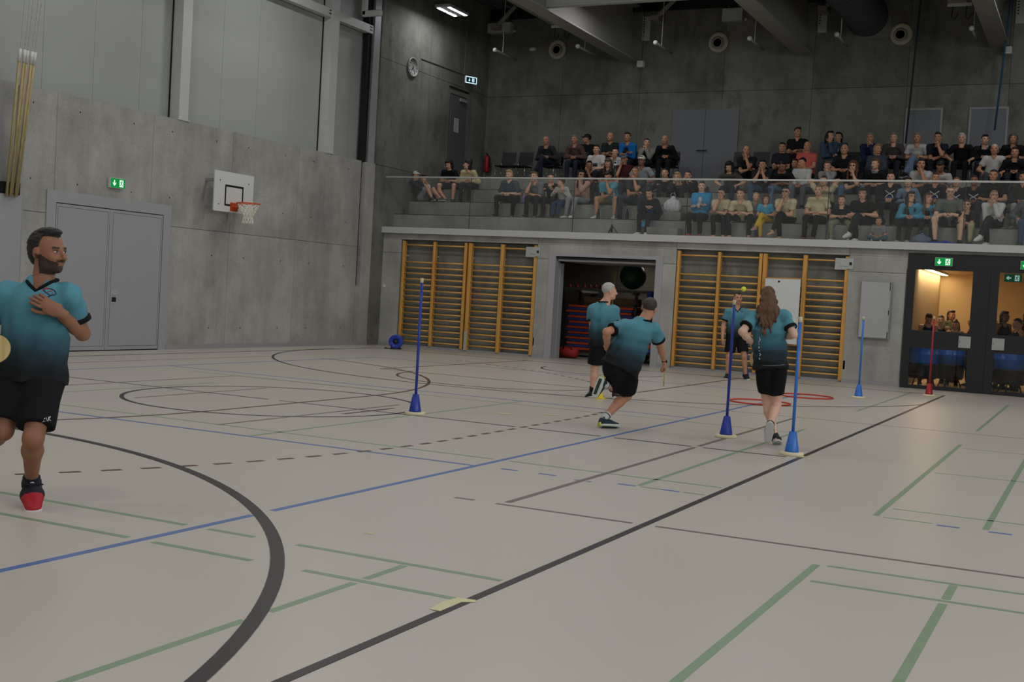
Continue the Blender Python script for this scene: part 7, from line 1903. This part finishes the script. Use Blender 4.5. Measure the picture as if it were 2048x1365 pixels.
# 4 - the goalkeeper facing the camera
lookD = dict(haircol=(40, 32, 28), hands=[(0.7, 0.02, 0.5), (0.7, 0.02, 0.5)], head=1.0, vneck=0.075, vdip=0.09, logo=1.0, seed=4, drop=0.10, shoe=[[plain('shoe_black', (24, 24, 28), 0.7)]] * 2, shoemesh=SHOE_HI, solemat=plain('sole_pale', (196, 198, 188), 0.6), lacemat=plain('lace_dark', (26, 26, 34), 0.8), leg_len=0.46)
t, J, Rh, ST = player(KEEPER, 'man in teal and black kit facing the camera before the wall bars', 1.03, 'b', lookD, 0.0135, 1.0)
b = Blob((-0.11, -0.13, -0.12), (0.11, 0.14, 0.14), 0.008); b.ell((0, 0.018, 0.036), (0.080, 0.099, 0.089), 0); b.keep(lambda X, Y, Z: np.minimum(0.080 - Z + 0.5 * (np.abs(X) - 0.03) + 0 * Y, -0.004 - Y + 0 * X) + 0 * Z); b.cut((0, 0.05, -0.05), (0, -0.3, -0.95))
hair_obj(t, b, J, Rh, 1.0, (42, 34, 30))

# 5 - the woman with long hair running away
lookE = dict(haircol=(70, 46, 32), hands=[(1.0, 0.02, 0.7), (1.0, 0.02, 0.7)], head=0.96, seed=5, drop=0.075, shoe=[[plain('shoe_black', (24, 24, 28), 0.7)]] * 2, shoemesh=SHOE_HI, solemat=plain('sole_grey_white', (186, 186, 184), 0.6), lacemat=plain('lace_dark', (26, 26, 34), 0.8), leg_len=0.40, fly=0.008, hemratio=1.46, loose=0.004, blend=0.012)
t, J, Rh, ST = player(WOMAN, 'woman with long brown hair in teal and black kit running away', 0.97, 'p', lookE, 0.0118, 0.96)
b = Blob((-0.16, -0.14, -0.46), (0.16, 0.22, 0.14), 0.008)
b.ell((0, 0.020, 0.038), (0.079, 0.100, 0.090), 0); b.keep(lambda X, Y, Z: np.minimum(0.072 - Z + 0 * X, -0.006 - Y + 0 * X) + 0 * Z); b.cut((0, 0.05, -0.07), (0, -0.3, -0.95))
b.cone((0, 0.095, -0.005), (0.0, 0.125, -0.14), 0.045, 0.058, 0.03, V3(1, 0, 0), 1.9); b.cone((0, 0.125, -0.14), (0.01, 0.135, -0.30), 0.058, 0.040, 0.03, V3(1, 0, 0), 2.1)
for q_, (x0, x1, z1) in enumerate(((-0.05, -0.085, -0.30), (0.05, 0.09, -0.33), (0.0, 0.02, -0.45), (0.03, 0.055, -0.40), (-0.03, -0.035, -0.39), (0.07, 0.115, -0.25), (-0.06, -0.10, -0.22))):
    b.cone((x0, 0.135, -0.12), (x1, 0.180, z1), 0.030, 0.010, 0.02)
b.wrinkle(0.0020, 40, 8)
gx_, gy_, gz_ = b.ax[0][:, None, None], b.ax[1][None, :, None], b.ax[2][None, None, :]
b.d = b.d + (0.0042 * np.sin(gx_ * 150 + 2.2 * np.sin(gz_ * 34) + gy_ * 40) * np.clip(0.05 - gz_ * 4, 0.2, 1)).astype(np.float32)
hair_obj(t, b, J, Rh, 0.96, (92, 60, 38))
stroke, bvh, bvs, side, up, fr, so, sho, drape = ST
m = MB(); pz = J['pelvis'] - unit(J['chest'] - J['pelvis']) * 0.03
m.tube([tuple(drape(pz + side * x - V3(0, 0, 0.004 * math.cos(x * 20)), 0.001, -fr)) for x in np.linspace(-0.12, 0.12, 9)], 0.0035, 5); m.build('hem_piping', plain('piping_grey', (120, 122, 122), 0.7), so)
dl = unit(side * 0.75 - fr * 0.65); base = J['pelvis'] * 0.55 + J['chest'] * 0.45 + side * 0.06
for P in ([(0, 0.12), (0.012, 0.09), (0.0, 0.065)], [(0.0, 0.05), (0.012, 0.045)], [(0.0, 0.02), (0.012, 0.012), (0.0, 0.0)], [(-0.002, -0.02), (0.010, -0.03)], [(0, -0.05), (0.012, -0.065), (0, -0.08)], [(0.002, -0.10), (0.006, -0.12)]):
    stroke('side_print', P, 0.0045, wht, bvh, dl, base, so, (unit(np.cross(up, dl)), up))
paddle(J['root'] + J['wr'][0] + unit(J['fin'][0] - J['wr'][0]) * 0.05, V3(-0.25, 0.25, -0.75), V3(0.5, 0.7, 0.1), 'wooden paddle in the left hand of the running woman', 0.18, 0.16, 0.09)

# ------------------------------------------------------------------ people and barrels in the foyer
TK = (24, 24, 27); GF = 'people waiting in the foyer'
standing(-3.34, 26.98, 1.44, 'woman at the far left of the foyer bowing her dark head', ('tied', (30, 24, 21)), 'b', TK, -1, TK, 20, 35, GF, 'front')
standing(-3.18, 27.75, 1.42, 'woman with pale face in black tank top behind the red pole', ('tied', (40, 30, 26)), 'p', TK, -1, TK, 5, 0, GF)
standing(-3.06, 28.6, 1.54, 'woman in grey-green shirt standing farther back in the foyer', ('bob', (60, 42, 32)), 'b', (110, 116, 96), 0.62, (50, 52, 56), 40, 0, GF)
standing(-2.83, 27.35, 1.33, 'woman with hair bun in black tank top, middle of left foyer door', ('bun', (38, 28, 24)), 'b', TK, -1, TK, -5, 5, GF)
standing(-2.50, 27.6, 1.43, 'woman turned sideways at the right side of the left foyer door', ('tied', (88, 66, 46)), 'a', TK, -1, TK, -60, 0, GF)
standing(-2.13, 27.9, 1.45, 'woman half hidden by the door stile in the right foyer door', ('bun', (34, 26, 22)), 'b', TK, -1, TK, 60, 0, GF)
standing(-1.86, 27.4, 1.57, 'tall dark-haired woman in black top behind the right foyer door', ('bob', (26, 21, 19)), 'c', TK, -1, TK, 50, 0, GF)
standing(-1.58, 27.12, 1.44, 'woman with tied dark hair turned left behind the right foyer door', ('tied', (28, 22, 20)), 'b', TK, -1, TK, -60, 10, GF)
standing(-1.45, 28.3, 1.60, 'woman cut by the right picture edge in the foyer', ('bob', (24, 20, 19)), 'b', TK, -1, TK, 30, 0, GF)
BARB = plain('barrel_blue', (46, 112, 206), 0.25, 0, 0.06); BARK = plain('barrel_black', (20, 22, 28), 0.4)
for (x, y, lab) in ((-3.30, 26.25, 'blue barrel partly hidden at the left foyer door frame'), (-2.84, 26.78, 'blue barrel in the middle of the left foyer door'), (-2.19, 26.82, 'blue barrel behind the stile between the foyer doors'), (-1.62, 26.4, 'wide blue barrel behind the right foyer door'), (-1.05, 26.9, 'blue barrel beyond the right picture edge')):
    t = thing('drum_barrel', lab, 'barrel', (x, y, 0), 0, 'blue barrels in the foyer')
    m = MB(); m.lathe([(0.0, 0.92), (0.27, 0.92), (0.285, 0.91), (0.285, 0.88), (0.30, 0.83), (0.31, 0.72), (0.318, 0.71), (0.318, 0.68), (0.31, 0.67), (0.31, 0.50)][::-1], 28); m.build('shell', BARB, t)
    m = MB(); m.lathe([(0.31, 0.50), (0.318, 0.49), (0.318, 0.46), (0.31, 0.45), (0.305, 0.25), (0.28, 0.18), (0.0, 0.18)][::-1], 28); m.build('lower_shell', BARK, t)
    for i in range(3):
        a = i * 2.094 + 0.4
        m = MB(); m.tube([(0.2 * math.cos(a), 0.2 * math.sin(a), 0.2), (0.27 * math.cos(a), 0.27 * math.sin(a), 0.0)], 0.014, 6); m.build('leg', BLACK, t)

# ------------------------------------------------------------------ belongings on the gallery
t = thing('camera_tripod', 'black tripod with a small white camera behind the glass', 'tripod', (-10.25, 25.62, WALK))
for i in range(3):
    a = 0.5 + i * 2.094
    m = MB(); m.tube([(0.02 * math.cos(a), 0.02 * math.sin(a), 0.20), (0.17 * math.cos(a), 0.17 * math.sin(a), 0.0)], 0.009, 6); m.build('leg', BLACK, t)
m = MB(); m.lathe([(0.0, 0.06), (0.022, 0.06), (0.026, 0.2), (0.016, 0.24), (0.0, 0.24)], 10); m.build('hub', BLACK, t)
m = MB(); m.tube([(0, 0, 0.08), (0, 0, 0.9), (0, 0, 1.56)], [0.010, 0.009, 0.007], 8); m.build('column', plain('tripod_silver', (150, 152, 152), 0.3, 0.6), t)
c = bx('camera_body', (-0.035, 0.035, -0.03, 0.03, 1.60, 1.70), WHITE, t, 0.006)
m = MB(); m.lathe([(0.0, -0.045), (0.024, -0.045), (0.026, -0.03)], 12, (0, 0, 1.665), 'y'); m.build('lens', BLACK, c)
bx('mount', (-0.03, 0.03, -0.025, 0.025, 1.54, 1.60), BLACK, t)
for (x, y, z, lab, capc) in ((-10.84, 26.18, TOP[0], 'dark bottle standing left on the step by the khaki shorts', (30, 32, 36)), (-10.08, 26.10, TOP[0], 'dark bottle with blue neck at the heavy man feet', (40, 80, 170))):
    t = thing('bottle', lab, 'bottle', (x, y, z), 0, 'bottles on the gallery step')
    m = MB(); m.lathe([(0.0, 0.0), (0.036, 0.0), (0.038, 0.01), (0.038, 0.15), (0.016, 0.20), (0.014, 0.24), (0.0, 0.24)], 14); m.build('body', plain('bottle_dark', (26, 28, 34), 0.2), t)
    m = MB(); m.lathe([(0.0, 0.235), (0.018, 0.235), (0.018, 0.265), (0.0, 0.27)], 12); m.build('cap', plain('bottle_cap_%d' % capc[2], capc, 0.4), t)
def soft_bag(name, loc, size, rgb, label, seed, parts=()):
    t = thing(name, label, 'bag', loc)
    b = Blob((-size[0] * 1.2, -size[1] * 1.3, -0.01), (size[0] * 1.2, size[1] * 1.3, size[2] * 1.1), 0.012)
    b.ell((0, 0, size[2] * 0.36), (size[0], size[1], size[2] * 0.46), 0); b.cone((0, 0, size[2] * 0.3), (0, 0, size[2] * 0.92), size[1] * 0.85, size[1] * 0.22, 0.06, V3(1, 0, 0), size[0] / size[1] * 0.7)
    b.wrinkle(0.003, 40, seed); b.cut((0, 0, 0.0), (0, 0, -1))
    v, q = b.net(); link('pouch', fast_mesh('pouch', v, q, True), cloth(rgb), t)
    m = MB(); m.tube([(-size[0] * 0.3, 0, size[2] * 0.85), (-size[0] * 0.2, -0.02, size[2] * 1.12), (size[0] * 0.2, -0.02, size[2] * 1.12), (size[0] * 0.3, 0, size[2] * 0.85)], 0.009, 6); m.build('handle', cloth(tuple(int(c * 0.8) for c in rgb)), t)
    return t
soft_bag('plastic_bag', (-9.05, 26.30, 3.545), (0.21, 0.14, 0.40), (190, 192, 194), 'white plastic bag standing on the aisle stair block', 3)
soft_bag('cloth_bag', (-13.02, 26.62, TOP[1]), (0.10, 0.07, 0.22), (140, 118, 176), 'small lilac cloth bag on the step between two spectators', 4)
soft_bag('hand_bag', (-4.36, 27.40, TOP[2]), (0.20, 0.10, 0.22), (128, 104, 58), 'mustard brown handbag on the step under the scarf woman', 5)
soft_bag('rucksack', (-4.40, 26.02, TOP[0]), (0.17, 0.12, 0.26), (34, 34, 38), 'dark rucksack beside the black t-shirt woman in front row', 6)
soft_bag('sports_bag', (-3.42, 25.62, WALK), (0.20, 0.12, 0.24), (92, 108, 128), 'grey-blue patterned sports bag on the walkway behind the glass', 7)
soft_bag('small_bag', (-9.45, 25.66, 3.15), (0.13, 0.09, 0.16), (70, 140, 176), 'small light blue bag on the lowest aisle stair block', 8)
t = thing('flag', 'rolled blue flag with white pole lying on the walkway', 'flag', (-3.4, 25.44, WALK))
m = MB(); m.tube([(-0.66, 0, 0.016), (0.25, 0.02, 0.016)], 0.014, 8); m.build('pole', WHITE, t)
for xx in (-0.66, -0.2, 0.1):
    m = MB(); m.tube([(xx - 0.02, 0, 0.016), (xx + 0.02, 0, 0.016)], 0.016, 8); m.build('ferrule', plain('flag_blue', (34, 58, 150), 0.7), t)
b = Blob((0.05, -0.08, 0.0), (0.75, 0.1, 0.12), 0.012); b.cone((0.15, 0, 0.02), (0.45, 0.02, 0.035), 0.022, 0.045, 0, V3(0, 1, 0), 1.2); b.cone((0.45, 0.02, 0.035), (0.66, 0.03, 0.025), 0.045, 0.022, 0.03); b.wrinkle(0.004, 50, 2); b.cut((0, 0, 0.002), (0, 0, -1))
v, q = b.net(); link('cloth', fast_mesh('cloth', v, q, True), plain('flag_blue', (34, 58, 150), 0.7), t)
for (x, y, lab) in ((-8.43, 29.35, 'empty black chair left behind the chin-propping bald man'), (-7.93, 29.35, 'empty black chair right behind the chin-propping bald man'), (-7.40, 29.4, 'black chair behind the man with white lanyard'), (-5.72, 29.4, 'empty black chair right of the denim jacket women'), (-13.6, 29.42, 'empty black chair between the dark grey and pink shirt men')):
    chair(x, y, lab)
